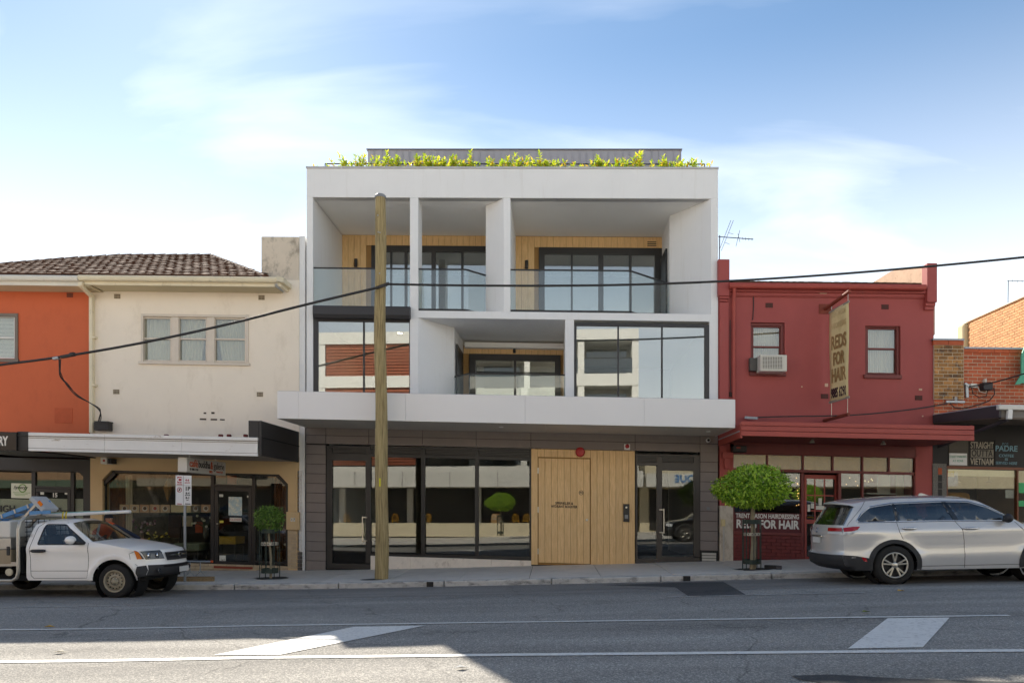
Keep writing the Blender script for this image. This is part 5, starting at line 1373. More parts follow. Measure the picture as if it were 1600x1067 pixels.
# ---------------------------------------------------------------- far brick gable wall, receding
fw_ = thing('far_brick_building', 'sunlit orange brick side wall of a taller building behind the brick shop', 'building', (14.0, 8, .5))
FX = 14.0
fy0 = FX / ((1512 - 863.2) / F) + CY; 
def fpix(py, px_): # height of a pixel on plane x = FX
    lo, hi = -10, 60
    for _ in range(50):
        m_ = (lo + hi) / 2
        if X(px_, m_) > FX: hi = m_
        else: lo = m_
    return (lo + hi) / 2, Zp(px_, py, (lo + hi) / 2)
yF, zF = fpix(502, 1512.5); yN, zN = fpix(462, 1600)
br_o = mat('orange_brick', 'cf9b6c', .85, var=.14, vs=9, hue=.14, bump=.1, bs=60)
mb = MB(); mb.box(FX + .004, FX + 5, yN - 2.6, yF, .2, zF - .05, False); fo2 = mb.build('wall', mat('far_mortar', 'b08a64', .95, var=.1), fw_)
bme = MB(); bme.box(-.02, .0, 0, .228, 0, .074, False); bmesh_ = bme.mesh('brick'); bmesh_.materials.append(br_o)
nb_ = 0
zlow = fpix(548, 1600)[1] - .1
r_ = 0
while zF - .086 * (r_ + 1) > zlow:
    y = yF - .24 - (.12 if r_ % 2 else 0)
    while y > yN - .5:
        z = zF - .086 * (r_ + 1)
        o = bpy.data.objects.new('brick', bmesh_); COL.objects.link(o); o.parent = fo2; o.matrix_parent_inverse = Matrix.Identity(4)
        o.location = (FX + .01 - rnd.uniform(0, .006), y, z); nb_ += 1
        y -= .24
    r_ += 1
print('far bricks', nb_)
mb = MB(); mb.box(FX - .05, FX + 5, yN - 2.6, yF + .05, zF - .04, zF, False); mb.build('coping', mat('far_coping', 'd8cfc0', .7), fw_)
mb = MB(); mb.box(FX - .12, FX + .2, yF + .02, yF + .5, .2, zF - .02, False); mb.build('corner_render', mat('corner_cream', 'cdbf9a', .8, var=.05), fw_, bev=.1)
# ================================================================== SHOP 15 (under the orange building)
dk = mat('shop_dark', '2d2722', .6, var=.08)
chamfer_wall(oran, 'shop_wall', dk, -90, 141, 706, 898, -70, 130, 735, 8, .0, .3, 70)
mb = MB(); mb.px(-70, 733, 130, 737, .08, .2, 70); mb.px(49, 737, 55, 890, .08, .2); mb.px(110, 737, 115.5, 890, .08, .2); mb.px(55, 759.5, 110, 763, .08, .2); mb.px(-70, 868, 50, 873, .08, .2); mb.px(115, 868, 130, 873, .08, .2)
f15 = mb.build('shopfront_frame', dk, oran)
frosty = mat('frosted_film', 'b9bba4', .5, var=.05, vs=2)
for a, t, b, u in ((-70, 737, 49, 868), (55, 737, 110, 759.5), (115.5, 737, 130, 868)):
    g = MB(); g.px(a, t, b, u, .12, .13); g.build('pane', glass_shop, f15)
for a, t, b, u in ((-70, 778.5, 49, 868), (115.5, 779, 130, 868)):
    mb = MB(); mb.px(a, t, b, u, .14, .145); mb.build('frosted_film', frosty, f15)
mb = MB(); mb.px(56, 763.5, 109.5, 769, .07, .15); mb.px(56, 769, 60, 888, .071, .15); mb.px(105, 769, 109.5, 888, .071, .15); mb.px(60, 875, 105, 888, .07, .15)
d15 = mb.build('door', dk, oran, bev=.004)
g = MB(); g.px(60, 769, 105, 875, .1, .11); g.build('pane', glass_shop, d15)
mb = MB(); mb.px(60, 778.5, 105, 875, .115, .12); mb.build('frosted_film', frosty, d15)
p = P(85.5, 773.5, .09); text('lettering', '15', (p.x, .095, p.z), .16, lw, d15, bold=.004)
for k, (s_, py_) in enumerate((('Myotherapy', 793.5), ('Remedial Therapy', 797.5), ('and Dental Therapy', 801.5))):
    p = P(78, py_, .09); text('lettering', s_, (p.x, .095, p.z), .075, ink, d15, bold=.002, align='LEFT', sx=.9)
p = P(24, 795, .11); text('lettering', 'HIGH', (p.x, .115, p.z), .26, ink, f15, align='RIGHT', bold=.006)
mb = MB(); mb.px(17.5, 755, 49, 778, .1, .11); ps_ = mb.build('poster', mat('poster_cream', 'cfcdb8', .7, var=.06), f15)
p = P(35, 762.5, .09); mb = MB(); mb.lathe([(.12, 0), (.12, -.004), (.09, -.004), (.09, 0)], (p.x, .098, p.z), 'y', 20, True); mb.build('logo_ring', mat('poster_green2', '6f8f4a', .7), ps_)
text('lettering', 'Synergy', (p.x - .06, .094, p.z + .02), .13, ink, ps_, shear=.3)
for k in range(3): 
    mb = MB(); mb.px(20 + k * 2, 769 + k * 2.2, 47 - k * 4, 769.8 + k * 2.2, .095, .1); mb.build('print_line', mat('print_green', '7f9a5c', .7), ps_)
for a in (63, 101):
    mb = MB(); mb.px(a, 768.5 + (0 if a < 80 else .6), a + 5.5, 772.5, .085, .095); mb.build('sticker', pw, d15)
# awning of the orange building: black sign board and dark post
YO = -2.6
mb = MB(); mb.px(-90, 676, 44, 704.5, YO + .05, YO + .1, 20); mb.box(X(-90, YO), X(44, YO), YO + .1, 0, W(20, 704, YO), W(20, 702, YO)); mb.build('awning', dk, oran)
mb = MB(); mb.px(-90, 674.5, 25.5, 703.5, YO - .06, YO + .05, 10); sb = mb.build('sign_board', mat('black_gloss', '161515', .25, var=.05), oran, bev=.01)
p = P(12, 689.5, YO - .06); text('lettering', 'RY', (p.x, YO - .064, p.z), .30, lw, sb, align='RIGHT', bold=.012, sx=.62)
mb = MB(); mb.px(26.5, 674, 44, 704, YO, YO + .08, 35); mb.build('sign_end', charbox, oran, bev=.008)
mb = MB(); mb.px(25.5, 679, 44, 681, YO - .03, YO, 35); mb.build('sign_rail', mat('rail_black', '1c1b1b', .5), oran)
mb = MB(); mb.px(25.5, 699.5, 44, 701.5, YO - .03, YO, 35); mb.build('sign_rail', mat('rail_black', '1c1b1b', .5), oran)

# ================================================================== ACROSS THE STREET (seen only in the window reflections)
YO2 = -27.0
oz = road_z(0, -18) + .13
ow = mat('opposite_white', 'd9d6ce', .7, var=.04, vs=.6); odk = mat('opposite_dark', '2a2826', .5, var=.1); otc = mat('terracotta_slat', '8f4a2e', .7, var=.1, hue=.08); ocr = mat('opposite_cream', 'd2c6aa', .75, var=.05)
og = glass('opposite_glass', (.3, .33, .35), .12, 1.5)
opp = thing('opposite_apartments', 'white apartment block across the street, seen mirrored in the windows', 'building', (-4, YO2, oz))
def ob(x0, x1, y0, y1, z0, z1, name, m, parent): 
    mb = MB(); mb.box(x0, x1, y0, y1, z0, z1, False); return mb.build(name, m, parent)
ob(-15, 5.4, YO2 - 10, YO2 - 1.6, oz - .2, 12.8, 'wall', ow, opp)
for z in (3.6, 6.5, 9.4, 12.2): ob(-15, 5.4, YO2 - 1.6, YO2 + .1, z + oz, z + oz + .75, 'balcony_edge', ow, opp)
for x in (-15, -8.6, -2.0, 1.6, 5.0): ob(x, x + .4, YO2 - 1.6, YO2 + .05, 4.35 + oz, 12.2 + oz, 'pier', ow, opp)
for k in range(3):
    for x in (-8.1, -5.0, 2.2): ob(x, x + 2.6, YO2 - 1.62, YO2 - 1.52, 4.4 + 2.9 * k + oz, 6.2 + 2.9 * k + oz, 'window', og, opp)
for k in range(3):
    for x in (-8.2, -1.6, 2.0):
        w_ = 6.2 if x < -5 else (3.2 if x < 0 else 3.0)
        ob(x, x + w_, YO2 + .02, YO2 + .05, 4.4 + 2.9 * k + oz, 5.3 + 2.9 * k + oz, 'balcony_glass', og, opp); ob(x, x + w_, YO2 + .0, YO2 + .06, 5.3 + 2.9 * k + oz, 5.36 + 2.9 * k + oz, 'handrail', odk, opp)
tp = ob(-14.6, -8.7, YO2 - .3, YO2 - .1, 4.4 + oz, 12.2 + oz, 'slat_backing', odk, opp)
for k in range(40): ob(-14.6, -8.7, YO2 - .1, YO2 - .02, 4.45 + oz + k * .195, 4.45 + oz + k * .195 + .15, 'slat', otc, tp)
ob(-15.2, 5.5, YO2 - .6, YO2 + 1.6, 3.0 + oz, 3.95 + oz, 'awning', ow, opp)
for k in range(7): ob(-15.2 + k * 2.96, -15.17 + k * 2.96, YO2 + 1.6, YO2 + 1.605, 3.0 + oz, 3.95 + oz, 'joint', odk, opp)
ob(-15, 5.4, YO2 - 1.6, YO2 - 1.5, oz, 3.0 + oz, 'shopfront', odk, opp)
for x in (-14, -9.5, -5, -.5, 4): ob(x, x + .35, YO2 - 1.5, YO2 - 1.1, oz, 3.0 + oz, 'column', ow, opp)
lw1 = ob(-15, 4.2, YO2 + .2, YO2 + .5, oz - .1, oz + .75, 'planter_wall', ocr, opp)
ob(-15, 4.2, YO2 - 1.5, YO2 + .2, oz - .1, oz + .42, 'terrace', conc, opp)
op2 = thing('opposite_shop', 'low cream shop row across the street, seen mirrored in the entrance door', 'building', (14, YO2, oz))
ob(5.6, 34, YO2 - 9, YO2 - 1, oz - .2, 6.4, 'wall', ocr, op2); ob(6.2, 33, YO2 - 1, YO2 - .9, oz + .3, oz + 2.9, 'shopfront', odk, op2)
text('lettering', 'DIQUE', (8.3, YO2 + 1.64, oz + 3.45), .62, mat('sign_blue', '3f7fb8', .5), op2, rot=(math.pi / 2, 0, math.pi), bold=.01)
ob(5.7, 24, YO2 - .6, YO2 + 1.6, 3.0 + oz, 3.8 + oz, 'awning', ow, op2)
op3 = thing('opposite_brick_house', 'brown brick building across the street beyond the white block, seen mirrored', 'building', (-24, YO2, oz))
ob(-46, -15.4, YO2 - 9, YO2 - .4, oz - .2, 8.2, 'wall', mat('opposite_brown', '9b7a5c', .8, var=.1), op3); ob(-40, -16, YO2 - .4, YO2 - .3, oz + .3, oz + 2.9, 'shopfront', odk, op3)
ob(-40, -27, YO2 - .6, YO2 + 1.2, 3.0 + oz, 3.5 + oz, 'awning', mat('opposite_green', '4a5a48', .7), op3); ob(-26.5, -16, YO2 - .6, YO2 + 1.2, 3.1 + oz, 3.6 + oz, 'awning', mat('opposite_beige', '8d8474', .7), op3)
for x in (-38, -33, -28, -23, -18.6): ob(x, x + 1.6, YO2 - .42, YO2 - .34, 5 + oz, 6.6 + oz, 'window', og, op3)
# cafe furniture over there
yel = mat('yellow_paint', 'd9a017', .45, var=.05)
def chair(x, y, rz, label):
    t = thing('cafe_chair', label, 'chair', (x, y, oz + .42), (0, 0, rz), 'yellow chairs across the street')
    mb = MB(); mb.lathe([(.2, .44), (.21, .45), (.2, .47)], (0, 0, 0), 'z', 16); mb.build('seat', yel, t, local=True)
    mb = MB(); mb.tube([(-.18, .17, .45), (-.18, .2, .75), (-.1, .22, .87), (.1, .22, .87), (.18, .2, .75), (.18, .17, .45)], .014, 6)
    for q in (-.08, 0, .08): mb.tube([(q, .19, .46), (q, .22, .87)], .008, 5)
    mb.build('backrest', yel, t, local=True)
    for sx in (-1, 1):
        for sy in (-1, 1): 
            mb = MB(); mb.tube([(sx * .15, sy * .15, .45), (sx * .2, sy * .2, 0)], .013, 6); mb.build('leg', yel, t, local=True)
for k, (x, rz) in enumerate(((-13.2, 2.6), (-10.9, 3.6), (-10.1, 3.0), (-8.0, 3.3), (-2.3, 2.9), (-1.7, 3.4))): chair(x, YO2 - .15, rz, ['first', 'second', 'third', 'fourth', 'fifth', 'sixth'][k] + ' yellow bentwood chair from the left across the street, seen mirrored')
br = thing('wine_barrel', 'oak wine barrel on the terrace across the street, seen mirrored', 'barrel', (-3.6, YO2 - .25, oz + .42))
mb = MB(); mb.lathe([(.26, 0), (.31, .25), (.33, .45), (.31, .65), (.26, .9)], (0, 0, 0), 'z', 20); mb.build('staves', wood('barrel_oak', 'b08a55', '8a6538'), br, local=True, smooth=True)
for z in (.1, .3, .6, .8):
    r_ = .26 + .075 * math.sin(math.pi * z / .9); mb = MB(); mb.lathe([(r_ + .012, z - .025), (r_ + .012, z + .025)], (0, 0, 0), 'z', 20); mb.build('hoop', gal, br, local=True)
# ================================================================== STREET: POLE, CABLES, TREES, SIGNS
tpole = wood('weathered_pole', 'a8966c', '6a5b3d', .9, (11, 11, .38), 0)
px0 = P(596.5, 903, -2.5); bz = path_z(px0.x, -2.5)
pole = thing('power_pole', 'tall weathered timber power pole standing at the kerb before the white building', 'pole', (px0.x, -2.5, bz))
mb = MB(); pts = []; rs_ = []
for i in range(25):
    f = i / 24; py = lerp(907, 308, f); q = P(lerp(596, 594.5, f) + .9 * math.sin(f * 7) + .7 * math.sin(f * 17), py, -2.5); pts.append(q); rs_.append(lerp(.158, .122, f ** .9) * (1 + .03 * math.sin(f * 23)))
pts[0].z = bz - .02
mb.tube(pts, rs_, 20); po_ = autosmooth(mb.build('shaft', tpole, pole), 60)
mb = MB(); q = pts[-1]; mb.lathe([(.128, -.03), (.13, .02), (.10, .05), (0, .06)], q, 'z', 18); autosmooth(mb.build('cap', mat('pole_cap', '7f8286', .6), pole))
for py_, dx in ((340, -.03), (366, -.02), (430, .01), (367, .02)):
    c = P(594.5, py_, -2.5); mb = MB(); mb.lathe([(.018, 0), (.012, -.02), (0, -.022)], (c.x + dx, -2.63, c.z), 'y', 8); mb.build('bolt', gal, pole)
c0 = P(593.5, 753, -2.66); mb = MB(); mb.box(c0.x - .014, c0.x + .014, -2.67, -2.635, c0.z - .1, c0.z + .09, False); mb.build('paint_mark', mat('mark_yellow', 'd8d21c', .6, var=.05), pole)
c0 = P(607, 443, -2.62); mb = MB(); mb.bar(P(588, 450, -2.66), P(608, 443, -2.66), .05, .06); mb.build('cable_clamp', charbox, pole)
mb = MB(); pit = [(px0.x + .3 * math.cos(a) * (1.2 if math.cos(a) < 0 else .7) - .12, -2.62 + .17 * math.sin(a)) for a in [k * math.pi / 8 for k in range(16)]]
mb.add([(x, y, path_z(x, y) + .006) for x, y in pit], [tuple(range(16))]); mb.build('asphalt_collar', tar_new, pole, fix=True)
cab = mat('aerial_cable', '262424', .6, var=.1)
def smooth(pts, n=8):
    out = []; m = len(pts)
    for i in range(m - 1):
        p0, p1, p2, p3 = pts[max(i - 1, 0)], pts[i], pts[i + 1], pts[min(i + 2, m - 1)]
        for k in range(n):
            t = k / n; out.append(.5 * ((2 * p1) + (p2 - p0) * t + (2 * p0 - 5 * p1 + 4 * p2 - p3) * t * t + (3 * p1 - p0 - 3 * p2 + p3) * t ** 3))
    out.append(pts[-1]); return out
ca = thing('aerial_cable', 'thick black overhead cable sagging from the timber pole across all facades', 'cable', P(596, 446, -2.66))
mb = MB(); mb.tube(smooth([P(a, b, -2.7) for a, b in ((-120, 585), (0, 570), (95, 557.5), (220, 536), (350, 508), (480, 475.5), (590, 449.5))]), .03, 8); autosmooth(mb.build('left_span', cab, ca), 60)
mb = MB(); mb.tube(smooth([P(a, b, -2.7) for a, b in ((604, 444), (720, 446), (860, 446.5), (1000, 444.5), (1150, 438.5), (1300, 429), (1450, 416.5), (1600, 402), (1760, 384))]), .026, 8); autosmooth(mb.build('right_span', cab, ca), 60)
mb = MB(); mb.bar(P(83, 560.5, -2.7), P(92, 559, -2.7), .09, .07); mb.build('cable_joint', gal, ca, bev=.02)
mb = MB(); mb.bar(P(95, 558, -2.7), P(118, 553.5, -2.7), .075, .075); mb.bar(P(110, 554.5, -2.7), P(117, 553, -2.7), .11, .09); mb.build('cable_joint', cab, ca, bev=.02)
mb = MB()
for k, d in enumerate(((0, 0), (3, 1), (1.2, 3))):
    mb.tube(smooth([P(92 + d[0], 561, -2.7), P(92.5 + d[0] * .6, 575, -2.6), P(94 + d[1], 588, -2.5), P(104 + d[0], 600 + d[1], -1.9), P(120, 616 + d[1], -1.2), P(140, 629, -.5), P(152 + d[1], 637 + d[0] * .5, -.3), P(157, 643 + d[0], -.25), P(155 + d[1], 652, -.2), P(153 + d[1], 661, -.15)]), .011, 6)
mb.build('service_drop', cab, ca)
sc2 = thing('service_cable', 'thin black service cable running low along the red wall to the brick shop', 'cable', P(1320, 650, -.2))
mb = MB(); mb.tube(smooth([P(1165, 653, -.12), P(1210, 651, -.3), P(1330, 648.5, -.6), P(1420, 640, -.5), P(1480, 630.5, -.15)]), .016, 6); mb.build('lower_span', cab, sc2)
mb = MB(); mb.tube(smooth([P(1515, 604, -.15), P(1550, 598, -1.0), P(1600, 584, -2.2), P(1700, 556, -4)]), .016, 6); mb.build('upper_span', cab, sc2)
mb = MB(); mb.bar(P(1164, 652, -.1), P(1184, 653.5, -.25), .06, .06); mb.build('insulator', gal, sc2)

# ---------------------------------------------------------------- foliage
def leaf_mat(name, cols, tr=.35):
    m = bpy.data.materials.new(name); m.use_nodes = True; n, l = m.node_tree.nodes, m.node_tree.links
    b = n['Principled BSDF']; b.inputs['Roughness'].default_value = .42
    geo = n.new('ShaderNodeNewGeometry')
    cr = n.new('ShaderNodeValToRGB'); els = cr.color_ramp.elements
    while len(els) < len(cols): els.new(.5)
    for i, c in enumerate(cols): els[i].position = i / (len(cols) - 1); els[i].color = H(c)
    l.new(geo.outputs['Random Per Island'], cr.inputs[0]); l.new(cr.outputs[0], b.inputs['Base Color'])
    t = n.new('ShaderNodeBsdfTranslucent'); mu = n.new('ShaderNodeMixRGB'); mu.blend_type = 'MULTIPLY'; mu.inputs[0].default_value = 1; mu.inputs[2].default_value = (1.3, 1.25, .6, 1)
    l.new(cr.outputs[0], mu.inputs[1]); l.new(mu.outputs[0], t.inputs[0])
    mx = n.new('ShaderNodeMixShader'); mx.inputs[0].default_value = tr
    l.new(b.outputs[0], mx.inputs[1]); l.new(t.outputs[0], mx.inputs[2]); l.new(mx.outputs[0], n['Material Output'].inputs[0])
    return m
lf_r = leaf_mat('ficus_leaf', ['4f741e', '729a2a', '97bd3a', 'c3dc5c', '628a26'])
lf_l = leaf_mat('ficus_leaf_dark', ['37551c', '4a6d26', '658a34', '84a548', '405f20'], .25)
lf_p = leaf_mat('photinia_leaf', ['6f8f2c', '93ab34', 'b6c644', 'd3d356', 'c9984a'], .5)
bark = mat('trunk_bark', '8b8069', .85, var=.2, vs=9, bump=.3, bs=40)
def leaf(mb, p, d, n_, L, wd, curl=.15):
    d = d.normalized(); s_ = d.cross(n_); s_ = s_.normalized() if s_.length > 1e-4 else d.orthogonal().normalized(); n2 = s_.cross(d)
    a = p; b1 = p + d * L * .45 + s_ * wd / 2 + n2 * curl * L * .3; b2 = p + d * L * .45 - s_ * wd / 2 + n2 * curl * L * .3; c = p + d * L - n2 * curl * L * .5
    i = len(mb.v); mid = p + d * L * .5
    mb.add([a, b1, c, b2], [(0, 1, 2), (0, 2, 3)])
def rv(r): 
    while True:
        v = Vector((r.uniform(-1, 1), r.uniform(-1, 1), r.uniform(-1, 1)))
        if .05 < v.length < 1: return v.normalized()
def crown(mb, c, rx, ry, rz, n, L, seed, flat=0.0, shell=.72):
    r = random.Random(seed); lumps = [(rv(r), r.uniform(-.13, .13)) for _ in range(40)]
    for _ in range(n):
        d = rv(r); k = 1.0
        for ld, am in lumps:
            q = d.dot(ld)
            if q > .86: k += am * (q - .86) / .14
        k *= (r.uniform(shell, 1.0) ** .6 if r.random() < .72 else r.uniform(.3, .8)) * (.93 + .07 * r.random())
        zf = d.z
        if flat and zf < 0: zf *= flat
        if r.random() < .07: k *= r.uniform(1.03, 1.12)
        p = Vector(c) + Vector((d.x * rx * k, d.y * ry * k, zf * rz * k))
        o = (d + rv(r) * .75 + Vector((0, 0, .15))).normalized()
        leaf(mb, p, (rv(r) + d * .6 + Vector((0, 0, -.25))), o, L * r.uniform(.55, 1.35), L * r.uniform(.4, .6))
def guard_tree(name, label, px_, base_py, cpx, cpy, rx, rz, Y, nleaf, L, lm, seed, gpx, gt, gb, group=None, flat=.8):
    b = P(px_, base_py, Y); bz = path_z(b.x, Y)
    t = thing(name, label, 'tree', (b.x, Y, bz), group=group)
    k = depth(b.x, Y) / F; cc = P(cpx, cpy, Y); Rx, Rz = rx * k, rz * k
    mb = MB(); crown(mb, cc, Rx, Rx * .95, Rz, nleaf, L, seed, flat); mb.build('crown', lm, t)
    mb = MB(); r = random.Random(seed + 1)
    base = Vector((b.x, Y, bz)); fork = Vector((cc.x, Y, cc.z - Rz * .55))
    mb.tube([base, base.lerp(fork, .4) + Vector((.02, 0, 0)), base.lerp(fork, .8) + Vector((-.015, 0, 0)), fork], [.075, .06, .05, .05] if rx > 40 else [.03, .03, .028, .028], 10)
    for _ in range(12):
        d = rv(r); d.z = abs(d.z) * .6 + .1; e = fork + Vector((d.x * Rx * .8, d.y * Rx * .8, d.z * Rz * 1.1)); mb.tube([fork - Vector((0, 0, .05)), fork.lerp(e, .5) + Vector((0, 0, .04)), e], [.028, .018, .008], 6)
    autosmooth(mb.build('trunk', bark, t), 60)
    return t, base
grn = mat('guard_green', '26332a', .6, var=.1)
def guard(t, base, px_, half, rows, Y, gtop, gbot, band):
    k = depth(base.x, Y) / F; cx = X(px_, Y); h = half * k
    zt, zb = Zp(px_, gtop, Y), base.z
    g = MB()
    gp = MB()
    for i, a in enumerate([math.pi / 4 + q * math.pi / 2 for q in range(4)]):
        q0 = Vector((cx + h * 1.25 * math.cos(a), Y + h * 1.25 * math.sin(a), zb)); q1 = Vector((q0.x, q0.y, zt)); m_ = MB(); m_.tube([q0, q1], .012, 6); m_.build('guard_post', grn, t)
    for i, a in enumerate([q * math.pi / 2 for q in range(4)]):
        q0 = Vector((cx + h * 1.0 * math.cos(a), Y + h * 1.0 * math.sin(a), Zp(px_, gbot, Y))); q1 = Vector((q0.x, q0.y, zt)); m_ = MB(); m_.tube([q0, q1], .009, 6); m_.build('guard_rod', grn, t)
    for (r0, r1), m_ in rows:
        z0, z1 = Zp(px_, r1, Y), Zp(px_, r0, Y); mb = MB(); mb.lathe([(h * 1.02, z0 - zb), (h * 1.02, z1 - zb), (h * .98, z1 - zb), (h * .98, z0 - zb)], (cx, Y, zb), 'z', 20, True); mb.build('guard_band', m_, t)
    a0 = rows[band][0]; z = Zp(px_, (a0[0] + a0[1]) / 2, Y)
    for q in (-.6, -.2, .2, .6):
        mb = MB(); mb.lathe([(.014, 0), (.014, -.006)], (cx + h * q, Y - h * math.sqrt(1 - q * q) * 1.03, z), 'y', 8); mb.build('reflector', charbox, t)
gsil = mat('band_silver', 'a59f92', .4, metal=.5, var=.1)
tr_, bs_ = guard_tree('street_tree', 'clipped green street tree with wide crown and steel guard beside the silver car', 1176, 889, 1177, 766, 57, 40, -2.3, 8200, .085, lf_r, 5, 1174, 812, 890, 'clipped street trees', .66)
guard(tr_, bs_, 1174.5, 12.5, [((811.5, 818), grn), ((832, 836.5), gsil), ((873.5, 880.5), grn)], -2.3, 811, 878, 1)
tl2, bs2 = guard_tree('street_tree', 'small round clipped tree in a steel guard before the cafe door', 423, 906, 420.5, 809.5, 23.5, 19.5, -2.0, 2600, .06, lf_l, 9, 421, 826, 905, 'clipped street trees', 1.0)
guard(tl2, bs2, 421.5, 13, [((826, 832.5), grn), ((846.5, 851.5), gsil), ((887.5, 894.5), grn)], -2.0, 826, 890, 1)
for t_, base, m_ in ((tr_, bs_, soil), (tl2, bs2, soil)):
    mb = MB(); n_ = 20; vs = [(base.x + .02 + (.42 + .08 * math.sin(3 * k)) * math.cos(2 * math.pi * k / n_), base.y + (.30 + .05 * math.sin(5 * k)) * math.sin(2 * math.pi * k / n_)) for k in range(n_)]
    mb.add([(x, y, path_z(x, y) + .007) for x, y in vs], [tuple(range(n_))]); mb.build('tree_pit', m_, t_, fix=True)
# the mirrored street tree across the road
ot = thing('street_tree', 'clipped tree across the street, seen mirrored in the shop window', 'tree', (-7.5, -19.4, road_z(-7.5, -18) + .13), group='clipped street trees')
for o_ in list(tr_.children):
    if o_.name.split('.')[0] in ('crown', 'trunk', 'guard_post', 'guard_band'):
        c = o_.copy(); COL.objects.link(c); c.parent = ot
ot2 = copy_tree(ot); ot2.location = (9.5, -19.4, road_z(9.5, -18) + .13); ot2['label'] = 'clipped tree across the street, seen mirrored in the side light of the entrance'
# rooftop plants
def plant(px_, top, Y, seed, dens):
    r = random.Random(seed); x = X(px_, Y); t = thing('roof_plant', '', 'plant', S(x, Y, w_par - .12))
    zt = Zp(px_, top + 3.5, Y); z0 = t.location.z; h = zt - z0; mb = MB(); st = MB()
    for s_ in range(dens + 4):
        a = r.uniform(0, 6.28); sp = r.uniform(.0, .34); hh = h * r.uniform(.6, 1.0) if s_ else h
        e = Vector((x + sp * math.cos(a) * 1.5, Y + sp * math.sin(a) * .6, z0 + hh)); b = Vector((x + .03 * math.cos(a), Y, z0))
        st.tube([b, b.lerp(e, .5) + Vector((.01, 0, 0)), e], [.008, .006, .004], 5)
        k = int(hh / .024)
        for q in range(k):
            f = .3 + .7 * q / max(1, k - 1); p = b.lerp(e, f); aa = q * 2.4 + r.random(); d = Vector((math.cos(aa), math.sin(aa), .35 + .9 * (f > .85)))
            leaf(mb, p, d, Vector((0, 0, 1)), r.uniform(.08, .15), .05)
    mb.build('foliage', lf_p, t); st.build('stem', mat('plant_stem', '6a6a2c', .7), t)
    return t
spots = [(513, 255, 2), (541, 243, 4), (556, 241, 5), (586, 243, 5), (616, 233, 4), (634, 250, 4), (655, 240, 8), (672, 244, 6), (684, 249, 4), (702, 243, 6), (712, 244, 5), (725, 250, 3), (733, 234, 2), (741, 251, 4), (766, 247, 5), (789, 242, 5), (806, 250, 4), (824, 249, 4), (848, 236, 4), (852, 250, 5), (872, 248, 5), (897, 250, 5), (929, 243, 6), (943, 247, 5), (962, 250, 5), (978, 249, 4), (991, 236, 2), (1018, 249, 5), (1036, 247, 7), (1059, 245, 4), (1068, 252, 3), (1089, 247, 4)]
ordw = ['leftmost', 'second', 'third', 'fourth', 'fifth', 'sixth', 'seventh', 'eighth', 'ninth', 'tenth', 'eleventh', 'twelfth', 'thirteenth', 'fourteenth', 'fifteenth', 'sixteenth', 'seventeenth', 'eighteenth', 'nineteenth', 'twentieth', 'twenty-first', 'twenty-second', 'twenty-third', 'twenty-fourth', 'twenty-fifth', 'twenty-sixth', 'twenty-seventh', 'twenty-eighth', 'twenty-ninth', 'thirtieth', 'thirty-first', 'thirty-second']
for i, (a, b, d) in enumerate(spots):
    t = plant(a, b, .48, 40 + i, d)
    hgt = 'tall thin' if d <= 2 and b < 240 else ('small' if b > 248 else ('bushy' if d >= 6 else 'leafy'))
    t['label'] = f"{hgt} yellow-green plant on the roof parapet, {ordw[i]} plant from the left" if i else f"small yellow-green plant at the left end of the roof parapet"
    t['group'] = 'plants along the roof parapet'
# ---------------------------------------------------------------- parking sign
YP = -2.7
sp0 = P(289, 899, YP); psn = thing('parking_sign', 'white parking restriction sign on a grey steel post behind the ute', 'sign', (sp0.x, YP, path_z(sp0.x, YP)))
mb = MB(); mb.tube([(sp0.x, YP, path_z(sp0.x, YP)), (sp0.x, YP, Zp(289, 745, YP))], .03, 10); autosmooth(mb.build('post', mat('post_grey', '8a8d90', .45, metal=.4, var=.08), psn))
mb = MB(); mb.px(274.3, 742.5, 299, 789, YP - .045, YP - .035); pb = mb.build('plate', mat('sign_white', 'd9d9d9', .45, var=.02), psn, bev=.003)
rd_ = mat('sign_red2', 'a5162a', .5, var=0); gl = mat('sign_line', '6f6f70', .5, var=0)
def slab_px(a, t, b, u, m_, nm='print'):
    mb = MB(); mb.px(a, t, b, u, YP - .049, YP - .046); mb.build(nm, m_, pb)
def st(s_, px_, py_, size, m_, bold=.002, sx=1): p = P(px_, py_, YP - .05); return text('lettering', s_, (p.x, YP - .049, p.z), size, m_, pb, bold=bold, sx=sx)
slab_px(286.3, 743, 286.7, 788.5, gl); slab_px(275, 758, 298.5, 758.4, gl)
mb = MB(); c = P(280.3, 749.5, YP - .05); mb.box(c.x - .05, c.x + .05, YP - .05, YP - .046, c.z - .075 + R * c.x, c.z + .075 + R * c.x); mb.build('print', rd_, pb, bev=.02)
st('C', 280.3, 749.7, .14, MATS['sign_white'], .006); st('4-6', 292.5, 750, .07, rd_); st('MON-FRI', 292.5, 754, .03, rd_, .001); slab_px(276.5, 756, 284.5, 757.3, rd_); slab_px(276.5, 786.3, 284, 787.6, rd_); slab_px(289, 786.3, 297.5, 787.6, ink)
st('1P', 293, 763.5, .13, ink, .004); st('8-4', 293, 770.5, .07, ink); st('MON-FRI', 293, 773.6, .03, ink, .001); st('8-1', 293, 777.5, .07, ink); st('SAT', 293, 781, .03, ink, .001)
c = P(280.3, 765, YP - .05); mb = MB(); mb.lathe([(.06, 0), (.06, -.003), (.047, -.003), (.047, 0)], (c.x, YP - .046, c.z), 'y', 22, True); mb.bar((c.x - .035, YP - .048, c.z - .035), (c.x + .035, YP - .048, c.z + .035), .004, .012, (1, 0, -1)); mb.build('print', rd_, pb)
st('S', 280.3, 765, .08, ink, .003)
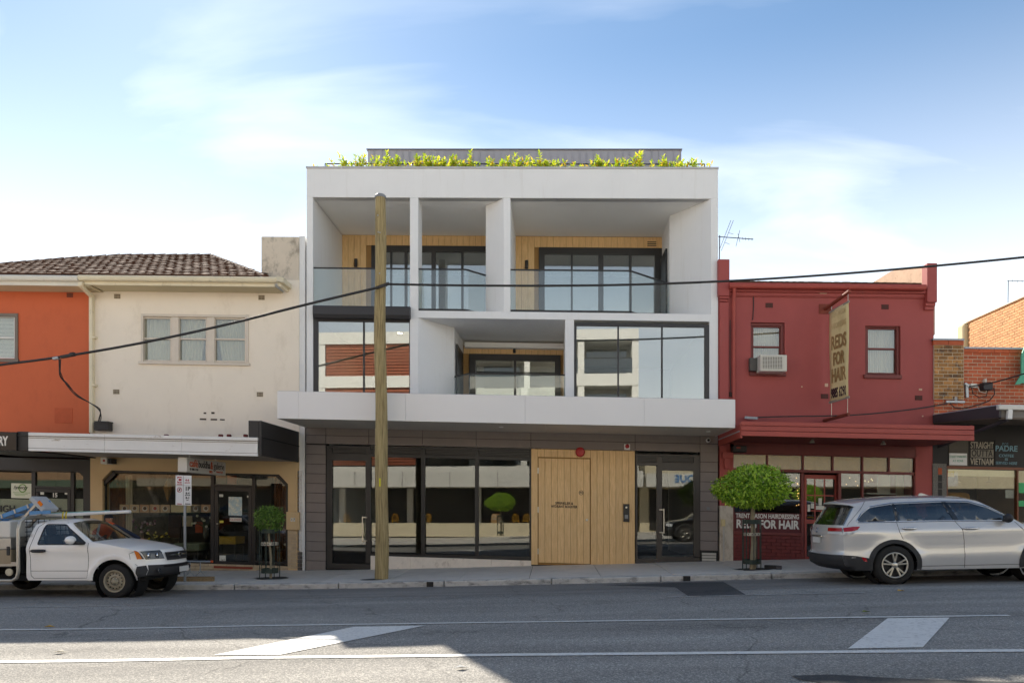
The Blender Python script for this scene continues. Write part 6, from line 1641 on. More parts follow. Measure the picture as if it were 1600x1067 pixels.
# ---------------------------------------------------------------- folding trestle barrier on the footpath
YT = -2.3
tg = P(312, 897, YT); tre = thing('trestle_barrier', 'low steel and timber trestle lying on the footpath in front of the ute', 'barrier', (tg.x, YT, path_z(tg.x, YT)))
mb = MB(); mb.tube([P(288, 876.5, YT), P(331, 877, YT)], .022, 8); mb.build('rail', gal, tre)
mb = MB(); mb.tube([P(329.5, 877, YT), P(332.5, 877, YT)], .028, 8); mb.build('rail_end', ltr, tre)
for a in (297, 313):
    mb = MB(); mb.tube([P(a, 877, YT), P(a - .3, 892, YT)], .012, 6); mb.tube([P(a - .3, 892, YT), P(a + 6, 898.5, YT - .2)], .01, 6); mb.tube([P(a - .3, 892, YT), P(a - 6, 898.5, YT + .2)], .01, 6); mb.build('stand', gal, tre)
for k, (r0, dy) in enumerate(((897.5, .1), (902, -.3))):
    q0, q1 = P(272, r0, YT + dy), P(334, r0, YT + dy); q0.z = path_z(q0.x, YT + dy) + .035; q1.z = path_z(q1.x, YT + dy) + .035; mb = MB(); mb.bar(q0, q1, .09, .07); mb.build('plank', wood('plank', 'a08560', '7a6344', .8), tre)
# offcut of steel tube on the footpath
q = P(1204, 887, -2.3); oc = thing('steel_offcut', 'short dark square tube offcut lying beside the tree guard', 'tube', (q.x, -2.3, path_z(q.x, -2.3)))
mb = MB(); mb.bar(Vector((q.x - .12, -2.25, path_z(q.x, -2.3) + .045)), Vector((q.x + .16, -2.4, path_z(q.x, -2.3) + .045)), .1, .09); mb.build('tube', mat('cast_iron', '1d1c1b', .7, var=.2), oc, bev=.01)
mb = MB(); mb.bar(Vector((q.x + .1, -2.42, path_z(q.x, -2.3) + .045)), Vector((q.x + .2, -2.47, path_z(q.x, -2.3) + .045)), .1, .09); mb.build('tube_end', mat('awning_charcoal', '38353a', .55, var=.05), oc, bev=.01)
# TV aerials
def aerial(name, label, px_, base, top, Y, boom, els):
    b = P(px_, base, Y); t = thing(name, label, 'antenna', b); am = mat('aerial_grey', '5a5c5e', .5, metal=.5)
    mb = MB(); mb.tube([b, P(px_ + .5, top, Y)], .014, 6); mb.build('mast', am, t)
    mb = MB(); mb.tube([P(boom[0][0], boom[0][1], Y), P(boom[1][0], boom[1][1], Y)], .012, 6); bo = mb.build('boom', am, t)
    for a, bb, c, d in els:
        mb = MB(); mb.tube([P(a, bb, Y - .3), P(c, d, Y + .3)], .006, 5); mb.build('element', am, t)
aerial('tv_antenna', 'television aerial on the red pier beside the white building', 1124, 406, 368, .3, ((1122.5, 370), (1177, 374)), [(1146, 344.5, 1127, 392), (1142, 344.5, 1125, 388), (1139, 364, 1146, 366), (1133, 379, 1140, 382), (1156, 360, 1150, 385), (1153, 365, 1156, 378), (1160, 371, 1161, 375), (1165, 371.5, 1165, 375.5), (1170, 372, 1170, 376), (1175, 372, 1175, 376)])
aerial('tv_antenna', 'small television aerial above the orange brick wall at the right edge', 1575, 474, 438, 6, ((1574, 438.5), (1640, 441)), [(1582, 437, 1582, 441), (1590, 437.5, 1590, 442), (1597, 437.5, 1597, 442)])
# fallen leaves
for i, (a, b, m_) in enumerate(((75, 981, 'c89a2a'), (1354, 958, '6f7a3a'), (1408, 924.5, 'd2a33a'), (1012, 907.5, 'b98a3c'), (720, 1046, 'd8d6d0'), (92, 1021, 'c8c2b0'))):
    g = gpt(a, b, .012); lf = thing('fallen_leaf', '', 'leaf', g, group='fallen leaves on the road')
    mb = MB(); leaf(mb, g + Vector((-.07, 0, .01)), Vector((1, .3, .1)), Vector((0, 0, 1)), .16, .09, .25); mb.build('blade', mat('fallen_' + m_, m_, .7, var=.2), lf)
    lf['label'] = ['orange fallen leaf on the shaded road below the ute', 'greenish fallen leaf by the white edge line below the silver car', 'yellow fallen leaf on the road under the rear of the silver car', 'brown fallen leaf in the gutter before the timber door', 'white paper scrap on the sunlit road near the bottom edge', 'pale dry leaf on the sunlit road at the left'][i]
# ================================================================== VEHICLES
def in_poly(q, poly):
    c = False; n = len(poly)
    for i in range(n):
        (ax, ay), (bx_, by_) = poly[i], poly[(i + 1) % n]
        if (ay > q[1]) != (by_ > q[1]) and q[0] < (bx_ - ax) * (q[1] - ay) / (by_ - ay) + ax: c = not c
    return c
def dens(poly, s=.06, close=True):
    out = []; n = len(poly)
    for i in range(n if close else n - 1):
        a, b = poly[i], poly[(i + 1) % n]; L = math.hypot(b[0] - a[0], b[1] - a[1]); k = max(1, int(math.ceil(L / s)))
        out += [(lerp(a[0], b[0], t / k), lerp(a[1], b[1], t / k)) for t in range(k)]
    if not close: out.append(poly[-1])
    return out
def circ(cx, cz, r, n=40): return [(cx + r * math.cos(2 * math.pi * k / n), cz + r * math.sin(2 * math.pi * k / n)) for k in range(n)]
def rounded(poly, r=.03, n=4):
    out = []; m = len(poly)
    for i in range(m):
        p, a, b = Vector(poly[i]), Vector(poly[i - 1]), Vector(poly[(i + 1) % m])
        da, db = (a - p), (b - p); q = min(r, da.length * .4, db.length * .4); s0, s1 = p + da.normalized() * q, p + db.normalized() * q
        for k in range(n + 1):
            t = k / n; v = s0 * (1 - t) ** 2 + p * 2 * t * (1 - t) + s1 * t * t; out.append((v.x, v.y))
    return out
def side(name, m, parent, outline, holes, yf, sgn, off=0.0, step=.075, thick=0):
    "sheet over the side view (x, z): outline minus holes, bulged to y = yf(x, z)"
    ol = dens(outline); hs = [dens(h) for h in holes]
    pts = []; ed = []
    for loop in [ol] + hs:
        b = len(pts); pts += loop; ed += [(b + i, b + (i + 1) % len(loop)) for i in range(len(loop))]
    x0, x1 = min(p[0] for p in ol), max(p[0] for p in ol); z0, z1 = min(p[1] for p in ol), max(p[1] for p in ol)
    z = z0 + step / 2; j = 0
    while z < z1:
        x = x0 + step * (.5 if j % 2 else .25)
        while x < x1:
            if in_poly((x, z), ol) and not any(in_poly((x, z), h) for h in hs):
                if min(abs(x - p[0]) + abs(z - p[1]) for p in pts[:len(ol) + sum(len(h) for h in hs)]) > step * .5: pts.append((x, z))
            x += step
        z += step; j += 1
    r = delaunay_2d_cdt([Vector(p) for p in pts], ed, [], 0, 1e-5)
    fs = []
    for f in r[2]:
        c = sum((r[0][i] for i in f), Vector((0, 0))) / len(f)
        if in_poly(c, ol) and not any(in_poly(c, h) for h in hs): fs.append(f)
    used = sorted({i for f in fs for i in f}); mp = {v: k for k, v in enumerate(used)}
    mb = MB(); mb.add([(r[0][i].x, sgn * (yf(r[0][i].x, r[0][i].y) + off), r[0][i].y) for i in used], [tuple(mp[i] for i in (f if sgn < 0 else f[::-1])) for f in fs])
    me = mb.mesh(name, True); me.materials.append(m); o = link(me, name, parent, local=True)
    if thick:
        s_ = o.modifiers.new('solid', 'SOLIDIFY'); s_.thickness = thick; s_.offset = -1
    return o
FS = [-1, -.98, -.93, -.85, -.7, -.5, -.25, 0, .25, .5, .7, .85, .93, .98, 1]
def sweep(name, m, parent, prof, yf, f0=-1, f1=1, off=0.0, pw=3.0):
    "sheet across the vehicle through profile rows (xc, zc, xs, zs)"
    ff = [f for f in FS if f0 - 1e-6 <= f <= f1 + 1e-6]
    if ff[0] > f0 + 1e-6: ff = [f0] + ff
    if ff[-1] < f1 - 1e-6: ff = ff + [f1]
    vs = []
    for xc, zc, xs, zs in prof:
        hw = yf(xs, zs)
        for f in ff:
            a = abs(f); vs.append((lerp(xc, xs, a ** pw), f * hw, lerp(zc, zs, a ** 2.2)))
    n = len(ff); mb = MB(); mb.add(vs, [(j * n + i, j * n + i + 1, (j + 1) * n + i + 1, (j + 1) * n + i) for j in range(len(prof) - 1) for i in range(n - 1)])
    me = mb.mesh(name, True); me.materials.append(m)
    bm = bmesh.new(); bm.from_mesh(me); bmesh.ops.recalc_face_normals(bm, faces=bm.faces)
    if off:
        bm.normal_update()
        for v in bm.verts: v.co += v.normal * off
    bm.to_mesh(me); bm.free()
    return link(me, name, parent, local=True)
def refine(prof, k=3):
    "smooth rows between the given ones"
    vs = [Vector(p) for p in prof]; out = []
    for i in range(len(vs) - 1):
        for t in range(k): out.append(tuple(vs[i].lerp(vs[i + 1], t / k)))
    out.append(tuple(vs[-1])); return out
def seam(parent, pts, yf, sgn, m, r=.005, name='panel_gap', off=.0015):
    d = dens(pts, .06, False); mb = MB(); mb.tube([(x, sgn * (yf(x, z) + off - r * .4), z) for x, z in d], r, 5); return mb.build(name, m, parent, local=True)
rubber = mat('tyre_rubber', '201f1e', .85, var=.15, vs=10); plastic = mat('black_plastic', '2a2a2c', .65, var=.05); seatm = mat('car_seat', '3a3836', .8, var=.1)
chrome = mat('chrome', 'd5d6d8', .12, metal=1.0, var=0); cglass = glass('car_glass', (.80, .84, .83), .04, 1.5); cglass_d = glass('car_glass_dark', (.30, .33, .36), .08, 1.5); under = mat('underbody', '141313', .9, var=.1)
lens_r = mat('tail_lens_red', 'a3121a', .15, var=.05, coat=.6); lens_c = mat('lens_clear', 'c9ccce', .12, var=.05, coat=.6); lens_o = mat('lens_orange', 'd8741c', .15, var=.05, coat=.6)
plate_m = mat('blank_plate', 'd4d3cf', .5, var=.02)
def wheel(parent, x, y, sgn, r, wd, rim_r, style, tm=rubber):
    "wheel part with tyre, rim and hub; sgn = outer side along y"
    t = MB(); h = wd / 2
    t.lathe([(rim_r, -h * .9), (rim_r + .02, -h), (r - .035, -h), (r - .008, -h * .8), (r, -h * .45), (r, h * .45), (r - .008, h * .8), (r - .035, h), (rim_r + .02, h), (rim_r, h * .9)], (0, 0, 0), 'y', 40, cap=False)
    me = t.mesh('wheel', True); me.materials.append(tm); o = link(me, 'wheel', parent, local=True); o.location = (x, y, r)
    autosmooth(o, 50)
    s_ = sgn; b = MB()
    if style == 'alloy':
        b.lathe([(rim_r + .012, s_ * (h + .004)), (rim_r - .02, s_ * (h - .004)), (rim_r - .03, s_ * (h - .09)), (.05, s_ * (h - .1)), (0, s_ * (h - .1))], (0, 0, 0), 'y', 40, cap=False)
        ro_ = autosmooth(b.build('rim_barrel', mat('rim_dark', '3a3a3b', .4, metal=.6), o, local=True), 40)
        b = MB(); b.lathe([(rim_r + .014, s_ * (h + .002)), (rim_r + .01, s_ * (h + .012)), (rim_r - .012, s_ * (h + .008)), (rim_r - .018, s_ * (h - .01))], (0, 0, 0), 'y', 40, True); b.build('rim_lip', steel, o, local=True, smooth=True)
        for k in range(5):
            for d in (-.16, .16):
                a = 2 * math.pi * k / 5 + .31; a0, a1 = a + d * .55, a + d * 1.15
                p0 = Vector((math.cos(a0) * .055, s_ * (h - .01), math.sin(a0) * .055)); p1 = Vector((math.cos(a1) * (rim_r - .01), s_ * (h + .002), math.sin(a1) * (rim_r - .01)))
                m_ = MB(); m_.bar(p0, p1, .030, .028, (0, 1, 0)); m_.build('spoke', steel, o, local=True, bev=.005)
        b = MB(); b.lathe([(.055, s_ * (h - .03)), (.055, s_ * (h + .0)), (.03, s_ * (h + .012)), (0, s_ * (h + .012))], (0, 0, 0), 'y', 20); autosmooth(b.build('hub_cap', steel, o, local=True))
    else:
        sm = mat('steel_wheel', 'a39a86', .6, metal=.3, var=.2, vs=9, stain='6a5a44', st=(.5, .75), ss=(4, 4, 4))
        b.lathe([(rim_r + .012, s_ * (h + .003)), (rim_r - .012, s_ * (h - .0)), (rim_r - .03, s_ * (h - .05)), (rim_r - .055, s_ * (h - .03)), (.10, s_ * (h - .015)), (.085, s_ * (h - .045)), (0, s_ * (h - .045))], (0, 0, 0), 'y', 40, cap=False); autosmooth(b.build('rim', sm, o, local=True), 50)
        for k in range(14):
            a = 2 * math.pi * k / 14; m_ = MB(); m_.lathe([(.013, s_ * (h - .024)), (.013, s_ * (h - .016))], (math.cos(a) * (rim_r - .062), 0, math.sin(a) * (rim_r - .062)), 'y', 8); m_.build('rim_hole', under, o, local=True)
        b = MB(); b.lathe([(.085, s_ * (h - .04)), (.06, s_ * (h + .0)), (.035, s_ * (h + .02)), (0, s_ * (h + .022))], (0, 0, 0), 'y', 16); autosmooth(b.build('hub', sm, o, local=True))
        for k in range(6):
            a = 2 * math.pi * k / 6; m_ = MB(); m_.lathe([(.013, s_ * (h - .04)), (.011, s_ * (h - .01)), (0, s_ * (h - .008))], (math.cos(a) * .068, 0, math.sin(a) * .068), 'y', 6); m_.build('wheel_nut', steel, o, local=True)
    return o
def seats(parent, xs, y, zseat, m):
    for x in xs:
        for yy in y:
            mb = MB(); mb.box(x - .28, x + .24, yy - .24, yy + .24, zseat - .12, zseat, False); b0 = Vector((x - .26, yy, zseat)); b1 = Vector((x - .42, yy, zseat + .55)); mb.bar(b0, b1, .46, .12, (1, 0, 0)); mb.bar(b1, b1 + Vector((-.04, 0, .2)), .26, .09, (1, 0, 0)); mb.build('seat', m, parent, local=True, bev=.04)

# ---------------------------------------------------------------- silver seven-seater
def make_suv(name, label, loc, rot, paint, gm, simple=False):
    root = thing(name, label, 'car', loc, rot)
    AR = [(1.13, .375), (3.92, .375)]
    def yf(x, z):
        w = .925
        if z < .5: w -= .05 * ((.5 - z) / .25) ** 2 * .7
        if z > 1.02: w -= (z - 1.02) * .30 + max(0, z - 1.45) * .35
        w += .012 * math.exp(-((z - 1.0) / .05) ** 2) + .014 * math.exp(-((z - .56 - .02 * (x - 2.5)) / .06) ** 2) - .010 * math.exp(-((z - .70) / .10) ** 2)
        if x < 1.0: w -= .13 * ((1.0 - x) / 1.0) ** 2.2
        if x > 3.6: w -= .16 * ((x - 3.6) / 1.3) ** 2.2
        for ax, az in AR:
            d = math.hypot(x - ax, z - az); w += .028 * math.exp(-((d - .44) / .10) ** 2)
        return w
    pr = [(.12, .29, .42, .29), (-.02, .38, .24, .38), (-.05, .50, .20, .50), (-.04, .585, .20, .585), (.03, .62, .23, .63), (.03, .80, .22, .82), (.04, 1.0, .22, 1.0), (.09, 1.155, .27, 1.15), (.34, 1.545, .49, 1.50), (.25, 1.565, .42, 1.53), (.26, 1.60, .43, 1.555), (.62, 1.66, .70, 1.60), (1.3, 1.695, 1.34, 1.64), (2.1, 1.695, 2.1, 1.635), (2.62, 1.665, 2.58, 1.60), (2.9, 1.60, 2.82, 1.54), (3.78, 1.14, 3.52, 1.10), (3.92, 1.10, 3.75, 1.05), (4.4, 1.03, 4.25, .97), (4.74, .93, 4.46, .86), (4.86, .75, 4.5, .72), (4.9, .5, 4.5, .5), (4.8, .27, 4.36, .27)]
    outline = [(p[2], p[3]) for p in pr] + [(4.36, .27), (.42, .28)]
    outline = [p for i, p in enumerate(outline) if i == 0 or math.hypot(p[0] - outline[i - 1][0], p[1] - outline[i - 1][1]) > .004]
    w1 = rounded([(.49, 1.235), (.60, 1.36), (.76, 1.475), (1.19, 1.535), (1.21, 1.215), (.56, 1.205)], .05)
    w2 = rounded([(1.235, 1.535), (2.12, 1.55), (2.28, 1.205), (1.25, 1.215)], .03)
    w3 = rounded([(2.20, 1.55), (2.60, 1.535), (2.95, 1.41), (3.28, 1.22), (3.25, 1.185), (2.36, 1.20)], .03)
    wins = [w1, w2, w3]; arch = [circ(ax, az, .425) for ax, az in AR]
    body = None
    for sg in (-1, 1):
        o = side('body_side', paint, root, outline, wins + arch, yf, sg)
        body = body or o
        for w in wins: side('side_window', gm, root, w, [], yf, sg, -.006)
        for q in ([(1.185, 1.54), (1.24, 1.54), (1.255, 1.21), (1.205, 1.21)], [(2.115, 1.555), (2.205, 1.555), (2.365, 1.20), (2.275, 1.20)]): side('door_pillar', mat('gloss_black', '121214', .15, var=0, coat=.6), root, q, [], yf, sg, .003, .05)
        for ax, az in AR:
            ring = [(ax + .50 * math.cos(a), az + .50 * math.sin(a)) for a in [math.pi * k / 20 - .18 for k in range(21)]]; ring = [(ax + .505 * math.cos(t), max(.27, az + .49 * math.sin(t))) for t in [lerp(-.2, math.pi + .2, k / 24) for k in range(25)]] + [(ax + .41 * math.cos(t), max(.27, az + .41 * math.sin(t))) for t in [lerp(math.pi + .2, -.2, k / 24) for k in range(25)]]
            side('arch_trim', plastic, root, ring, [], yf, sg, .008, .05)
        side('bumper_side', plastic, root, [(.20, .585), (.45, .56), (.74, .50), (.74, .28), (.42, .28), (.24, .38), (.20, .50)], [circ(1.13, .375, .41)], yf, sg, .006)
        side('side_reflector', lens_r, root, [(.52, .545), (.60, .52), (.62, .45), (.56, .465)], [], yf, sg, .014, .05)
        # chrome line round the windows
        for ln in ([(.50, 1.20), (1.2, 1.195), (2.3, 1.19), (3.3, 1.17)], [(.47, 1.215), (.58, 1.37), (.75, 1.495), (1.19, 1.555), (2.1, 1.57), (2.6, 1.555), (2.97, 1.43), (3.32, 1.21)]):
            seam(root, ln, yf, sg, chrome, .012, 'chrome_trim', .004)
        for ln in ([(1.21, 1.19), (1.24, 1.0), (1.30, .86)], [(2.285, 1.19), (2.40, 1.03), (2.43, .8), (2.43, .30)], [(3.38, 1.15), (3.55, .95), (3.56, .6), (3.50, .30)], [(.70, 1.60), (.64, 1.52), (.33, 1.18), (.30, 1.13)], [(1.6, .345), (3.45, .345)]):
            seam(root, ln, yf, sg, under, .0045)
        for a, b, z in ((1.29, 1.56, 1.07), (2.42, 2.70, 1.045)):
            hb = side('door_recess', paint, root, rounded([(a + .04, z + .03), (b - .06, z + .03), (b - .06, z - .045), (a + .04, z - .045)], .03), [], yf, sg, .003, .05)
            mb = MB(); mb.tube([(x, sg * (yf(x, z) + dy), z) for x, dy in ((a, .012), (a + .03, .03), ((a + b) / 2, .036), (b - .03, .03), (b, .012))], [.014, .021, .023, .021, .014], 8); mb.build('door_handle', chrome, root, local=True, smooth=True)
        side('tail_lamp', lens_r, root, [(.225, 1.03), (.225, 1.105), (.40, 1.125), (.53, 1.125), (.47, 1.06), (.36, 1.035)], [], yf, sg, .012, .04)
        side('tail_lamp_clear', lens_c, root, [(.225, .975), (.225, 1.03), (.36, 1.035), (.47, 1.06), (.42, 1.0), (.32, .965)], [], yf, sg, .011, .04)
        mb = MB(); mx = 3.18; mb.ball((mx, sg * 1.03, 1.22), .07, .12, .085); mb.bar((mx + .02, sg * .84, 1.17), (mx + .02, sg * .98, 1.19), .07, .04); mb.build('mirror', plastic, root, local=True, smooth=True)
        for ax, az in AR: 
            o = wheel(root, ax, sg * .82, sg, .375, .24, .235, 'alloy')
            mb = MB(); mb.tube([(ax, sg * .45, az), (ax, sg * .80, az)], .43, 24, False); mb.build('wheel_well', under, root, local=True)
    sweep('bumper', plastic, root, refine(pr[0:4]), yf); sweep('tailgate', paint, root, refine(pr[3:8], 4), yf); sweep('rear_window', gm, root, refine(pr[7:9], 6), yf, -.97, .97)
    sweep('tailgate_pillar', paint, root, refine(pr[7:9], 6), yf, -1, -.93); sweep('tailgate_pillar', paint, root, refine(pr[7:9], 6), yf, .93, 1)
    sweep('roof', paint, root, refine(pr[8:16], 4), yf, pw=2.2); sweep('windscreen', gm, root, refine(pr[15:17], 6), yf, -.96, .96, pw=2.2)
    sweep('screen_pillar', paint, root, refine(pr[15:17], 6), yf, -1, -.93, pw=2.2); sweep('screen_pillar', paint, root, refine(pr[15:17], 6), yf, .93, 1, pw=2.2)
    sweep('bonnet', paint, root, refine(pr[16:20], 4), yf, pw=2.6); sweep('nose', paint, root, refine(pr[19:23], 4), yf, pw=2.6)
    sweep('grille', plastic, root, [(4.86, .84, 4.5, .8), (4.91, .5, 4.5, .5)], yf, -.6, .6, .012, 2.6)
    for sg in (-1, 1):
        f0, f1 = (-.97, -.55) if sg < 0 else (.55, .97)
        sweep('tail_lamp', lens_r, root, refine([(.045, 1.03, .225, 1.03), (.06, 1.10, .24, 1.10)], 3), yf, f0, f1, .014); sweep('tail_lamp_clear', lens_c, root, refine([(.04, .985, .22, .98), (.045, 1.03, .225, 1.03)], 3), yf, f0, f1, .012)
        sweep('headlamp', lens_c, root, [(4.77, .90, 4.47, .84), (4.85, .76, 4.5, .73)], yf, f0, f1, .01, 2.6)
    mb = MB(); mb.box(.0, .022, -.19, .19, .79, .90, False); mb.build('number_plate', plate_m, root, local=True); mb = MB(); mb.box(-.0, .03, -.28, .28, .91, .945, False); mb.build('plate_garnish', chrome, root, local=True, bev=.008)
    mb = MB(); mb.lathe([(.055, 0), (.055, -.012), (.04, -.012), (.04, 0)], (.03, 0, 1.04), 'x', 20, True); mb.build('badge', chrome, root, local=True)
    mb = MB(); mb.slab([(2.25, 0, 1.69), (2.05, 0, 1.69), (2.08, 0, 1.735), (2.12, 0, 1.735)], (0, 1, 0), .03); mb.build('roof_fin', paint, root, local=True)
    mb = MB(); mb.box(.35, 4.5, -.78, .78, .26, .42, False); mb.box(1.7, 3.3, -.80, .80, .42, .50, False); mb.box(3.5, 4.5, -.7, .7, .42, .95, False); mb.build('floor_pan', under, root, local=True)
    mb = MB(); mb.bar((3.25, -.7, 1.05), (3.25, .7, 1.05), .35, .25); mb.build('dashboard', plastic, root, local=True)
    seats(root, (2.55,), (-.38, .38), .72, seatm); seats(root, (1.75,), (-.38, .38), .76, seatm); seats(root, (1.05,), (-.36, .36), .78, seatm)
    return root
silver = mat('silver_paint', 'cccac8', .26, metal=.3, var=.02, vs=1, coat=.7)
sy = -4.17; sxw = X(1398, -5.08); sz0 = road_z(sxw, -5.08); slope = (road_z(sxw + 2.8, -5) - road_z(sxw, -5)) / 2.8
suv = make_suv('parked_car', 'silver seven-seat wagon parked at the kerb before the red hairdresser', (sxw - 1.13, sy, sz0 + .0 - slope * 1.13), (0, -math.atan(slope), 0), silver, cglass_d)
blk = make_suv('parked_car', 'black wagon parked across the street, seen mirrored in the entrance door', (10.2, -16.6, road_z(8, -17)), (0, 0, math.pi), mat('black_paint', '101114', .2, var=.02, coat=.8), cglass_d)

# ---------------------------------------------------------------- white tray-back ute
wpaint = mat('white_paint', 'f0eeea', .3, var=.03, vs=1.2, coat=.6, stain='c4b79e', st=(.66, .95), ss=(.8, .8, 2.5))
ux = X(179, -5.0); uz = road_z(ux, -5.0)
ute = thing('tray_ute', 'white single-cab tray ute with roof rack parked at the kerb before the cafe', 'ute', (ux, -4.13, uz), (0, -.006, 0))
UA = (0.0, .34)
def uy(x, z):
    w = .87
    if z < .55: w -= .05 * ((.55 - z) / .3) ** 2 * .6
    if z > 1.05: w -= (z - 1.05) * .42 + max(0, z - 1.42) * .5
    w += .014 * math.exp(-((z - .98) / .05) ** 2) - .012 * math.exp(-((z - .78) / .12) ** 2)
    if x > .15: w -= .16 * ((x - .15) / .5) ** 2.2
    d = math.hypot(x - UA[0], z - UA[1]); w += .045 * math.exp(-((d - .50) / .07) ** 2)
    return w
up = [(.72, .40, .46, .42), (.90, .44, .60, .46), (.94, .56, .63, .56), (.92, .655, .62, .66), (.90, .70, .58, .71), (.89, .78, .56, .78), (.86, .90, .50, .89), (.78, .975, .44, .955), (.4, 1.07, .2, 1.02), (-.1, 1.14, -.2, 1.10), (-.36, 1.175, -.54, 1.14), (-1.02, 1.575, -1.06, 1.515), (-1.2, 1.615, -1.22, 1.56), (-1.6, 1.615, -1.62, 1.56), (-1.8, 1.55, -1.80, 1.50), (-1.86, 1.15, -1.86, 1.12), (-1.86, .42, -1.86, .42)]
uo = [(p[2], p[3]) for p in up] + [(-1.83, .36), (.46, .36)]
uw = rounded([(-1.64, 1.09), (-1.58, 1.50), (-1.16, 1.495), (-.84, 1.28), (-.62, 1.12), (-.66, 1.09)], .04)
for sg in (-1, 1):
    side('body_side', wpaint, ute, uo, [uw, circ(UA[0], UA[1], .45)], uy, sg)
    side('side_window', cglass, ute, uw, [], uy, sg, -.006)
    fl_ = [(UA[0] + .56 * math.cos(t), max(.38, UA[1] + .56 * math.sin(t))) for t in [lerp(-.05, math.pi + .05, k / 26) for k in range(27)]] + [(UA[0] + .445 * math.cos(t), max(.38, UA[1] + .445 * math.sin(t))) for t in [lerp(math.pi + .05, -.05, k / 26) for k in range(27)]]
    fl_ = [q for q in fl_ if q[0] < .47]
    side('wheel_flare', wpaint, ute, fl_, [], uy, sg, .018, .05)
    seam(ute, uw + [uw[0]], uy, sg, plastic, .014, 'window_seal', -.002)
    for ln in ([(-.56, 1.12), (-.55, .9), (-.55, .5), (-.58, .41), (-1.70, .40), (-1.76, .46), (-1.79, 1.0), (-1.72, 1.45), (-1.64, 1.535), (-1.12, 1.53)], [(-.55, .555), (-1.77, .555)], [(.43, .95), (.30, .90), (.34, .74), (.46, .66)]): seam(ute, ln, uy, sg, under, .005)
    side('bumper_side', plastic, ute, [(.46, .64), (.60, .655), (.63, .56), (.60, .46), (.48, .41), (.44, .50)], [], uy, sg, .01, .05)
    side('headlamp', mat('lamp_bezel', '3a3c3e', .25, var=.1, coat=.6), ute, [(.41, .965), (.44, .79), (.565, .785), (.50, .90), (.455, .95)], [], uy, sg, .008, .04); side('indicator', lens_o, ute, [(.40, .962), (.445, .785), (.53, .785), (.475, .935)], [], uy, sg, .013, .03)
    mb = MB(); mb.tube([(x, sg * (uy(x, .965) + d), .965) for x, d in ((-1.74, .01), (-1.7, .03), (-1.58, .035), (-1.48, .03), (-1.44, .01))], [.024, .032, .034, .032, .024], 8); mb.build('door_handle', plastic, ute, local=True, smooth=True)
    mb = MB(); mb.ball((-.80, sg * 1.05, 1.19), .085, .135, .085); mo = mb.build('mirror', wpaint, ute, local=True, smooth=True); mb = MB(); mb.bar((-.68, sg * .84, 1.12), (-.72, sg * 1.02, 1.135), .10, .07); mb.build('mirror_arm', plastic, ute, local=True, smooth=True)
    wheel(ute, 0, sg * .76, sg, .345, .23, .215, 'steel'); wheel(ute, -3.05, sg * .74, sg, .345, .23, .215, 'steel')
    mb = MB(); mb.tube([(UA[0], sg * .4, UA[1]), (UA[0], sg * .80, UA[1])], .455, 24, False); mb.build('wheel_well', under, ute, local=True)
sweep('bumper', plastic, ute, refine(up[0:4]), uy); sweep('front_panel', wpaint, ute, refine(up[3:8], 4), uy); sweep('bonnet', wpaint, ute, refine(up[7:11], 4), uy, pw=2.4)
sweep('windscreen', cglass, ute, refine(up[10:12], 6), uy, -.95, .95, pw=2.4); sweep('screen_pillar', wpaint, ute, refine(up[10:12], 6), uy, -1, -.93, pw=2.4); sweep('screen_pillar', wpaint, ute, refine(up[10:12], 6), uy, .93, 1, pw=2.4)
sweep('roof', wpaint, ute, refine(up[11:15], 4), uy, pw=2.4); sweep('rear_window', cglass, ute, refine(up[14:16], 3), uy, -.85, .85); sweep('cab_back', wpaint, ute, refine(up[15:17], 3), uy)
sweep('grille', plastic, ute, refine([(.905, .735, .57, .74), (.865, .905, .52, .90)], 3), uy, -.55, .55, .012)
for z_ in (.79, .83, .87): sweep('grille_bar', chrome if z_ == .83 else under, ute, [(.90, z_, .56, z_), (.895, z_ + .014, .555, z_ + .014)], uy, -.5, .5, .02)
mb = MB(); mb.lathe([(.05, .0), (.05, .015), (.035, .02), (0, .02)], (.90, 0, .84), 'x', 18); mb.build('badge', chrome, ute, local=True)
for sg in (-1, 1):
    f0, f1 = (-.98, -.6) if sg < 0 else (.6, .98)
    sweep('headlamp', mat('lamp_bezel', '3a3c3e', .25, var=.1, coat=.6), ute, refine([(.893, .775, .56, .775), (.85, .91, .50, .90), (.81, .955, .455, .945)], 3), uy, f0, f1, .012)
    for ff, rr in ((.90, .065), (.74, .055)):
        xx = lerp(.88, .53, ff ** 3); mb = MB(); mb.lathe([(rr, .0), (rr * .9, .02), (0, .03)], (xx - .0, sg * ff * uy(.53, .85), .85), 'x', 18); mb.build('lamp_reflector', chrome, ute, local=True, smooth=True)
    mb = MB(); mb.lathe([(.055, 0), (.045, .012), (0, .012)], (.80, sg * .62, .54), 'x', 16); mb.build('fog_lamp', mat('lamp_bezel', '3a3c3e', .25, var=.1, coat=.6), ute, local=True)
mb = MB(); mb.box(.945, .96, -.08, .30, .47, .58, False); mb.build('number_plate', plate_m, ute, local=True)
sweep('bumper_slot', under, ute, refine([(.945, .60, .63, .60), (.935, .64, .62, .64)], 2), uy, -.7, .7, .006)
mb = MB(); mb.box(-4.6, .55, -.72, .72, .34, .46, False); mb.box(-4.8, -1.95, -.45, .45, .46, .62, False); mb.box(-.5, .6, -.6, .6, .46, .9, False); mb.build('chassis', under, ute, local=True)
mb = MB(); mb.bar((-.72, -.68, 1.02), (-.72, .68, 1.02), .35, .2); mb.build('dashboard', plastic, ute, local=True); seats(ute, (-1.25,), (-.36, .36), .72, seatm)
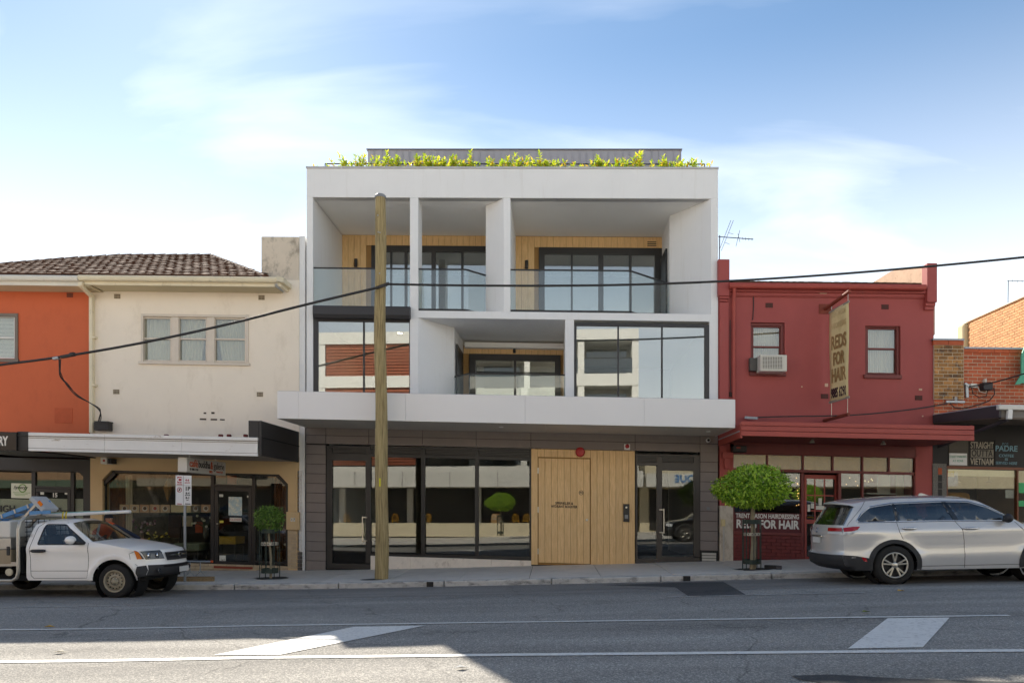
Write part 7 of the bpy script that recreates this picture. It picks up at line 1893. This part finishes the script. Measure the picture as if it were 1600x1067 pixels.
mb = MB(); mb.lathe([(.17, 0), (.185, .012), (.17, .024)], (0, 0, 0), 'z', 20, True); sw = mb.build('steering_wheel', plastic, ute, local=True); sw.location = (-.95, -.36, 1.05); sw.rotation_euler = (0, -1.1, 0)
# tray with tool boxes, headboard and rack
alu = mat('tray_aluminium', 'b5b0a6', .4, metal=.6, var=.1, vs=4); chk = mat('checker_plate', 'b0aca4', .38, metal=.7, var=.1, bump=.6, bs=38); tan = mat('tray_dusty', '9c8d75', .6, metal=.2, var=.15)
mb = MB(); mb.box(-4.9, -2.02, -.93, .93, .66, .74, False); mb.build('tray_floor', alu, ute, local=True)
for sg in (-1, 1):
    mb = MB(); mb.box(-4.85, -2.16, sg * .93, sg * .45, 1.24, 1.575, False); mb.build('tool_box_lid', mat('box_white', 'd4d2cc', .4, var=.04), ute, local=True, bev=.02)
    mb = MB(); mb.box(-4.85, -2.14, sg * .935, sg * .45, 1.0, 1.235, False); mb.build('tool_box', chk, ute, local=True, bev=.01)
    mb = MB(); mb.box(-4.85, -2.14, sg * .932, sg * .45, .70, .995, False); mb.build('tool_box_base', tan, ute, local=True, bev=.01)
    mb = MB(); mb.box(-2.22, -2.16, sg * .955, sg * .9, .88, 1.06, False); mb.build('latch', plastic, ute, local=True, bev=.008)
    mb = MB(); mb.tube([(-4.6, sg * .9, .36), (-2.15, sg * .9, .36), (-2.03, sg * .91, .42), (-2.0, sg * .91, .55), (-2.0, sg * .91, 1.40), (-1.99, sg * .86, 1.56), (-1.98, sg * .74, 1.64)], .035, 10); autosmooth(mb.build('headboard_tube', alu, ute, local=True), 60)
mb = MB(); mb.tube([(-1.98, -.76, 1.635), (-1.98, 0, 1.655), (-1.98, .76, 1.635)], .035, 10); autosmooth(mb.build('rack_bar', alu, ute, local=True), 60)
mb = MB(); 
for k in range(9): mb.tube([(-1.97, lerp(-.7, .7, k / 8), 1.05), (-1.97, lerp(-.7, .7, k / 8), 1.6)], .007, 5)
for k in range(6): mb.tube([(-1.97, -.75, 1.05 + k * .1), (-1.97, .75, 1.05 + k * .1)], .007, 5)
mb.build('mesh_guard', under, ute, local=True)
mb = MB(); mb.box(-2.0, -1.95, -.85, .85, .5, 1.05, False); mb.build('headboard', under, ute, local=True)
mb = MB(); mb.lathe([(.075, 0), (.075, -.03), (.05, -.035), (0, -.035)], (-2.19, -.9, .535), 'y', 18); mb.build('fuel_cap', mat('cap_cream', 'c9c0a8', .5), ute, local=True)
mb = MB(); mb.tube([(-3.2, -.9, .66), (-2.15, -.9, .66)], .02, 8); mb.build('tray_rail', alu, ute, local=True)
mb = MB(); mb.tube([(-4.7, .0, 1.66), (-4.7, -.8, 1.64)], .03, 8); mb.tube([(-4.7, -.86, 1.6), (-4.7, -.9, .7)], .03, 8); mb.build('rear_rack', alu, ute, local=True)
# load: step ladder and long conduit
YL = -4.55
lb_, lt_ = P(-70, 838, YL), P(71, 784, YL)
la = thing('step_ladder', 'blue fibreglass step ladder with aluminium treads tied on the ute rack', 'ladder', P(10, 812, YL))
blue = mat('fibreglass_blue', '4f86b8', .5, var=.08, vs=5); 
dv = (lt_ - lb_).normalized()
for yo in (-.20, .20):
    mb = MB(); mb.bar(lb_ + Vector((0, yo, 0)), lt_ + Vector((0, yo * .75, 0)), .035, .085, (0, 0, 1)); mb.build('rail', blue, la, bev=.005)
L_ = (lt_ - lb_).length
for k in range(1, 7):
    q = lb_.lerp(lt_, k / 7 + .02); mb = MB(); mb.bar(q + Vector((0, -.2, 0)), q + Vector((0, .2, 0)), .09, .03, dv); mb.build('tread', alu, la)
for yo in (-.19, .19):
    a_ = lt_ + dv * -.1 + Vector((0, yo, 0)); b_ = P(40, 812, YL) + Vector((0, yo, 0)); mb = MB(); mb.bar(P(66, 789, YL) + Vector((0, yo, 0)), P(34, 824, YL) + Vector((0, yo, 0)), .05, .06, (0, 1, 0)); mb.build('rear_leg', alu, la)
p_ = P(68, 786, YL); mb = MB(); mb.bar(P(58.5, 777.5, YL), P(79, 797, YL), .46, .10, (0, 0, 1)); tc_ = mb.build('top_cap', mat('cap_grey', 'a7abb0', .5, var=.06), la, bev=.02)
mb = MB(); mb.bar(P(60, 783, YL - .236), P(65.5, 789.5, YL - .236), .012, .07, (0, 0, 1)); mb.build('label_orange', lens_o, la)
mb = MB(); mb.bar(P(46, 801, YL - .21), P(79, 799.5, YL - .21), .03, .07, (0, 0, 1)); mb.build('brace', blue, la)
YQ = -4.25
cdt = thing('conduit_bundle', 'long white and green pipes lying on the ute rack over the cab', 'pipe', P(120, 803, YQ))
mb = MB(); mb.tube([P(-80, 812, YQ), P(204, 799, YQ)], .035, 10); autosmooth(mb.build('white_pipe', mat('pipe_white', 'dcdad6', .4, var=.04), cdt), 60)
mb = MB(); mb.tube([P(-80, 810, YQ + .08), P(171, 799, YQ + .08)], .03, 10); autosmooth(mb.build('green_pipe', mat('pipe_green', '6fa896', .5), cdt), 60)
for a in (98, 103): 
    mb = MB(); mb.tube([P(a, 808 - (a - 98) * .1, YQ) + Vector((0, 0, -.05)), P(a, 803, YQ - .04), P(a + 1, 801, YQ) + Vector((0, 0, .02))], .016, 6); mb.build('yellow_tie', mat('tie_yellow', 'd0b51e', .6), cdt)
# ================================================================== WORKER BEHIND THE UTE
def skin(name, verts, edges, radii, m, parent, root_i=0, sub=2):
    me = bpy.data.meshes.new(name); me.from_pydata([tuple(v) for v in verts], edges, [])
    o = bpy.data.objects.new(name, me); COL.objects.link(o)
    sk = o.modifiers.new('skin', 'SKIN'); sk.use_smooth_shade = True
    for i, r in enumerate(radii): 
        d = me.skin_vertices[0].data[i]; d.radius = (r, r) if not isinstance(r, tuple) else r; d.use_root = (i == root_i)
    s_ = o.modifiers.new('sub', 'SUBSURF'); s_.levels = sub; s_.render_levels = sub
    bpy.context.view_layer.update()
    em = bpy.data.meshes.new_from_object(o.evaluated_get(bpy.context.evaluated_depsgraph_get()))
    bpy.data.objects.remove(o); bpy.data.meshes.remove(me); em.name = name
    em.materials.clear()
    for mm in (m if isinstance(m, (list, tuple)) else [m]): em.materials.append(mm)
    em.polygons.foreach_set('use_smooth', [True] * len(em.polygons))
    return link(em, name, parent)
YM = -2.75
navy = mat('navy_cloth', '1c2233', .85, var=.1, vs=8); hiv = mat('hi_vis_orange', 'd8531a', .7, var=.06); skinm = mat('skin', 'a9795c', .55, var=.05); refl_t = mat('reflective_tape', 'b9bbb6', .35, metal=.3); hair = mat('cap_black', '18171a', .85)
foot = P(146, 905, YM); gz_ = path_z(foot.x, YM)
per = thing('person', 'worker in navy jacket and orange hi-vis vest and black cap leaning behind the ute', 'person', (foot.x, YM, gz_))
V = lambda px_, py_, dy=0: P(px_, py_, YM + dy)
hip = V(149, 850); hip.z = gz_ + .93
chest = V(160, 828); neck = V(166, 819.5, -.02)
vs = [hip, hip.lerp(chest, .45) , chest, neck, neck + Vector((.04, -.01, .06)),
      V(175, 822, -.16), V(188, 826, -.32), V(207, 835, -.5), V(219, 841, -.58),
      chest + Vector((.02, .19, .08)), chest + Vector((.16, .26, -.2)), chest + Vector((.36, .2, -.36)), chest + Vector((.45, .17, -.38)),
      hip + Vector((0, -.1, -.05)), Vector((foot.x + .05, YM - .12, gz_ + .5)), Vector((foot.x + .0, YM - .13, gz_ + .08)), Vector((foot.x + .16, YM - .15, gz_ + .05)),
      hip + Vector((0, .1, -.05)), Vector((foot.x - .02, YM + .12, gz_ + .5)), Vector((foot.x - .12, YM + .13, gz_ + .08)), Vector((foot.x + .04, YM + .15, gz_ + .05))]
ed = [(0, 1), (1, 2), (2, 3), (3, 4), (2, 5), (5, 6), (6, 7), (7, 8), (2, 9), (9, 10), (10, 11), (11, 12), (0, 13), (13, 14), (14, 15), (15, 16), (0, 17), (17, 18), (18, 19), (19, 20)]
rd = [(.15, .18), (.14, .17), (.15, .20), .065, .06, .085, .06, .05, .042, .085, .06, .05, .042, .10, .07, .05, .045, .10, .07, .05, .045]
body = skin('body', vs, ed, rd, navy, per)
hc = V(169.5, 810.5, -.05)
mb = MB(); mb.ball(hc, .085, .075, .115, 20, 14); mb.ball(hc + Vector((.085, -.0, -.01)), .018, .016, .022, 8, 6)
mb.ball(hc + Vector((-.01, -.075, -.005)), .02, .012, .03, 8, 6); mb.ball(hc + Vector((-.01, .075, -.005)), .02, .012, .03, 8, 6); mb.ball(hc + Vector((.05, 0, -.075)), .035, .045, .035, 10, 6)
hd_ = mb.build('head', skinm, per, smooth=True)
for sy_ in (-1, 1): mb = MB(); mb.ball(hc + Vector((.074, sy_ * .03, .012)), .012, n=8, m=6); mb.build('eye', mat('eye_white', 'd8d6d2', .3), hd_)
mb = MB(); mb.bar(hc + Vector((.082, -.022, -.055)), hc + Vector((.082, .022, -.055)), .01, .008); mb.build('mouth', mat('lips', '7d4a40', .6), hd_)
mb = MB(); mb.lathe([(.094, .02), (.096, .05), (.085, .09), (.05, .12), (0, .13)], hc, 'z', 20); mb.slab([hc + Vector((.07, -.07, .03)), hc + Vector((.16, -.045, .025)), hc + Vector((.175, 0, .025)), hc + Vector((.16, .045, .025)), hc + Vector((.07, .07, .03))], (0, 0, 1), .012); autosmooth(mb.build('cap', hair, per), 50)
mb = MB(); mb.ball(hc + Vector((-.03, 0, .0)), .07, .078, .09, 14, 8); mb.build('hair', mat('dark_hair', '2a2320', .8), hd_, smooth=True)
# vest: wider shell round the torso
vv = [hip + Vector((0, 0, .1)), hip.lerp(chest, .5), chest + Vector((0, 0, -.02)), chest + Vector((.03, 0, .10)), V(174, 821, -.15), chest + Vector((.02, .15, .10)), V(180, 827, -.26)]
skin('vest', vv, [(0, 1), (1, 2), (2, 3), (2, 4), (2, 5), (4, 6)], [(.165, .195), (.155, .19), (.165, .215), .085, .11, .10, .075], hiv, per)
mb = MB(); c_ = hip.lerp(chest, .55); mb.lathe([(.19, -.03), (.192, .03)], c_, 'z', 24); mb.bar(chest + Vector((.0, -.235, -.22)), chest + Vector((.06, -.2, .16)), .012, .05, (1, 0, 0)); mb.build('reflective_tape', refl_t, per)
# hand with five fingers resting on the bonnet edge
h0 = V(220, 841, -.58); f = Vector((.9, -.1, -.25)).normalized(); s_ = Vector((.1, .95, .1)).normalized(); u_ = f.cross(s_)
hv = [h0, h0 + f * .05, h0 + f * .09]; he = [(0, 1), (1, 2)]; hr = [(.03, .02), (.042, .018), (.04, .016)]
for k, (o_, ln) in enumerate(((-.032, .065), (-.011, .075), (.011, .07), (.032, .055))):
    b = len(hv); hv += [h0 + f * .10 + s_ * o_, h0 + f * (.10 + ln * .5) + s_ * o_ * 1.1 + Vector((0, 0, -.008)), h0 + f * (.10 + ln) + s_ * o_ * 1.15 + Vector((0, 0, -.03))]; he += [(2, b), (b, b + 1), (b + 1, b + 2)]; hr += [.0095, .009, .0075]
b = len(hv); hv += [h0 + f * .04 - s_ * .05, h0 + f * .075 - s_ * .065 + Vector((0, 0, -.015))]; he += [(1, b), (b, b + 1)]; hr += [.011, .009]
skin('hand', hv, he, hr, skinm, per)
h1 = vs[12]; f = Vector((.8, -.1, -.4)).normalized()
hv = [h1, h1 + f * .05, h1 + f * .09]; he = [(0, 1), (1, 2)]; hr = [(.03, .02), (.042, .018), (.04, .016)]
for k, (o_, ln) in enumerate(((-.032, .065), (-.011, .075), (.011, .07), (.032, .055))):
    b = len(hv); hv += [h1 + f * .10 + s_ * o_, h1 + f * (.10 + ln * .5) + s_ * o_ * 1.1, h1 + f * (.10 + ln) + s_ * o_ * 1.15 + Vector((0, 0, -.03))]; he += [(2, b), (b, b + 1), (b + 1, b + 2)]; hr += [.0095, .009, .0075]
b = len(hv); hv += [h1 + f * .04 - s_ * .05, h1 + f * .075 - s_ * .065]; he += [(1, b), (b, b + 1)]; hr += [.011, .009]
skin('hand', hv, he, hr, skinm, per)
